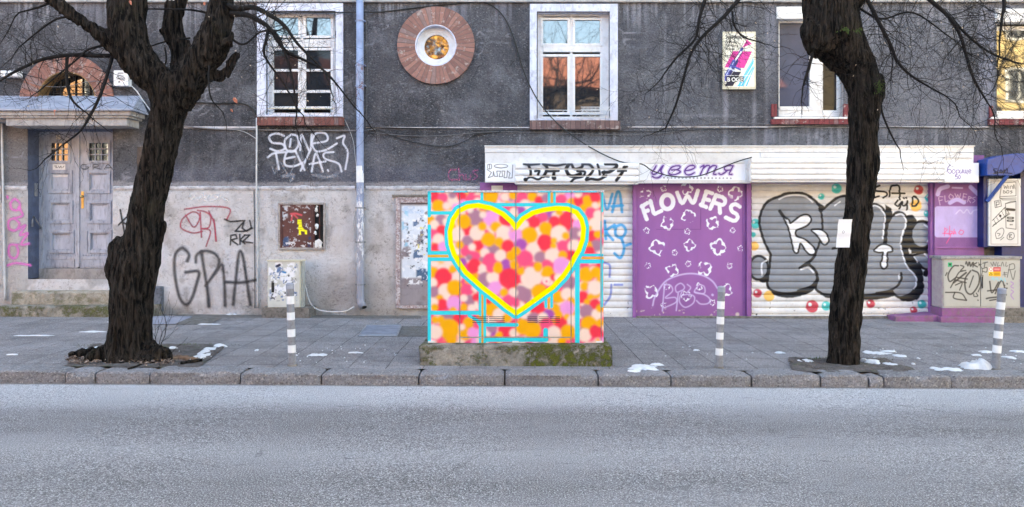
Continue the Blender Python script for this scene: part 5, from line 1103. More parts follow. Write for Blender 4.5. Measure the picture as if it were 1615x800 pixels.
dots(810, 420, .1625, [('g', 100, 270, 78), ('w', 170, 120, 100), ('o', 70, 50, 36), ('o', 235, 20, 36), ('o', 330, 55, 58), ('l', 450, 30, 60), ('w', 345, 150, 42), ('r', 390, 110, 35), ('p', 345, 152, 12), ('o', 250, 250, 78), ('w', 60, 400, 60), ('w', 435, 110, 40), ('p', 20, 360, 40), ('w', 5, 258, 38),
    ('g', 530, 160, 75), ('w', 600, 80, 30), ('o', 430, 300, 60), ('w', 520, 270, 60), ('o', 555, 330, 34), ('l', 520, 410, 72), ('o', 400, 410, 50), ('r', 230, 400, 80), ('w', 110, 460, 55), ('v', 340, 470, 55), ('g', 195, 510, 62), ('w', 285, 500, 50), ('r', 455, 545, 68), ('o', 440, 470, 35), ('o', 375, 540, 30), ('o', 518, 490, 30), ('w', 570, 520, 45), ('p', 320, 570, 70), ('o', 90, 590, 75), ('o', 180, 620, 85), ('w', 390, 650, 68), ('o', 530, 640, 75),
    ('o', 705, 80, 75), ('w', 770, 30, 30), ('o', 800, 60, 55), ('o', 690, 195, 45), ('w', 790, 210, 70), ('r', 670, 300, 62), ('o', 745, 300, 30), ('o', 718, 350, 34), ('r', 790, 370, 55), ('g', 705, 440, 68), ('w', 810, 470, 55), ('o', 730, 560, 78), ('w', 690, 670, 65), ('r', 800, 630, 65), ('o', 840, 410, 40), ('o', 840, 550, 40), ('r', 845, 660, 35)])
cv.circle(861.5, 443, 6, pal['w'], 2); cv.circle(862, 444, 1.8, pal['p'], 1.5)
kx = np.exp(-np.arange(-4, 5) ** 2 / 4.5); kx /= kx.sum()          # sprayed dots have soft edges
for ax_ in (0, 1):
    pd = np.pad(cv.c, [(4, 4) if ax_ == 0 else (0, 0), (4, 4) if ax_ == 1 else (0, 0), (0, 0)], mode='edge')
    cv.c = sum(kx[i] * (pd[i:i + cv.ny] if ax_ == 0 else pd[:, i:i + cv.nx]) for i in range(9))
heart = [(813.8, 494), (798, 483), (783.7, 471), (761, 453.5), (747, 441), (735, 430.5), (725.5, 417), (716.5, 402), (711, 385), (709.5, 366), (714.5, 346.5), (723.5, 333), (737.5, 326), (754, 324), (775, 328.5), (793, 337.5), (806.5, 349.5), (813.6, 359), (825, 345), (840, 336), (858, 331), (877.5, 328.5), (895, 329.5), (909, 335), (917, 346), (920.5, 360), (919, 378), (913.5, 394), (906, 407), (899, 420), (888, 436), (872, 453), (847, 471), (826, 486)]
CY = C(12, 218, 245); OR = C(238, 176, 48); YE = C(255, 250, 0)
hl = [h for h in heart] + [heart[0]]
D1 = cv.linedist([np.array(p) for p in hl], [0] * len(hl)); ins = cv.inside(heart); sd_ = np.where(ins, -D1, D1)
out_ = np.clip((sd_ + 2) / 2, 0, 1)
def bar(pts, w, c, sm=False): cv.stroke(pts, w, c, 1.3, smooth=sm, mask=out_)
for pts, w in (([(676.8, 304), (676.8, 340)], 6), ([(676.8, 357), (676.8, 541)], 6), ([(677, 336), (722, 336)], 5.5), ([(677, 399), (716, 399)], 6), ([(677, 409), (722, 409)], 6), ([(677, 493.5), (757, 493.5)], 6.4), ([(758, 455), (758, 496)], 6), ([(764, 462), (764, 541)], 5.5), ([(758, 508), (758, 541)], 5.5), ([(740, 498), (752, 505), (757.5, 514)], 5),
               ([(766, 512.5), (815, 512.5)], 6), ([(762, 535.5), (861, 535.5)], 8), ([(860.5, 521), (860.5, 535)], 7.5), ([(760, 304), (760, 323)], 4.5), ([(770, 323), (866, 323)], 5.6), ([(866, 304), (866, 326)], 4.6), ([(874.5, 304), (874.5, 324)], 4.2), ([(917, 402.5), (950, 402.5)], 4.2), ([(906, 412.5), (950, 412.5)], 6.5), ([(910.5, 412), (910.5, 541)], 7.6), ([(949.5, 304), (949.5, 333)], 4.5), ([(948, 350), (948, 404)], 2.5), ([(949, 410), (949, 483)], 4.5), ([(861, 460), (861, 484)], 4.5), ([(870, 455), (870, 484)], 4.5)): bar(pts, w, CY)
for pts, w in (([(674, 404), (716, 404)], 3.6), ([(760.8, 456), (760.8, 541)], 3.4), ([(765.2, 304), (765.2, 324)], 4.2), ([(870.2, 304), (870.2, 328)], 3.8), ([(912, 407.3), (952, 407.3)], 3.2), ([(865.5, 459), (865.5, 486)], 3.8)): bar(pts, w, OR)
cv.blend(np.clip(.5 + (sd_ + 1) / 1.2, 0, 1) * np.clip(.5 - (sd_ - 9.4) / 1.3, 0, 1), CY)
cv.blend(np.clip(.5 - (np.abs(sd_) - 3.9) / 1.3, 0, 1), YE)
cv.blend(np.clip((cv.noise(3, 77, 2) - .86) * 10, 0, 1) * np.clip((cv.Y - 528) / 8, 0, 1) * .6, C(120, 110, 100))
cv.c *= np.array([.88, .86, .80])
zt, zbt = Z(303.5, Yh), Z(541, Yh)
b = MB(); b.box(X(675, Yh), X(952, Yh), Yh + .012, Yh + .62, zbt, zt); body = b.build('body', pm('cabinet_grey', C(196, 198, 200), C(170, 172, 176), 4, .6, dirt=.3), mc, bevel=.006)
M['cab_paint'] = paint_mat('mural_paint', .42, .0008, 80, .05)
for nm, a, bb, c_, d_ in (('side_panel', 674.5, 724.9, 303, 541), ('cabinet_door', 725.8, 813.0, 303, 531.8), ('cabinet_door', 813.9, 900.2, 303, 531.8), ('side_panel', 901.0, 948.0, 303, 541), ('bottom_rail', 725.8, 900.2, 532.6, 541), ('edge_strip', 948.7, 952, 303, 541)):
    cv.mesh(nm, M['cab_paint'], Yh, mc, xr=(a, bb), yr=(c_, d_))
f = MB(); f.box(X(674, Yh), X(953, Yh), Yh - .012, Yh + .64, zt - .002, zt + .022); tp = f.build('cabinet_top', pm('top_white', C(214, 216, 222), C(176, 178, 186), 14, .6, .002, 60, dirt=.7, dirtc=C(110, 106, 108)), mc, bevel=.004)
cv = Canvas(674, 952, 300.6, 303.6, .6, CY, 0.0)
for a, bb in ((676, 700), (716, 736), (850, 868), (874, 900), (905, 940)): cv.stroke([(a, 303), (bb, 303)], 2.5, CY, 1.4, .8)
cv.mesh('overspray', M['spray'], Yh - .014, tp, drop=True)
for a, bb in ((744, 797), (831, 884)):
    f = MB()
    for y_ in (499.5, 502.4, 505.4, 508.3):
        n_ = 3 if a > 800 else 2
        for q in range(n_): x0_ = a + (bb - a) * q / n_ + 1; f.pbox(x0_, a + (bb - a) * (q + 1) / n_ - 1, y_, y_ + .75, Yh - .004, .006)
    f.build('vent', M['grey_dark'], mc)
for x_ in (680, 813, 945): MB().pbox(x_ - 5, x_ + 5, 538.3, 541, Yh - .02, .025).build('clip', M['white_metal'], mc, bevel=.003)
pl_ = moss_mat('mossy_plinth', C(178, 173, 166), C(128, 125, 120), 3, .85, .17)
Yp = 8.13
def rough_box(x0, x1, y0, y1, z0, z1, amp=.02):
    bm = bmesh.new(); bmesh.ops.create_cube(bm, size=1)
    for v in bm.verts: v.co = Vector((x0 + (v.co.x + .5) * (x1 - x0), y0 + (v.co.y + .5) * (y1 - y0), z0 + (v.co.z + .5) * (z1 - z0)))
    bmesh.ops.bevel(bm, geom=bm.edges[:], offset=.018, segments=2, affect='EDGES')
    for k in range(6):
        es = [e for e in bm.edges if e.calc_length() > .07]
        if not es: break
        bmesh.ops.subdivide_edges(bm, edges=es, cuts=1, use_grid_fill=True)
    bmesh.ops.triangulate(bm, faces=[f_ for f_ in bm.faces if len(f_.verts) > 4])
    for v in bm.verts:
        n_ = mnoise.noise_vector(v.co * 6) * amp + mnoise.noise_vector(v.co * 23) * amp * .45; v.co += n_
    m_ = MB(); bm.verts.index_update(); m_.add([tuple(v.co) for v in bm.verts], [tuple(v.index for v in f_.verts) for f_ in bm.faces]); bm.free(); return m_
rough_box(X(661, Yp), X(966, Yp), Yp, Yp + .95, -.05, zbt, .014).build('plinth', pl_, mc, smooth=False)

# small battered cabinet at the wall
Ya = 12.14
ca2 = thing('meter_cabinet', 'small pale cabinet with torn stickers on a concrete foot, behind the left bollard', 'utility cabinet', (X(450, Ya), Ya + .15, .05))
cv = Canvas(422.5, 472.5, 412, 484.5, .6, C(206, 206, 200)); wash(cv, .25, 4, 14)
tn = cv.noise(9, 3, 4); 
def torn(cv, x0, x1, y0, y1, c, th, sd, sc=8, op=.9):
    m = np.clip((cv.noise(sc, sd, 4) - th) * 14, 0, 1) * np.clip((cv.X - x0) / 3, 0, 1) * np.clip((x1 - cv.X) / 3, 0, 1) * np.clip((cv.Y - y0) / 3, 0, 1) * np.clip((y1 - cv.Y) / 3, 0, 1); cv.blend(m * op, c)
torn(cv, 422, 466, 413, 474, C(238, 240, 246), .46, 5); torn(cv, 424, 470, 414, 476, C(70, 108, 160), .60, 9, 6); torn(cv, 424, 470, 430, 476, C(60, 62, 70), .62, 12, 5); torn(cv, 424, 470, 415, 476, C(236, 238, 244), .60, 19, 5)
cv.stroke([(437, 420), (441, 418)], 4, C(40, 44, 70), 1); cv.stroke([(446, 429), (450, 430)], 3, C(50, 130, 190), 1)
b = MB().pbox(422, 473, 411.5, 485, Ya + .004, .2).build('body', M['cream'], ca2, bevel=.006)
cv.mesh('cabinet_door', M['canvas'], Ya, ca2)
f = MB(); f.pbox(473, 477.5, 412, 485, Ya + .05, .14); f.build('side_duct', pm('duct', C(190, 190, 184), C(160, 160, 156), 8, .6), ca2, bevel=.006)
MB().pbox(428, 432.3, 446, 461.5, Ya - .006, .006).build('handle', M['black'], ca2, bevel=.001)
f = MB(); f.pbox(420.5, 476, 410.5, 412.5, Ya - .01, .24); f.build('cap', M['cream'], ca2, bevel=.003)
rough_box(X(412, Ya - .04), X(489, Ya - .04), Ya - .04, YL, -.03, Z(485, Ya), .012).build('foot', M['concrete'], ca2)

# rusty hatch set in the wall
Yq = YL - .035
ha = thing('wall_hatch', 'rusty brown meter hatch in the wall with a yellow sticker, its right leaf missing', 'meter box', (X(476, Yq), YL, Z(393, Yq)))
f = MB(); frame_rect(f, 438.5, 513, 319.5, 394, 3.4, Yq, .09); f.build('frame', pm('hatch_frame', C(172, 168, 166), C(140, 130, 128), 9, .7, .004, 60, dirt=.5, dirtc=C(90, 70, 66)), ha, bevel=.006)
cv = Canvas(442, 496, 323, 391, .55, C(98, 62, 58)); cv.c *= (.8 + .4 * cv.noise(9, 2)[..., None])
torn(cv, 441, 455, 325, 345, C(206, 212, 222), .45, 3, 5); torn(cv, 442, 497, 323, 392, C(196, 194, 200), .66, 7, 5); torn(cv, 442, 457, 372, 390, C(60, 84, 120), .45, 8, 5); torn(cv, 484, 497, 372, 391, C(50, 62, 100), .45, 8, 5); torn(cv, 442, 497, 380, 392, C(220, 220, 224), .55, 23, 4); torn(cv, 442, 497, 323, 330, C(180, 176, 178), .5, 13, 4)
cv.stroke(tr(410, 300, .25, [(195, 150), (225, 148), (262, 158)]), 2.6, C(222, 90, 100), 1.6, .9); cv.stroke(tr(410, 300, .25, [(205, 155), (198, 190)]), 2.4, C(222, 90, 100), 1.6, .8); cv.stroke(tr(410, 300, .25, [(215, 155), (235, 175)]), 2.4, C(222, 90, 100), 1.6, .8)
cv.poly(tr(410, 300, .25, [(237, 185), (262, 185), (266, 232), (282, 250), (297, 254), (297, 280), (284, 278), (282, 262), (258, 258), (260, 282), (244, 282), (246, 252), (238, 246), (246, 220), (236, 214)]), C(248, 240, 50), .8)
for y_ in (346.5, 350, 353.5, 359, 362): cv.stroke([(470, y_), (476, y_)], .5, C(130, 120, 40), .5)
b = MB().pbox(441.8, 496.4, 323, 391, Yq + .014, .02).build('hatch_door', M['rust'], ha, bevel=.002); cv.mesh('face', M['canvas_rough'], Yq + .011, b)
f = MB(); f.pbox(441.8, 445, 323, 391, Yq - .002, .014); f.build('rib', M['rust'], ha, bevel=.003); MB().pbox(490.5, 494, 323, 391, Yq - .002, .014).build('rib', M['rust'], ha, bevel=.003)
f = MB(); f.pbox(441, 511, 322, 392, Yq + .10, .02); f.pbox(441, 443, 322, 392, Yq + .03, .08); f.build('inside', M['grey_dark'], ha)
f = MB(); f.pbox(503, 504.5, 323, 390, Yq + .04, .02); f.pbox(496, 509, 356, 357, Yq + .04, .02); f.build('inner_bar', M['rust'], ha)
rs = random.Random(3); f = MB()
for (x_, y_, r_) in [(499, 357, 4.5), (498, 331, 3), (500, 340, 2.5), (502, 383, 6), (498, 386, 5), (497, 368, 3), (505, 388, 3.5), (499, 326, 2)]:
    n_ = 9; f.add([(X(x_, Yq) + r_ * .011 * rs.uniform(.5, 1.1) * math.cos(6.283 * i / n_), Yq + .02 + rs.uniform(-.02, .02), Z(y_, Yq) + 1.3 * r_ * .011 * rs.uniform(.6, 1.1) * math.sin(6.283 * i / n_)) for i in range(n_)] + [(X(x_, Yq), Yq + .0, Z(y_, Yq))], [(i, (i + 1) % n_, n_) for i in range(n_)])
f.build('torn_paper', M['paper'], ha)

# metal door with torn posters behind the mural cabinet
Yr = YL - .03
dd_ = thing('poster_door', 'narrow metal door plastered with torn posters, left of the heart cabinet', 'door', (X(665, Yr), YL, .02))
cv = Canvas(631, 706, 322, 481, .7, C(150, 142, 148)); wash(cv, .5, 3, 10, (.6, .5, .5))
torn(cv, 632, 706, 323, 440, C(226, 234, 246), .32, 4, 16); torn(cv, 632, 706, 324, 338, C(186, 206, 232), .4, 4, 8); torn(cv, 650, 706, 335, 450, C(62, 96, 138), .60, 6, 9); torn(cv, 640, 706, 330, 455, C(40, 52, 70), .66, 9, 6); torn(cv, 632, 706, 330, 450, C(240, 242, 248), .58, 14, 6); torn(cv, 650, 700, 345, 420, C(226, 214, 120), .68, 24, 6); torn(cv, 632, 645, 330, 390, C(150, 200, 226), .6, 4, 8)
torn(cv, 655, 690, 422, 446, C(30, 78, 120), .46, 33, 9)
b = MB().pbox(630, 708, 320, 483, Yr + .014, .03).build('door_leaf', pm('door_leaf_grey', C(120, 112, 118)), dd_, bevel=.003); cv.mesh('posters', M['canvas_rough'], Yr + .010, b)
f = MB(); f.pbox(624, 631, 311, 486, Yr - .01, .06); f.pbox(706, 713, 311, 486, Yr - .01, .06); f.pbox(631, 706, 311, 320, Yr - .009, .055); f.pbox(631, 706, 482, 487, Yr - .009, .055)
f.build('frame', pm('flaking_frame', C(190, 178, 182), C(110, 72, 72), 16, .8, .006, 60, dirt=.6, dirtc=C(232, 232, 236)), dd_, bevel=.006)
f = MB(); f.pbox(618, 720, 307, 311, YL - .05, .05); f.build('lintel', M['concrete'], dd_, bevel=.01)

# right twin cabinet with tags
Yt = 12.0
rc = thing('electricity_cabinet', 'grey two door electricity cabinet covered with black tags beside the purple wall', 'utility cabinet', (X(1546, Yt), Yt + .15, -.04))
cv = Canvas(1489, 1607, 409, 483.5, .55, C(178, 178, 175)); wash(cv, .15, 3, 30)
T = lambda p: tr(1400, 390, .2875, p)
for p, w in (([(388, 102), (360, 105), (332, 150), (340, 188), (370, 170)], 2.4), ([(400, 100), (418, 108), (400, 130), (428, 128)], 2), ([(345, 222), (365, 185), (390, 140), (412, 130)], 2), ([(362, 195), (430, 140)], 3), ([(375, 165), (436, 175)], 2.2), ([(370, 180), (430, 195)], 2.2), ([(372, 208), (408, 195), (395, 235)], 2), ([(455, 130), (425, 175), (430, 240), (462, 256), (500, 200), (498, 145), (465, 126)], 2.6), ([(470, 158), (448, 220)], 2),
             ([(318, 248), (400, 252), (432, 290)], 2.2), ([(368, 248), (364, 280), (432, 292)], 2.2), ([(325, 140), (318, 155)], 2), ([(498, 85), (520, 130), (500, 190)], 1.2), ([(522, 155), (516, 200), (496, 245)], 1.8), ([(486, 252), (494, 268), (475, 270), (472, 258)], 1.8), ([(495, 290), (496, 292)], 2),
             ([(560, 188), (572, 250), (608, 192)], 2.4), ([(590, 255), (615, 195), (632, 190), (650, 262)], 2.4), ([(592, 235), (655, 225)], 2.2), ([(542, 282), (560, 278), (600, 274)], 2.6), ([(548, 240), (620, 232)], 2.2), ([(560, 292), (640, 280)], 2.2), ([(640, 208), (642, 210)], 2), ([(655, 200), (656, 202)], 2),
             ([(428, 92), (432, 80), (440, 102), (446, 82)], 2.2), ([(450, 84), (455, 104), (466, 86)], 2.6), ([(470, 84), (468, 108)], 2.2), ([(488, 86), (472, 96), (492, 108)], 2.2), ([(500, 98), (512, 94)], 2), ([(522, 88), (548, 82)], 1.5), ([(534, 86), (530, 108)], 1.5), ([(520, 118), (544, 112), (542, 136), (520, 132)], 1.5),
             ([(565, 85), (576, 102), (580, 82), (590, 102), (596, 82)], 1), ([(606, 84), (602, 104), (616, 100)], 1), ([(622, 104), (630, 82), (638, 104)], 1), ([(650, 82), (648, 104), (660, 102)], 1), ([(670, 98), (656, 165)], 1.2), ([(668, 95), (692, 92), (695, 118), (662, 125)], 1.2), ([(672, 128), (688, 178), (700, 130)], 1.2), ([(635, 142), (655, 140)], 1), ([(632, 152), (652, 150)], 1), ([(640, 136), (644, 162)], 1)): cv.stroke(T(p), w, C(42, 40, 44), 1.1, .9)
for p in ([(570, 178), (578, 168), (584, 182)], [(590, 176), (600, 170), (606, 184)], [(616, 182), (622, 170), (630, 184)], [(640, 170), (646, 188)]): cv.stroke(T(p), 1.2, C(110, 200, 222), 1, .9)
for p in ([(676, 190), (690, 200), (676, 215), (690, 225)], [(678, 235), (690, 245), (676, 262), (690, 285)]): cv.stroke(T(p), 1.6, C(160, 110, 190), 1, .8)
cv.poly(T([(330, 84), (354, 84), (354, 108), (330, 108)]), C(30, 170, 120), .8); cv.circle(*T([(342, 95)])[0], 1.8, C(10, 60, 40), 1)
cv.poly(T([(579, 110), (620, 110), (620, 134), (579, 134)]), C(196, 20, 48), .8); cv.poly(T([(579, 134), (620, 134), (620, 160), (579, 160)]), C(240, 176, 20), .8); cv.poly(T([(554, 110), (578, 110), (578, 134), (554, 134)]), C(226, 222, 218), .8); cv.poly(T([(554, 135), (578, 135), (578, 158), (554, 158)]), C(240, 196, 40), .8)
cv.stroke(T([(566 + 8 * math.cos(a), 121 + 8 * math.sin(a)) for a in ang]), .8, C(200, 30, 40), .6); cv.stroke(T([(558, 153), (566, 139), (574, 153), (558, 153)]), .8, C(30, 30, 30), .6, smooth=False)
for y_, c in ((119, C(240, 220, 220)), (125, C(240, 220, 220)), (142, C(90, 60, 20)), (147, C(90, 60, 20)), (152, C(90, 60, 20))): cv.stroke(T([(585, y_), (614, y_)]), .6, c, .6)
bd = MB(); bd.pbox(1487, 1609, 408, 486, Yt + .006, .30); bd.build('body', pm('cabinet_grey_paint', C(176, 176, 174), C(156, 156, 156), 6, .6, dirt=.4, dirtc=C(150, 110, 140)), rc, bevel=.004)
cv.mesh('cabinet_door', M['canvas'], Yt, rc, xr=(1488, 1546.3)); cv.mesh('cabinet_door', M['canvas'], Yt, rc, xr=(1546.9, 1608))
f = MB(); f.pbox(1546.4, 1546.9, 409, 483.5, Yt + .003, .003); f.pbox(1548.5, 1550.5, 437, 455, Yt - .008, .008); f.build('handle', M['grey_dark'], rc)
f = MB(); f.pbox(1484.5, 1612, 404.5, 408.5, Yt - .02, .36); f.build('cabinet_top', pm('cab_top', C(168, 166, 166), C(140, 138, 140), 9, .7, dirt=.4), rc, bevel=.004)
f = MB(); f.box(X(1486.5, Yt), X(1487, Yt) + .003, Yt + .012, Yt + .31, Z(485, Yt), Z(409, Yt)); f.build('side', pm('cab_side', C(188, 178, 176), C(170, 150, 160), 9, .7, dirt=.3, dirtc=C(170, 110, 150)), rc)
f = MB(); f.pbox(1485.5, 1574, 486.3, 500, Yt - .01, .34); f.pbox(1484, 1574, 500, 515, Yt - .05, .4); f.build('plinth', M['purple_old'], rc, bevel=.012)
f = MB(); f.pbox(1574.3, 1625, 486.3, 499, Yt - .008, .4); f.pbox(1574.3, 1700, 499, 515, Yt - .045, .5); f.build('plinth', M['concrete'], rc, bevel=.012)
# ================================================================== SMALL THINGS ON THE STREET AND WALL
# bollards
M['bollard'] = pm('bollard_grey', C(142, 144, 152), C(118, 120, 128), 16, .5, .001, 60, dirt=.4, dirtc=C(92, 90, 92))
M['reflect'] = pm('white_band', (.82, .83, .86), (.74, .75, .78), 9, .4)
def bollard(bx, by, tx, ty, r, bands, label):
    g = ground(bx, by); Yb_ = g.y; top = P(tx, ty, Yb_)
    t = thing('bollard', label, 'bollard', tuple(g), 'white banded grey bollards along the kerb')
    ax_ = (top - g); L_ = ax_.length; d = ax_.normalized()
    m = MB(); m.tube([g - d * .05, g + d * (L_ - .012), g + d * (L_ - .003), g + d * L_], [r, r, r * .8, r * .4], 20); m.build('post', M['bollard'], t, smooth=False)
    m = MB(); m.tube([g - d * .01, g + d * .015], [r * 1.6, r * 1.15], 20); m.build('collar', M['concrete'], t)
    for a, b in bands:
        za = (by - a) / (by - ty); zb_ = (by - b) / (by - ty); mm = MB(); mm.tube([g + ax_ * zb_, g + ax_ * za], r * 1.03, 20, caps=False); mm.build('band', M['reflect'], t, smooth=True)
    mm = MB(); mm.tube([g + ax_ * .935, g + ax_ * .99, g + ax_ * 1.003], [r * 1.06, r * 1.06, r * .8], 20); mm.build('cap', M['zinc'], t)
bollard(461, 577, 457.3, 447, .043, [(467, 479.5), (492.5, 504.5), (519, 531), (544, 556)], 'banded bollard in front of the small pale cabinet, leftmost of three')
bollard(1133.5, 580, 1138, 452, .041, [(475, 487), (499.5, 511), (524, 535), (549, 560)], 'banded bollard in front of the purple flowered door')
bollard(1569.5, 583, 1580.5, 455, .043, [(476.5, 488), (499.5, 511), (522, 533.5), (544.5, 556.5)], 'banded bollard leaning in front of the tagged electricity cabinet')

# drain pipe
Yd = 12.40
dp = thing('drainpipe', 'blue grey rain pipe with peeling paint running down the facade', 'drainpipe', (X(568, Yd), Yd, .1))
n = NT('pipe_paint'); s = n.sep()
c = n.mix(n.ramp(n.noise(5, 5, .6), [(.35, 0.), (.65, 1.)]), C(140, 154, 186), C(120, 130, 158))
low = n.ramp(n.math('MULTIPLY', s[2], .2), [(.30, 1.0), (.40, 0.0)])
c = n.mix(n.math('MULTIPLY', low, .8), c, C(146, 148, 160))
peel = n.ramp(n.noise(11, 7, .75, n.map((1.5, 1.5, .6))), [(.50, 0.), (.56, 1.)])
zone_ = n.ramp(n.math('MULTIPLY', s[2], .2), [(.16, 0.0), (.20, 1.0), (.40, 1.0), (.48, 0.0)])
c = n.mix(n.math('MULTIPLY', peel, zone_), c, C(222, 222, 228))
rst = n.math('MULTIPLY', n.ramp(n.noise(9, 7, .75, n.map((1, 1, 1), (3, 3, 3))), [(.54, 0.), (.6, 1.)]), n.ramp(n.math('MULTIPLY', s[2], .2), [(.72, 0.0), (.76, 1.0), (.86, 1.0), (.9, 0.0)]))
c = n.mix(n.math('MULTIPLY', rst, .85), c, C(104, 62, 58)); n.color(c); n.rough(.5); n.bump(n.noise(40, 4), .002); M['pipe'] = n.m
m = MB(); m.tube([P(567.5, -60, Yd), P(568, 300, Yd), P(568.5, 470, Yd), P(569, 478, Yd), P(573, 485, Yd - .03)], [.063, .063, .064, .068, .072], 20); m.build('pipe', M['pipe'], dp, smooth=True)
m = MB(); m.tube([P(573, 484.8, Yd - .032), P(573.1, 485.4, Yd - .035)], [.06, .06], 16); m.build('mouth', M['black'], dp)  # black plug in place of the shaded hollow of the pipe
m = MB(); m.tube([P(567.6, 262, Yd), P(567.9, 288, Yd)], .0655, 20, caps=False); m.build('white_patch', M['reflect'], dp, smooth=True)
for y_ in (33, 103, 135, 328, 382, 449):
    m = MB(); m.tube([P(568, y_ - 1.2, Yd), P(568, y_ + 1.2, Yd)], .071, 20); m.pbox(560, 576, y_ - .8, y_ + .8, Yd + .01, .09); m.build('bracket', M['steel'] if y_ > 200 else M['pipe'], dp, bevel=0)
m = MB(); m.tube([P(567.5, 104, Yd), P(567.5, 134, Yd)], .067, 20, caps=False); m.build('sleeve', M['pipe'], dp, smooth=True)

# conduits and cables
M['cable_black'] = pm('cable_black', (.015, .015, .016), (.03, .03, .03), 9, .6)
M['cable_grey'] = pm('cable_grey', C(128, 126, 128), C(96, 94, 96), 9, .6)
M['cable_white'] = pm('cable_white', C(206, 206, 208), C(180, 180, 184), 9, .5)
def cable(name, pts, r, mat, label, cat='cable', dY=-.02, Y=YF):
    q = smooth_line(pts, 5); m = MB(); m.tube([P(p[0], p[1], Y + dY + (p[2] if len(p) > 2 else 0)) for p in q], r, 6)
    return tag(m.build(name, M[mat], smooth=True), label, cat)
cable('conduit', [(405, 186), (404.5, 300), (406, 420), (407, 486)], .016, 'cable_white', 'pale vertical conduit left of the rusty hatch', 'conduit', -.05)
cable('conduit', [(400.5, 300), (401.5, 400), (402, 486)], .006, 'cable_black', 'thin black line beside the pale vertical conduit', 'conduit', -.03)  # a crack in the plaster, modelled as a thin black tube
cable('conduit', [(3, 190), (4, 260), (7, 420), (8, 474)], .018, 'cable_white', 'pale conduit at the left edge of the facade', 'conduit', -.05)
cable('conduit', [(1, 178), (2, 260), (3, 320)], .008, 'cable_black', 'black cable beside the pale conduit at the left edge', 'conduit', -.04)
cable('cable', [(270, 160), (300, 161), (340, 163), (378, 162.5), (396, 170), (404, 181)], .012, 'cable_black', 'black cable with pale clips from the left tree to the left window')
cable('cable', [(285, 199), (330, 203), (366, 204.5), (404, 205), (470, 206), (562, 206.5), (592, 204)], .013, 'cable_grey', 'thick grey cable running under the left window')
cable('cable', [(367, 204), (385, 208), (398, 215), (404, 219)], .006, 'cable_white', 'short thin pale wire dropping to the conduit')
cable('cable', [(576, 200), (592, 201), (640, 202), (700, 203), (760, 206), (835, 206), (930, 207), (1020, 208), (1100, 205), (1200, 202), (1330, 200), (1560, 203)], .006, 'cable_black', 'thin black cable along the wall above the shop')
cable('cable', [(575, 205), (590, 203), (625, 217), (670, 228), (705, 231.5), (735, 222), (752, 212), (790, 208)], .007, 'cable_black', 'black cable sagging left of the shop fascia')
cable('cable', [(752, 210), (775, 222), (790, 230)], .005, 'cable_black', 'short black wire dropping onto the left end of the fascia')
cable('cable', [(577, 208), (640, 214), (700, 214), (780, 208), (900, 211), (1000, 212), (1060, 208), (1112, 196), (1150, 193), (1225, 197)], .005, 'cable_grey', 'thin grey cable sagging below the middle window')
cable('cable', [(468, 19), (510, 20), (562, 19, -.08), (600, 19), (660, 12), (720, 6), (762, 4), (785, 16), (800, 36), (812, 66), (828, 118), (852, 164, -.06), (885, 200, -.08), (930, 232, -.30), (978, 255, -.32), (1012, 259, -.34), (1030, 270, -.36), (1062, 278.5, -.33), (1100, 278, -.33), (1130, 268, -.33), (1160, 256, -.33), (1186, 248, -.40)], .010, 'cable_black', 'long loose black cable crossing the facade and the shop sign')
cable('cable', [(541, 184), (549, 200), (557, 222), (560, 245), (562, 262)], .005, 'cable_white', 'thin white wire from the sill down to the drainpipe')
cable('cable', [(577, 20), (579, 100), (578, 200)], .004, 'cable_grey', 'thin vertical grey wire right of the drainpipe')
cable('cable', [(530, 60), (528, 30), (534, 22), (562, 19)], .004, 'cable_black', 'thin black wire looping at the upper right of the left window', dY=-.05)
cable('cable', [(200, 130), (214, 142), (225, 158), (238, 176), (246, 190)], .011, 'cable_white', 'white cable running from the alarm box behind the left tree')
cable('cable', [(28, 122), (60, 134), (100, 137), (150, 128), (190, 138)], .005, 'cable_grey', 'thin grey cable hanging before the arched window', dY=-.06)
cable('cable', [(562, 330), (558, 350), (559, 372), (562, 384)], .008, 'cable_white', 'short pale wire beside the drainpipe', dY=-.05)
cable('hose', [(481, 450, .0), (488, 476), (500, 488, -.06), (520, 492, -.1), (545, 491, -.1), (558, 484, -.06)], .013, 'cable_white', 'pale hose lying from the small cabinet to the drainpipe', 'hose', -.12)

# alarm box and insulators
ab = thing('alarm_box', 'small white box with a black mark left of the left tree crotch', 'alarm box', (X(190, YF), YF, Z(136, YF)))
f = MB(); f.pbox(179, 202, 111, 135.5, YF - .12, .12); o_ = f.build('case', M['white_metal'], ab, bevel=.008)
cv = Canvas(181, 200, 113, 134, .6, C(30, 30, 34), 0.0)
for p in ([(184, 122), (188, 119.5), (195, 122), (197, 125)], [(184, 123), (190, 125), (196, 127)], [(186, 124), (191, 123), (195, 125)], [(187, 130), (188, 128), (189, 130)], [(186, 115.5), (194, 115.5)]): cv.stroke(p, 1.0, C(30, 30, 34), .9)
cv.mesh('lettering', M['spray'], YF - .123, ab, drop=True)
ins_ = thing('insulator_block', 'white cable insulators fixed to the wall at the left edge', 'insulator', (X(14, YF), YF, Z(122, YF)))
for a, b in ((0, 9), (12, 17), (19, 28)):
    f = MB(); f.pbox(a, b, 111, 121, YF - .14, .14); f.build('insulator', M['white_metal'], ins_, bevel=.02)

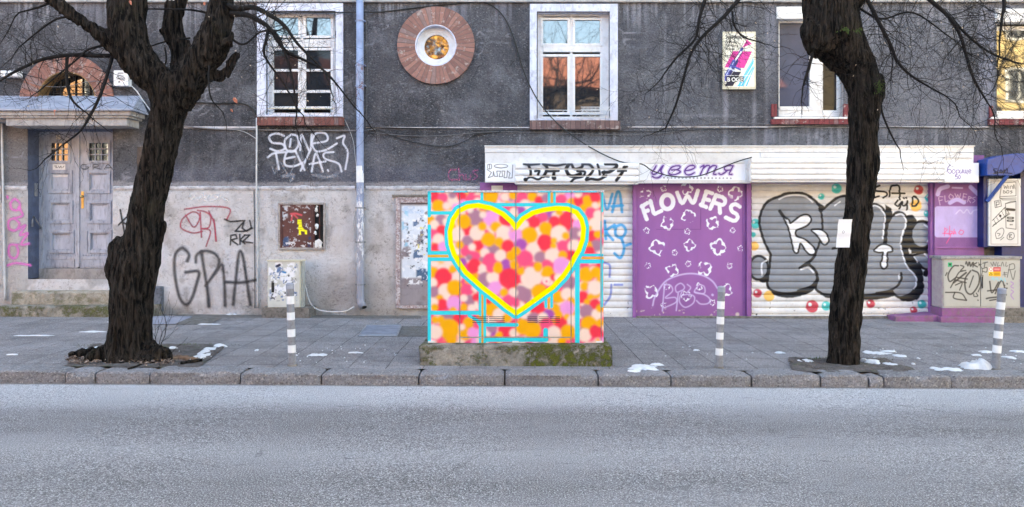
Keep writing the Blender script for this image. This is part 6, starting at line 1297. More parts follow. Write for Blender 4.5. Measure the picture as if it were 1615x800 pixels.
# enamel advert
sg_ = thing('wall_sign', 'framed white advertising sign with pink and blue stripes on the dark wall', 'sign', (X(1166, YF), YF, Z(141, YF)))
f = MB(); f.pbox(1140.3, 1192, 50, 140.7, YF - .05, .05); fr_ = f.build('sign_frame', M['cream'], sg_, bevel=.004)
cv = Canvas(1143, 1189.5, 53, 137.5, .45, C(228, 226, 212)); T = lambda p: tr(1120, 30, .1625, p); ys = YF - .054
wash(cv, .12, 5, 14, (.7, .65, .6))
PK = C(214, 56, 150); NB = C(24, 22, 52); BL = C(72, 80, 170); LB = C(30, 188, 232)
cv.poly(T([(222, 312), (406, 316), (330, 478), (140, 470)]), PK, .7); cv.poly(T([(358, 200), (406, 242), (312, 280)]), PK, .7)
cv.poly(T([(225, 510), (300, 515), (220, 652), (140, 652)]), NB, .7)
for i, (w, c) in enumerate(((30, C(215, 225, 236)), (16, LB), (22, LB), (12, C(150, 215, 235)), (14, LB))):
    x_ = 300 + i * 26; cv.poly(T([(x_ + 60, 430 - i * 20 + 30), (x_ + 60 + w, 400 - i * 20 + 30), (x_ - 60 + w, 652), (x_ - 60, 652)]), c, .6)
cv.poly(T([(420, 370), (420, 480), (318, 652), (262, 652)]), LB, .7, .75); cv.stroke(T([(420, 440), (300, 640)]), 1.2, C(225, 240, 245), .8); cv.stroke(T([(405, 400), (270, 640)]), .8, C(225, 240, 245), .8)
for a, b, w, c in (([(310, 290), (150, 590)], 0, 4.4, BL), ([(300, 320), (215, 440)], 0, 2.8, C(230, 230, 240)), ([(292, 312), (210, 430)], 0, .8, K_), ([(318, 318), (240, 430)], 0, .8, K_), ([(230, 410), (150, 560)], 0, 5.2, BL), ([(265, 410), (170, 580)], 0, 3.6, C(46, 46, 110)), ([(225, 425), (160, 540)], 0, 1.2, C(190, 200, 236)), ([(200, 450), (290, 490)], 0, 3.2, BL), ([(180, 480), (250, 505)], 0, 2.6, C(206, 214, 240))): cv.stroke(T(a), w, c, .8, smooth=False)
cv.stroke(T([(140, 500), (140, 620)]), 1.2, BL, .8)
cv.stroke(T([(150, 548), (425, 552)]), .6, C(240, 240, 236), .5)
for i in range(4):
    x_ = 176 + i * 43; cv.poly(T([(x_ - 19, 558), (x_ + 19, 558), (x_ + 19, 612), (x_ - 19, 612)]), C(14, 14, 18), .6)
cv.mesh('face', M['canvas'], ys, sg_)
M['ink'] = pm('ink', (.02, .02, .022)); M['ink_white'] = pm('ink_white', (.85, .85, .83))
text('Stoßdämpfer', 1143.8, 61, 5.6, ys, M['ink'], sg_, bold=.02, wid=.86); text('Prüfung', 1143.8, 68, 4, ys, M['ink'], sg_, bold=.01); text('Beratung', 1143.8, 73.5, 4, ys, M['ink'], sg_, bold=.01); text('Einbau', 1143.8, 79, 4, ys, M['ink'], sg_, bold=.01)
for i, ch in enumerate('BOGE'): text(ch, 1120 + .1625 * (163 + i * 43), 30 + .1625 * 607, 6.4, ys, M['ink_white'], sg_, bold=.04, wid=.95)

# manhole plate in the pavement
pts = [ground(a, b) for a, b in ((566, 531), (626, 531), (633, 515), (579, 515))]
mp = thing('manhole_cover', 'pale steel access plate set in the pavement left of the heart cabinet', 'manhole cover', (sum(p.x for p in pts) / 4, sum(p.y for p in pts) / 4, 0))
m = MB(); m.add([(p.x, p.y, G(p.x) + .004) for p in pts] + [(p.x, p.y, G(p.x) + .02) for p in pts], [(0, 1, 5, 4), (1, 2, 6, 5), (2, 3, 7, 6), (3, 0, 4, 7), (4, 5, 6, 7)])
n = NT('chequer_plate'); cc = n.t.nodes.new('ShaderNodeTexChecker'); cc.inputs['Scale'].default_value = 26; n.L(n.pos, cc.inputs[0])
n.color(n.mix(n.ramp(n.noise(8, 6), [(.4, 0), (.65, 1)]), C(142, 150, 168), C(118, 124, 138))); n.rough(.5); n.b.inputs['Metallic'].default_value = .3; n.bump(cc.outputs['Fac'], .004)
m.build('plate', n.m, mp)
m = MB()
for i in range(4):
    a, b = pts[i], pts[(i + 1) % 4]; m.tube([(a.x, a.y, G(a.x) + .012), (b.x, b.y, G(b.x) + .012)], .018, 4)
m.build('rim', M['steel'], mp)

# ================================================================== TREES
def bark_mat():
    n = NT('bark'); v = n.map((1, 1, .28))
    r = n.noise(26, 6, .62, n.map((1, 1, .16)), .8); r2 = n.noise(45, 5, .75, n.map((1, 1, .25)))
    c = n.mix(n.ramp(r, [(.40, 0.), (.66, 1.)]), C(6, 6, 6), C(70, 63, 58))
    c = n.mix(n.ramp(r2, [(.58, 0.), (.74, .7)]), c, C(110, 100, 92))
    c = n.mix(n.math('MULTIPLY', n.ramp(n.noise(3, 7, .75, n.map((1, 1, 1), (2, 9, 4))), [(.58, 0.), (.68, 1.)]), .25), c, C(66, 68, 44))
    n.color(c); n.rough(.95); n.spec(.15); n.bump(n.math('ADD', r, n.math('MULTIPLY', r2, .5)), .09, 1.0); return n.m
M['bark'] = bark_mat(); M['twig'] = pm('twig_bark', C(22, 18, 19), C(14, 12, 13), 20, .9)
M['dead_leaf'] = pm('dead_leaf', C(206, 138, 118), C(170, 104, 86), 30, .7); M['pod'] = pm('seed_pod', C(206, 192, 176), C(180, 160, 140), 30, .7)
def remeshed(name, mb, mat, parent, voxel=.016, amp=.018):
    me = bpy.data.meshes.new('tmp'); me.from_pydata(mb.v, [], mb.f); ob = bpy.data.objects.new('tmp', me); col.objects.link(ob)
    md = ob.modifiers.new('r', 'REMESH'); md.mode = 'VOXEL'; md.voxel_size = voxel
    sm = ob.modifiers.new('s', 'SMOOTH'); sm.iterations = 6; sm.factor = .6
    me2 = bpy.data.meshes.new_from_object(ob.evaluated_get(bpy.context.evaluated_depsgraph_get())); bpy.data.objects.remove(ob)
    nv = len(me2.vertices); co = np.empty(nv * 3); me2.vertices.foreach_get('co', co); co = co.reshape(-1, 3); no = np.empty(nv * 3); me2.vertices.foreach_get('normal', no); no = no.reshape(-1, 3)
    o_ = root_loc(parent); d = np.empty(nv)
    for i in range(nv):
        x, y, z = co[i]
        w = mnoise.noise(Vector((x * 2, y * 2, z * 1.2))) * .5
        a = mnoise.noise(Vector((x * 15 + w, y * 15, z * 1.7 + w))); b = mnoise.noise(Vector((x * 38, y * 38, z * 7)))
        d[i] = amp * (.6 - 3.0 * abs(a) + .8 * b) + amp * 1.0 * mnoise.noise(Vector((x * 5, y * 5, z * 4)))
    co += no * d[:, None]; co -= np.array(o_)
    me2.vertices.foreach_set('co', co.ravel()); me2.materials.clear(); me2.shade_smooth(); me2.update()
    return link(name, me2, mat, parent)
def tpts(L, Y0): return [P(a[0], a[1], Y0 + (a[3] if len(a) > 3 else 0)) for a in L], [a[2] * Y0 / F for a in L]
def limb(mb, L, Y0, n=20):
    q = smooth_line([(a[0], a[1], a[2], a[3] if len(a) > 3 else 0) for a in L], 5); p, r = tpts(q, Y0); mb.tube(p, r, n)
class Twigs:
    def __init__(s, seed): s.r = random.Random(seed); s.mb = MB(); s.tips = []; s.st = .07; s.mr = .0014
    def vec(s, k): return Vector((s.r.gauss(0, k), s.r.gauss(0, k * .8), s.r.gauss(0, k)))
    def grow(s, p, d, L, r, lvl, droop=.12, spread=.8):
        n = max(3, int(L / s.st)); step = L / n; pts = [p.copy()]; d = d.normalized(); rs = [r]
        for i in range(n):
            d = (d + s.vec(.24) + Vector((0, 0, -droop * .35))).normalized(); p = p + d * step; pts.append(p.copy()); rs.append(max(s.mr, r * (1 - .75 * (i + 1) / n)))
            if p.y > YF - .35: d.y = -abs(d.y)
            if lvl > 0 and i > 0 and s.r.random() < .62:
                dd = (d + s.vec(spread)).normalized(); s.grow(p, dd, L * s.r.uniform(.3, .62), max(s.mr, rs[-1] * .6), lvl - 1, droop * 1.1, spread)
        s.mb.tube(pts, rs, 3 if r < .008 else 5, caps=False)
        if lvl == 0: s.tips.append(pts[-1])
def branch(tree, tw_seed, L, Y0, lvl=2, dens=1.0,  tl=(.35, .8), droop=.12, label=None, mat='bark', start=1, spread=.8):
    dens = dens * 1.15 + .15; t = Twigs(tw_seed); q = smooth_line([(a[0], a[1], a[2], a[3] if len(a) > 3 else 0) for a in L], 5); p, r = tpts(q, Y0)
    r = [v * .82 for v in r]; t.mb.tube(p, r, 8)
    for i in range(start * 3, len(p)):
        seg = (p[i] - p[i - 1])
        for _ in range(1 + int(t.r.random() < dens - 1) if dens > 1 else int(t.r.random() < dens)):
            d = (seg.normalized() * .35 + t.vec(spread)).normalized(); t.grow(p[i], d, t.r.uniform(*tl), max(.0024, min(r[i] * .32, .0055)), lvl - 1, droop, spread)
    t.grow(p[-1], (p[-1] - p[-2]), t.r.uniform(*tl), max(.003, r[-1]), lvl - 1, droop, spread)
    o = t.mb.build('branch', M['twig'], tree, smooth=True, label=label); return t.tips
def leaves(tree, tips, n, seed, kind='leaf', mat='pod', size=.022):
    r = random.Random(seed); me = bpy.data.meshes.new(kind)
    vs = [(-.5, 0, 0), (-.25, .08, -.22), (.2, .1, -.25), (.55, -.05, -.1), (.25, .06, .14), (-.2, .02, .2)]
    me.from_pydata([(a * size, b * size, c * size) for a, b, c in vs], [], [(0, 1, 2, 5), (5, 2, 3, 4)]); me.materials.append(M[mat]); o_ = Vector(root_loc(tree))
    vis = [p for p in tips if 0 < CX + p.x * F / p.y < 1615 and 0 < HY - (p.z - CZ) * F / p.y < 330 and p.y > 2]
    r.shuffle(vis)
    for p in vis[:n]:
        o = bpy.data.objects.new(kind, me); col.objects.link(o); o.parent = tree; o.location = p - o_ - Vector((0, 0, size * .3)); o.rotation_euler = (r.uniform(-.6, .6), r.uniform(-1.5, 1.5), r.uniform(-.7, .7)); q = r.uniform(.6, 1.3); o.scale = (q, q, q)

YT = 8.42
g = ground(205, 570)
t1 = thing('tree', 'thick dark bare street tree with forking limbs in front of the entrance', 'tree', (g.x, YT, G(g.x)), 'bare street trees along the kerb')
mb = MB()
limb(mb, [(204, 590, 42), (204, 566, 38), (204, 552, 34), (205, 520, 30), (210, 450, 32), (217, 410, 32), (225, 375, 28), (232, 330, 24.5), (241, 290, 24.5), (252, 240, 24.5), (261, 200, 24), (268, 165, 27), (270, 138, 30), (268, 120, 28)], YT, 28)
limb(mb, [(268, 160, 28), (253, 134, 24, -.05), (229, 110, 26, -.08), (208, 80, 27, -.1), (200, 42, 27, -.1), (201, 0, 27, -.08), (196, -50, 25), (186, -130, 21), (180, -220, 16, .2)], YT, 24)
limb(mb, [(278, 160, 24), (284, 128, 19, .1), (283, 95, 12.5, .15), (277, 65, 14, .16), (272, 42, 15, .16), (273, 22, 12.5, .16), (272, 8, 11, .16), (272, 4, 9, .16)], YT)
limb(mb, [(274, 40, 9, .16), (284, 15, 8, .16), (289, -20, 8, .16), (294, -90, 7, .2), (300, -190, 5, .25)], YT, 14)
limb(mb, [(280, 165, 22), (297, 132, 25, -.02), (313, 103, 23, -.05), (334, 72, 25, -.06), (346, 40, 21, -.06), (350, 10, 18.5, -.05), (351, -40, 18), (360, -120, 15), (366, -230, 11)], YT, 24)
limb(mb, [(308, 118, 14), (332, 121, 8), (353, 120, 7)], YT, 14); limb(mb, [(353, 120, 7), (362, 106, 7), (369, 91, 6.5), (375, 84, 6.5)], YT, 14); limb(mb, [(340, 74, 12, -.1), (356, 68, 10, -.12), (364, 60, 7, -.12), (363, 52, 5, -.12)], YT, 12)
limb(mb, [(270, 70, 7, .12), (262, 52, 6, .1), (253, 48, 4.5, .1)], YT, 10); limb(mb, [(303, 90, 9), (298, 72, 5), (296, 64, 3)], YT, 10)
limb(mb, [(210, 95, 20, -.08), (180, 70, 14, -.15), (152, 50, 10.5, -.2), (118, 25, 9, -.25), (85, 2, 8, -.3), (45, -30, 7, -.35), (0, -65, 5, -.4)], YT, 16)
limb(mb, [(212, 425, 22), (196, 402, 21), (191, 388, 17), (192, 375, 12)], YT, 16); limb(mb, [(248, 380, 10), (256, 362, 8), (258, 350, 5)], YT, 12); limb(mb, [(190, 445, 18), (184, 425, 16), (184, 400, 12)], YT, 14)
for a, b in (((178, 556, 18), (150, 562, 11, -.15)), ((230, 556, 20), (256, 560, 13, -.12)), ((200, 562, 24), (196, 576, 16, -.2)), ((222, 560, 18), (238, 575, 10, -.25))): limb(mb, [a, ((a[0] + b[0]) / 2, (a[1] + b[1]) / 2 + 1, (a[2] + b[2]) / 2 + 1, b[3] / 2), b, (b[0] + (b[0] - a[0]) * .5, b[1] + 8, 4, b[3] * 1.4)], YT, 14)
trk = remeshed('trunk', mb, M['bark'], t1, .015, .019)
tips = []
tips += branch(t1, 1, [(182, 88, 4.2, -.1), (150, 88, 4, -.15), (110, 87, 3.8, -.18), (70, 93, 3.4, -.2), (40, 105, 3, -.22), (15, 118, 2.6, -.2), (-12, 135, 2)], YT, 3, 1.0, (.25, .6), .10)
tips += branch(t1, 2, [(106, 88, 3, -.18), (105, 110, 2.8, -.2), (107, 138, 2.6, -.22), (114, 158, 2.2, -.22), (128, 172, 1.6, -.2)], YT, 2, .6, (.2, .5), .10)
tips += branch(t1, 3, [(177, 90, 3.4, -.12), (170, 115, 3.0, -.2), (162, 140, 2.8, -.25), (148, 172, 2.6, -.28), (128, 205, 2.0, -.3), (100, 228, 1.6, -.3), (70, 252, 1.2, -.3)], YT, 3, .9, (.25, .6), .08)
tips += branch(t1, 4, [(172, 70, 2.6, -.1), (140, 78, 2, -.15), (120, 95, 1.6, -.2), (60, 145, 1.2)], YT, 3, .7, (.3, .6), .08)
tips += branch(t1, 5, [(364, 22, 6, -.1), (390, 24, 5, -.14), (410, 34, 4.6, -.16), (425, 45, 4, -.18), (450, 80, 3.4, -.2), (480, 95, 2.6, -.2), (515, 115, 2, -.2), (560, 170, 1.4, -.2)], YT, 3, .6, (.35, .85), .10, spread=.7)
tips += branch(t1, 6, [(352, 6, 6, -.1), (375, 14, 5, -.12), (400, 12, 4.6, -.15), (425, 24, 4.2, -.2), (448, 40, 3.6, -.24), (470, 70, 2.8, -.26), (500, 100, 2, -.28)], YT, 3, .6, (.35, .85), .10, spread=.7)
tips += branch(t1, 7, [(424, 44, 3.6, -.18), (420, 62, 3, -.2), (416, 82, 2.6, -.22), (424, 100, 2.2, -.22), (446, 130, 1.8, -.22), (466, 165, 1.4, -.2)], YT, 3, .35, (.35, .8), .10)
tips += branch(t1, 8, [(400, 26, 3, -.14), (436, 55, 2.6, -.2), (452, 92, 2.4, -.24), (462, 130, 2, -.26), (468, 180, 1.4, -.26)], YT, 3, .35, (.3, .75), .10)
tips += branch(t1, 9, [(362, 60, 2.6, -.1), (385, 70, 2, -.14), (412, 50, 1.8, -.18), (440, 48, 1.2)], YT, 3, .5, (.3, .6), .06)
branch(t1, 10, [(330, 104, 1.8, -.36), (329, 125, 1.6, -.37), (333, 155, 1.4, -.38), (352, 178, 1)], YT, 1, .5, (.2, .5), .08)
tips += branch(t1, 11, [(260, 75, 1.8), (262, 95, 1.6), (254, 120, 1.2), (240, 170, 1)], YT, 2, .4, (.2, .4), .08); tips += branch(t1, 12, [(300, 60, 1.8, .1), (260, 66, 1.4, .1), (230, 76, 1.2, .1)], YT, 2, .4, (.2, .4), .08)
tips += branch(t1, 13, [(346, 26, 2.6, .1), (310, 17, 2, .1), (280, 15, 1.6), (220, 14, 1.4)], YT, 1, .3, (.2, .4), .05)
tips += branch(t1, 14, [(120, 26, 2.4, -.25), (90, 30, 2, -.3), (60, 50, 1.6, -.3), (30, 75, 1.2, -.3)], YT, 3, .8, (.3, .6), .10); tips += branch(t1, 15, [(85, 2, 3, -.3), (60, 12, 2, -.3), (30, 20, 1.4, -.3)], YT, 3, .7, (.3, .6), .10)
for k, L in enumerate([[(186, -130, 12), (150, -220, 9, -.2), (100, -330, 6, -.4)], [(180, -210, 12), (210, -300, 8, .2), (240, -400, 5, .3)], [(360, -120, 10), (410, -190, 7, -.2), (470, -270, 5, -.3)], [(366, -220, 9), (350, -330, 6, .2), (330, -430, 4, .4)], [(300, -180, 6), (290, -280, 4, .3), (280, -370, 3, .4)], [(0, -65, 5, -.4), (-60, -110, 4, -.4), (-140, -170, 3, -.5)]]):
    branch(t1, 40 + k, L, YT, 2, .8, (.5, 1.2), .02)
leaves(t1, tips, 26, 3)
r_ = random.Random(9)
lf = bpy.data.meshes.new('leaf'); lf.from_pydata([(0, 0, 0), (.02, .01, -.015), (.028, -.012, -.05), (0, 0, -.085), (-.024, .014, -.05), (-.018, -.006, -.015)], [], [(0, 1, 2, 3), (0, 3, 4, 5)]); lf.materials.append(M['dead_leaf'])
for (px_, py_, q) in [(86, 173, .9), (368, 154, .9), (364, 172, .5), (204, 1, .7), (322, 3, .5), (296, 8, .4)]:
    o = bpy.data.objects.new('leaf', lf); col.objects.link(o); o.parent = t1; o.location = P(px_, py_, YT - .45) - Vector(t1.location); o.rotation_euler = (r_.uniform(-.5, .5), r_.uniform(-.5, .5), r_.uniform(-1, 1)); o.scale = (q,) * 3

YU = 8.38
g = ground(1329, 578)
t2 = thing('tree', 'dark bare street tree with swollen burls and a paper notice in front of the shutters', 'tree', (g.x, YU, G(g.x)), 'bare street trees along the kerb')
mb = MB()
limb(mb, [(1329, 600, 25), (1330, 578, 23.5), (1331, 545, 22), (1333, 500, 23), (1338, 455, 22.5), (1343, 410, 22), (1350, 360, 20), (1356, 310, 20), (1360, 262, 22), (1361, 225, 21), (1362, 190, 21), (1364, 160, 23), (1360, 130, 25), (1350, 105, 28), (1333, 82, 32), (1316, 55, 40), (1310, 20, 40), (1308, -30, 38), (1306, -80, 34), (1300, -160, 26), (1296, -240, 18, .2)], YU, 28)
limb(mb, [(1372, 165, 16), (1380, 145, 15), (1384, 128, 10), (1381, 118, 6)], YU, 14); limb(mb, [(1376, 270, 10), (1381, 240, 6), (1378, 225, 4)], YU, 10); limb(mb, [(1300, 75, 22, -.05), (1286, 62, 20, -.1), (1279, 48, 15, -.12), (1280, 30, 10)], YU, 14); limb(mb, [(1352, 110, 18), (1366, 98, 12), (1360, 82, 8)], YU, 12)
limb(mb, [(1330, 10, 26), (1350, -30, 24), (1375, -90, 20), (1400, -170, 15), (1420, -260, 11)], YU, 18); limb(mb, [(1290, -10, 24), (1262, -70, 18), (1230, -140, 13), (1180, -220, 9)], YU, 16)
limb(mb, [(1322, 572, 18), (1306, 586, 8)], YU, 10); limb(mb, [(1338, 572, 18), (1352, 586, 8)], YU, 10)
remeshed('trunk', mb, M['bark'], t2, .015, .018)
tips = []
tips += branch(t2, 21, [(1283, 78, 3.4, -.1), (1279, 95, 3, -.14), (1272, 118, 2.6, -.16), (1266, 138, 1.6, -.16)], YU, 3, .9, (.2, .5), .08)
tips += branch(t2, 22, [(1352, 34, 3, -.1), (1362, 55, 2.8, -.12), (1371, 85, 2.5, -.12), (1376, 112, 2, -.1)], YU, 2, .6, (.2, .4), .08)
tips += branch(t2, 23, [(1352, -28, 4.5, -.1), (1368, 0, 4, -.15), (1386, 35, 3.6, -.2), (1404, 70, 3.2, -.24), (1416, 98, 2.8, -.26), (1438, 120, 2.2, -.28), (1470, 140, 1.6, -.3)], YU, 3, 1.5, (.35, .85), .10, spread=.65)
tips += branch(t2, 24, [(1375, -95, 6, -.1), (1420, -50, 5, -.15), (1460, -6, 4.2, -.2), (1495, 25, 3.6, -.24), (1514, 55, 3.2, -.26), (1524, 88, 2.8, -.28), (1536, 125, 2.4, -.3), (1558, 163, 1.4, -.3)], YU, 3, 1.5, (.35, .85), .10, spread=.65)
tips += branch(t2, 25, [(1500, 28, 2.6, -.24), (1530, 60, 2.2, -.28), (1565, 85, 1.8, -.3), (1600, 98, 1.4, -.3)], YU, 3, 1.2, (.3, .8), .10)
tips += branch(t2, 26, [(1400, -168, 6, -.1), (1480, -120, 5, -.2), (1550, -50, 4, -.25), (1582, -5, 3.4, -.3), (1580, 30, 2.6, -.32), (1576, 66, 1.6, -.32)], YU, 3, 1.0, (.4, .9), .10, start=3)
tips += branch(t2, 27, [(1388, 158, 2.2, -.05), (1392, 180, 2, -.08), (1402, 205, 1.8, -.1), (1413, 227, 1.4, -.1)], YU, 2, .35, (.15, .4), .16)
tips += branch(t2, 28, [(1262, -75, 7, -.1), (1225, -60, 5.4, -.2), (1190, -30, 4.6, -.3), (1166, -2, 4, -.34), (1142, 26, 3.4, -.38), (1108, 58, 3, -.4), (1090, 84, 2.6, -.4), (1079, 120, 2.3, -.42), (1066, 165, 2, -.42), (1050, 202, 1.4, -.42)], YU, 3, 1.15, (.3, .7), .12, start=3, spread=.6)
tips += branch(t2, 29, [(1230, -140, 7, -.1), (1180, -90, 5.4, -.2), (1130, -40, 4.4, -.3), (1112, 0, 3.6, -.36), (1103, 30, 3, -.38), (1096, 62, 2.4, -.4), (1068, 90, 2, -.4), (1048, 116, 1.4, -.4)], YU, 3, 1.1, (.3, .7), .12, start=4, spread=.6)
tips += branch(t2, 30, [(1155, 18, 2, -.38), (1158, 40, 1.8, -.4), (1172, 58, 1.6, -.4), (1196, 66, 1.2, -.4)], YU, 3, .8, (.2, .5), .12)
tips += branch(t2, 31, [(1350, 10, 2.5, -.1), (1390, 30, 2, -.2), (1440, 20, 1.6, -.25), (1500, 60, 1.2)], YU, 3, .8, (.3, .7), .10)
for k, L in enumerate([[(1296, -240, 12), (1280, -340, 8), (1270, -430, 5)], [(1420, -260, 9), (1460, -340, 6), (1510, -430, 4)], [(1180, -220, 8), (1120, -280, 6), (1050, -340, 4)], [(1306, -160, 9), (1350, -260, 7, .3), (1370, -360, 4, .5)]]):
    branch(t2, 60 + k, L, YU, 2, .8, (.5, 1.2), .02)
leaves(t2, tips, 66, 5)
# ferny moss on the burls
mb = MB(); r_ = random.Random(2)
for cx_, cy_, n_, sx, sy in ((1386, 136, 70, 5, 9), (1332, 46, 40, 8, 3), (1354, 48, 20, 5, 3)):
    for i in range(n_):
        p = P(cx_ + r_.gauss(0, sx * .5), cy_ + r_.gauss(0, sy * .6), YU - .17 - r_.random() * .05 if cx_ > 1370 else YU - .32 - r_.random() * .03); d = Vector((r_.gauss(0, .02), -.02, r_.gauss(-.02, .02))); q = Vector((r_.gauss(0, 1), 0, r_.gauss(0, 1))).normalized() * .005
        mb.add([p - q, p + q, p + d + q * .4, p + d - q * .4], [(0, 1, 2, 3)])
o = mb.build('moss', pm('moss', C(78, 98, 40), C(44, 60, 26), 20, .9), t2); o['kind'] = 'stuff'
# notice taped to the right tree
cv = Canvas(1321, 1342, 346, 390.5, .5, C(236, 236, 242), 1.0); 
for y_ in (355, 358, 361, 377, 380, 383): cv.stroke([(1325, y_), (1337, y_ + .5)], .5, C(170, 168, 180), .6, .6)
cv.stroke([(1330 + 1.6 * math.cos(a), 366 + 2 * math.sin(a)) for a in ang], .7, C(90, 88, 100), .6, .8)
me_o = cv.mesh('notice', M['canvas'], YU - .215, None, yoff=lambda x, z: .05 * ((x - 3.98)) ** 2 * 30 * .1 + .004 * np.sin(z * 40)); me_o.name = 'notice'
for v in me_o.data.vertices:      # it leans with the trunk
    v.co.x += (v.co.z - Z(368, YU - .215)) * .10
tag(me_o, 'white paper notice fixed to the right tree trunk', 'notice')

# roots, dead wood and litter at the left tree
mb = MB()
dw = [([(108, 566, 5), (130, 564, 8), (150, 562, 8), (170, 566, 6)], 'gnarled root left of the trunk'), ([(262, 571, 3.2), (285, 569, 4.6), (300, 571, 4.4), (312, 570, 3)], 'pale broken end of dead wood right of the trunk'), ([(286, 577, 3), (304, 574, 3.4), (318, 572, 3)], 'dark short piece of dead wood near the kerb'), ([(202, 584, 1.3), (216, 580, 1.6), (232, 574, 1.3)], 'thin dead stick lying below the trunk')]
for k, (L, lb) in enumerate(dw):
    m = MB(); q = smooth_line([tuple(a) for a in L], 4); pp = []
    for a in q: g_ = ground(a[0], a[1]); pp.append(Vector((g_.x, g_.y, G(g_.x) + a[2] * .0045 + .01)))
    m.tube(pp, [a[2] * .0075 * (1 + .2 * math.sin(i * 2.1 + k)) for i, a in enumerate(q)], 9); o = m.build('dead_wood', M['bark'] if k != 1 else pm('rotten_wood', C(134, 110, 92), C(84, 66, 58), 25, .9, .01, 50, (.3, 1, 1)), smooth=True); tag(o, lb, 'dead wood', 'dead wood at the foot of the left tree')
t = Twigs(77); tw = thing('sapling', 'thin bare shoots growing at the right foot of the left tree', 'sapling', tuple(ground(245, 560)))
for a, b, L_ in ((238, 572, .9), (250, 562, .55), (254, 566, .45), (247, 560, .5), (258, 575, .4)): g_ = ground(a, b); t.grow(g_, Vector((random.Random(a).uniform(-.1, .35), 0, 1)), L_, .006, 1, -.2, .5)
t.mb.build('stem', M['twig'], tw, smooth=True)
mb = MB(); r_ = random.Random(21)
for i in range(420):
    px_ = r_.choice([r_.gauss(125, 14), r_.gauss(215, 45), r_.uniform(105, 300), r_.gauss(255, 20)]); py_ = r_.gauss(573, 3.2) if px_ > 120 else r_.gauss(571, 3)
    if not 100 < px_ < 312 or py_ > 580: continue
    g_ = ground(px_, py_); c = Vector((g_.x, g_.y, G(g_.x) + .02 + r_.random() * .025)); a = r_.uniform(0, 6.28); L_ = r_.uniform(.012, .03); u_ = Vector((math.cos(a), math.sin(a), r_.uniform(-.5, .5))) * L_; v_ = Vector((-math.sin(a), math.cos(a), r_.uniform(-.6, .6))) * L_ * r_.uniform(.3, .7)
    mb.add([c - u_, c + v_, c + u_, c - v_ + Vector((0, 0, .008))], [(0, 1, 2, 3)])
for i in range(160):
    px_ = r_.gauss(1330, 50); py_ = r_.uniform(572, 587)
    if 1250 < px_ < 1440 and not 1305 < px_ < 1353:
        g_ = ground(px_, py_); c = Vector((g_.x, g_.y, G(g_.x) + .018)); a = r_.uniform(0, 6.28); L_ = r_.uniform(.006, .015); u_ = Vector((math.cos(a), math.sin(a), 0)) * L_; v_ = Vector((-math.sin(a), math.cos(a), .3)) * L_ * .6
        mb.add([c - u_, c + v_, c + u_, c - v_], [(0, 1, 2, 3)])
n = NT('leaf_litter'); n.color(n.ramp(n.noise(40, 2, .5), [(.35, C(66, 52, 46)), (.5, C(116, 96, 86)), (.65, C(166, 146, 130))])); n.rough(.8)
struct(mb.build('leaf_litter', n.m), 'stuff', 'brown dead leaves and bark crumbs round the tree feet')
mb = MB(); r_ = random.Random(31)
def tuft(px_, py_, n_, sx, sy, h):
    for i in range(n_):
        g_ = ground(px_ + r_.gauss(0, sx), py_ + r_.gauss(0, sy)); c = Vector((g_.x, g_.y, G(g_.x))); d = Vector((r_.gauss(0, .35), r_.gauss(0, .3), 1)) * h * r_.uniform(.4, 1); q = Vector((r_.uniform(-1, 1), r_.uniform(-1, 1), 0)).normalized() * .004
        mb.add([c - q, c + q, c + d], [(0, 1, 2)])
for a in ((1290, 567.5, 90, 8, 1.2, .035), (1388, 568.5, 70, 7, 1.2, .03), (588, 492, 160, 9, 1.6, .05), (300, 544.5, 260, 30, 1.0, .02), (160, 545.5, 160, 18, 1.2, .02), (620, 493, 60, 8, 1, .03), (360, 494, 60, 12, 1, .02), (1452, 588, 30, 4, .5, .02), (1315, 588, 40, 6, .6, .02)): tuft(*a)
struct(mb.build('grass', pm('moss_grass', C(98, 112, 58), C(66, 74, 42), 30, .9)), 'stuff')
# ================================================================== ACROSS THE STREET (seen only mirrored in the window panes)
def far_house(name, x0, x1, y0, h, wall, roof_h, roof, label, storeys, wins):
    t = thing(name, label, 'building', ((x0 + x1) / 2, y0, 0), 'houses across the street')
    m = MB(); m.box(x0, x1, y0 - 9, y0, -.6, h); m.build('wall', wall, t)
    if roof_h:
        m = MB(); m.add([(x0 - .3, y0 + .5, h), (x1 + .3, y0 + .5, h), (x1 + .3, y0 - 9.5, h), (x0 - .3, y0 - 9.5, h), (x0 - .3, y0 - 4.5, h + roof_h), (x1 + .3, y0 - 4.5, h + roof_h)], [(0, 1, 5, 4), (2, 3, 4, 5), (0, 4, 3), (1, 2, 5), (3, 2, 1, 0)]); m.build('roof', roof, t)
    for k in range(storeys):
        for i in range(wins):
            wx = x0 + (i + .5) * (x1 - x0) / wins; wz = 1.6 + k * 3.0
            m = MB(); m.box(wx - .6, wx + .6, y0, y0 + .06, wz - .05, wz + 1.6); w_ = m.build('window', M['white_paint'], t)
            m = MB(); m.box(wx - .5, wx - .03, y0 + .05, y0 + .08, wz + .05, wz + 1.5); m.box(wx + .03, wx + .5, y0 + .05, y0 + .08, wz + .05, wz + 1.5); m.build('pane', M['glass_dark'], w_)
    return t
tile = pm('roof_tile', C(140, 84, 68), C(96, 58, 50), 3, .8, .03, 12)
far_house('townhouse', -13, 13, -9.5, 8.2, pm('dark_render', C(62, 52, 48), C(50, 42, 40), 2, .9), 2.6, tile, 'low house with a red tiled roof across the street', 2, 7)
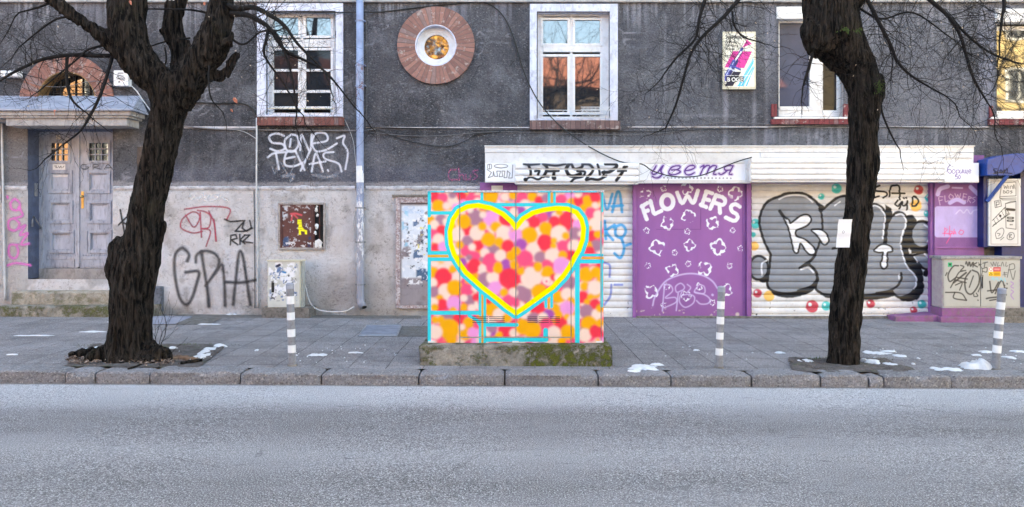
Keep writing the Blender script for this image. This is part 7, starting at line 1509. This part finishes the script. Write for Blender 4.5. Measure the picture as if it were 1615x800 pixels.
far_house('townhouse', 15, 46, -9.5, 15, pm('ochre_render', C(176, 156, 116), C(150, 130, 92), 2, .9), 0, tile, 'tall ochre house across the street to the right', 5, 8)
far_house('townhouse', -44, -15, -9.5, 13, pm('orange_render', C(160, 120, 88), C(136, 98, 70), 2, .9), 0, tile, 'tall orange house across the street to the left', 4, 8)
def far_tree(x, y, h, seed, label):
    t = thing('tree', label, 'tree', (x, y, G(x)), 'bare trees across the street')
    m = MB(); m.tube([(x, y, -.1), (x + .1, y, h * .3), (x - .1, y, h * .45)], [.26, .2, .17], 12); m.build('trunk', M['twig'], t, smooth=True)
    tw_ = Twigs(seed); tw_.st = .34; tw_.mr = .007
    for k in range(6):
        a = k * 1.05 + seed; tw_.grow(Vector((x, y, h * (.32 + .03 * k))), Vector((math.cos(a) * .7, math.sin(a) * .5, 1)), h * .5, .09, 3, -.05, .6)
    tw_.mb.build('crown', M['twig'], t, smooth=True)
far_tree(1.2, -5.2, 12, 3, 'bare tree across the street opposite the middle window')
far_tree(21.2, -5.0, 13, 5, 'bare tree across the street, farthest right')
far_tree(-9.5, -5.2, 12, 8, 'bare tree across the street opposite the left window')
def gold_tree(x, y, h, seed):
    t = thing('tree', 'tree still holding golden leaves across the street', 'tree', (x, y, G(x))); r = random.Random(seed)
    m = MB(); m.tube([(x, y, -.1), (x, y, h * .5)], [.2, .12], 10); m.build('trunk', M['twig'], t, smooth=True)
    m = MB()
    for i in range(6500):
        a = r.uniform(0, 6.28); u_ = r.random(); rr = 3.0 * math.sin(math.pi * (.15 + .8 * u_)) * r.uniform(.3, 1) ** .5; c = Vector((x + rr * math.cos(a), y + rr * math.sin(a), h * (.38 + .6 * u_))); d1 = Vector((r.gauss(0, 1), r.gauss(0, 1), r.gauss(0, 1))).normalized() * .14; d2 = Vector((r.gauss(0, 1), r.gauss(0, 1), r.gauss(0, 1))).normalized() * .12
        m.add([c - d1, c + d2, c + d1, c - d2], [(0, 1, 2, 3)])
    m.build('crown', pm('gold_leaf', C(196, 150, 70), C(150, 100, 44), 6, .8), t)
gold_tree(-3.9, -9.0, 12.5, 4)
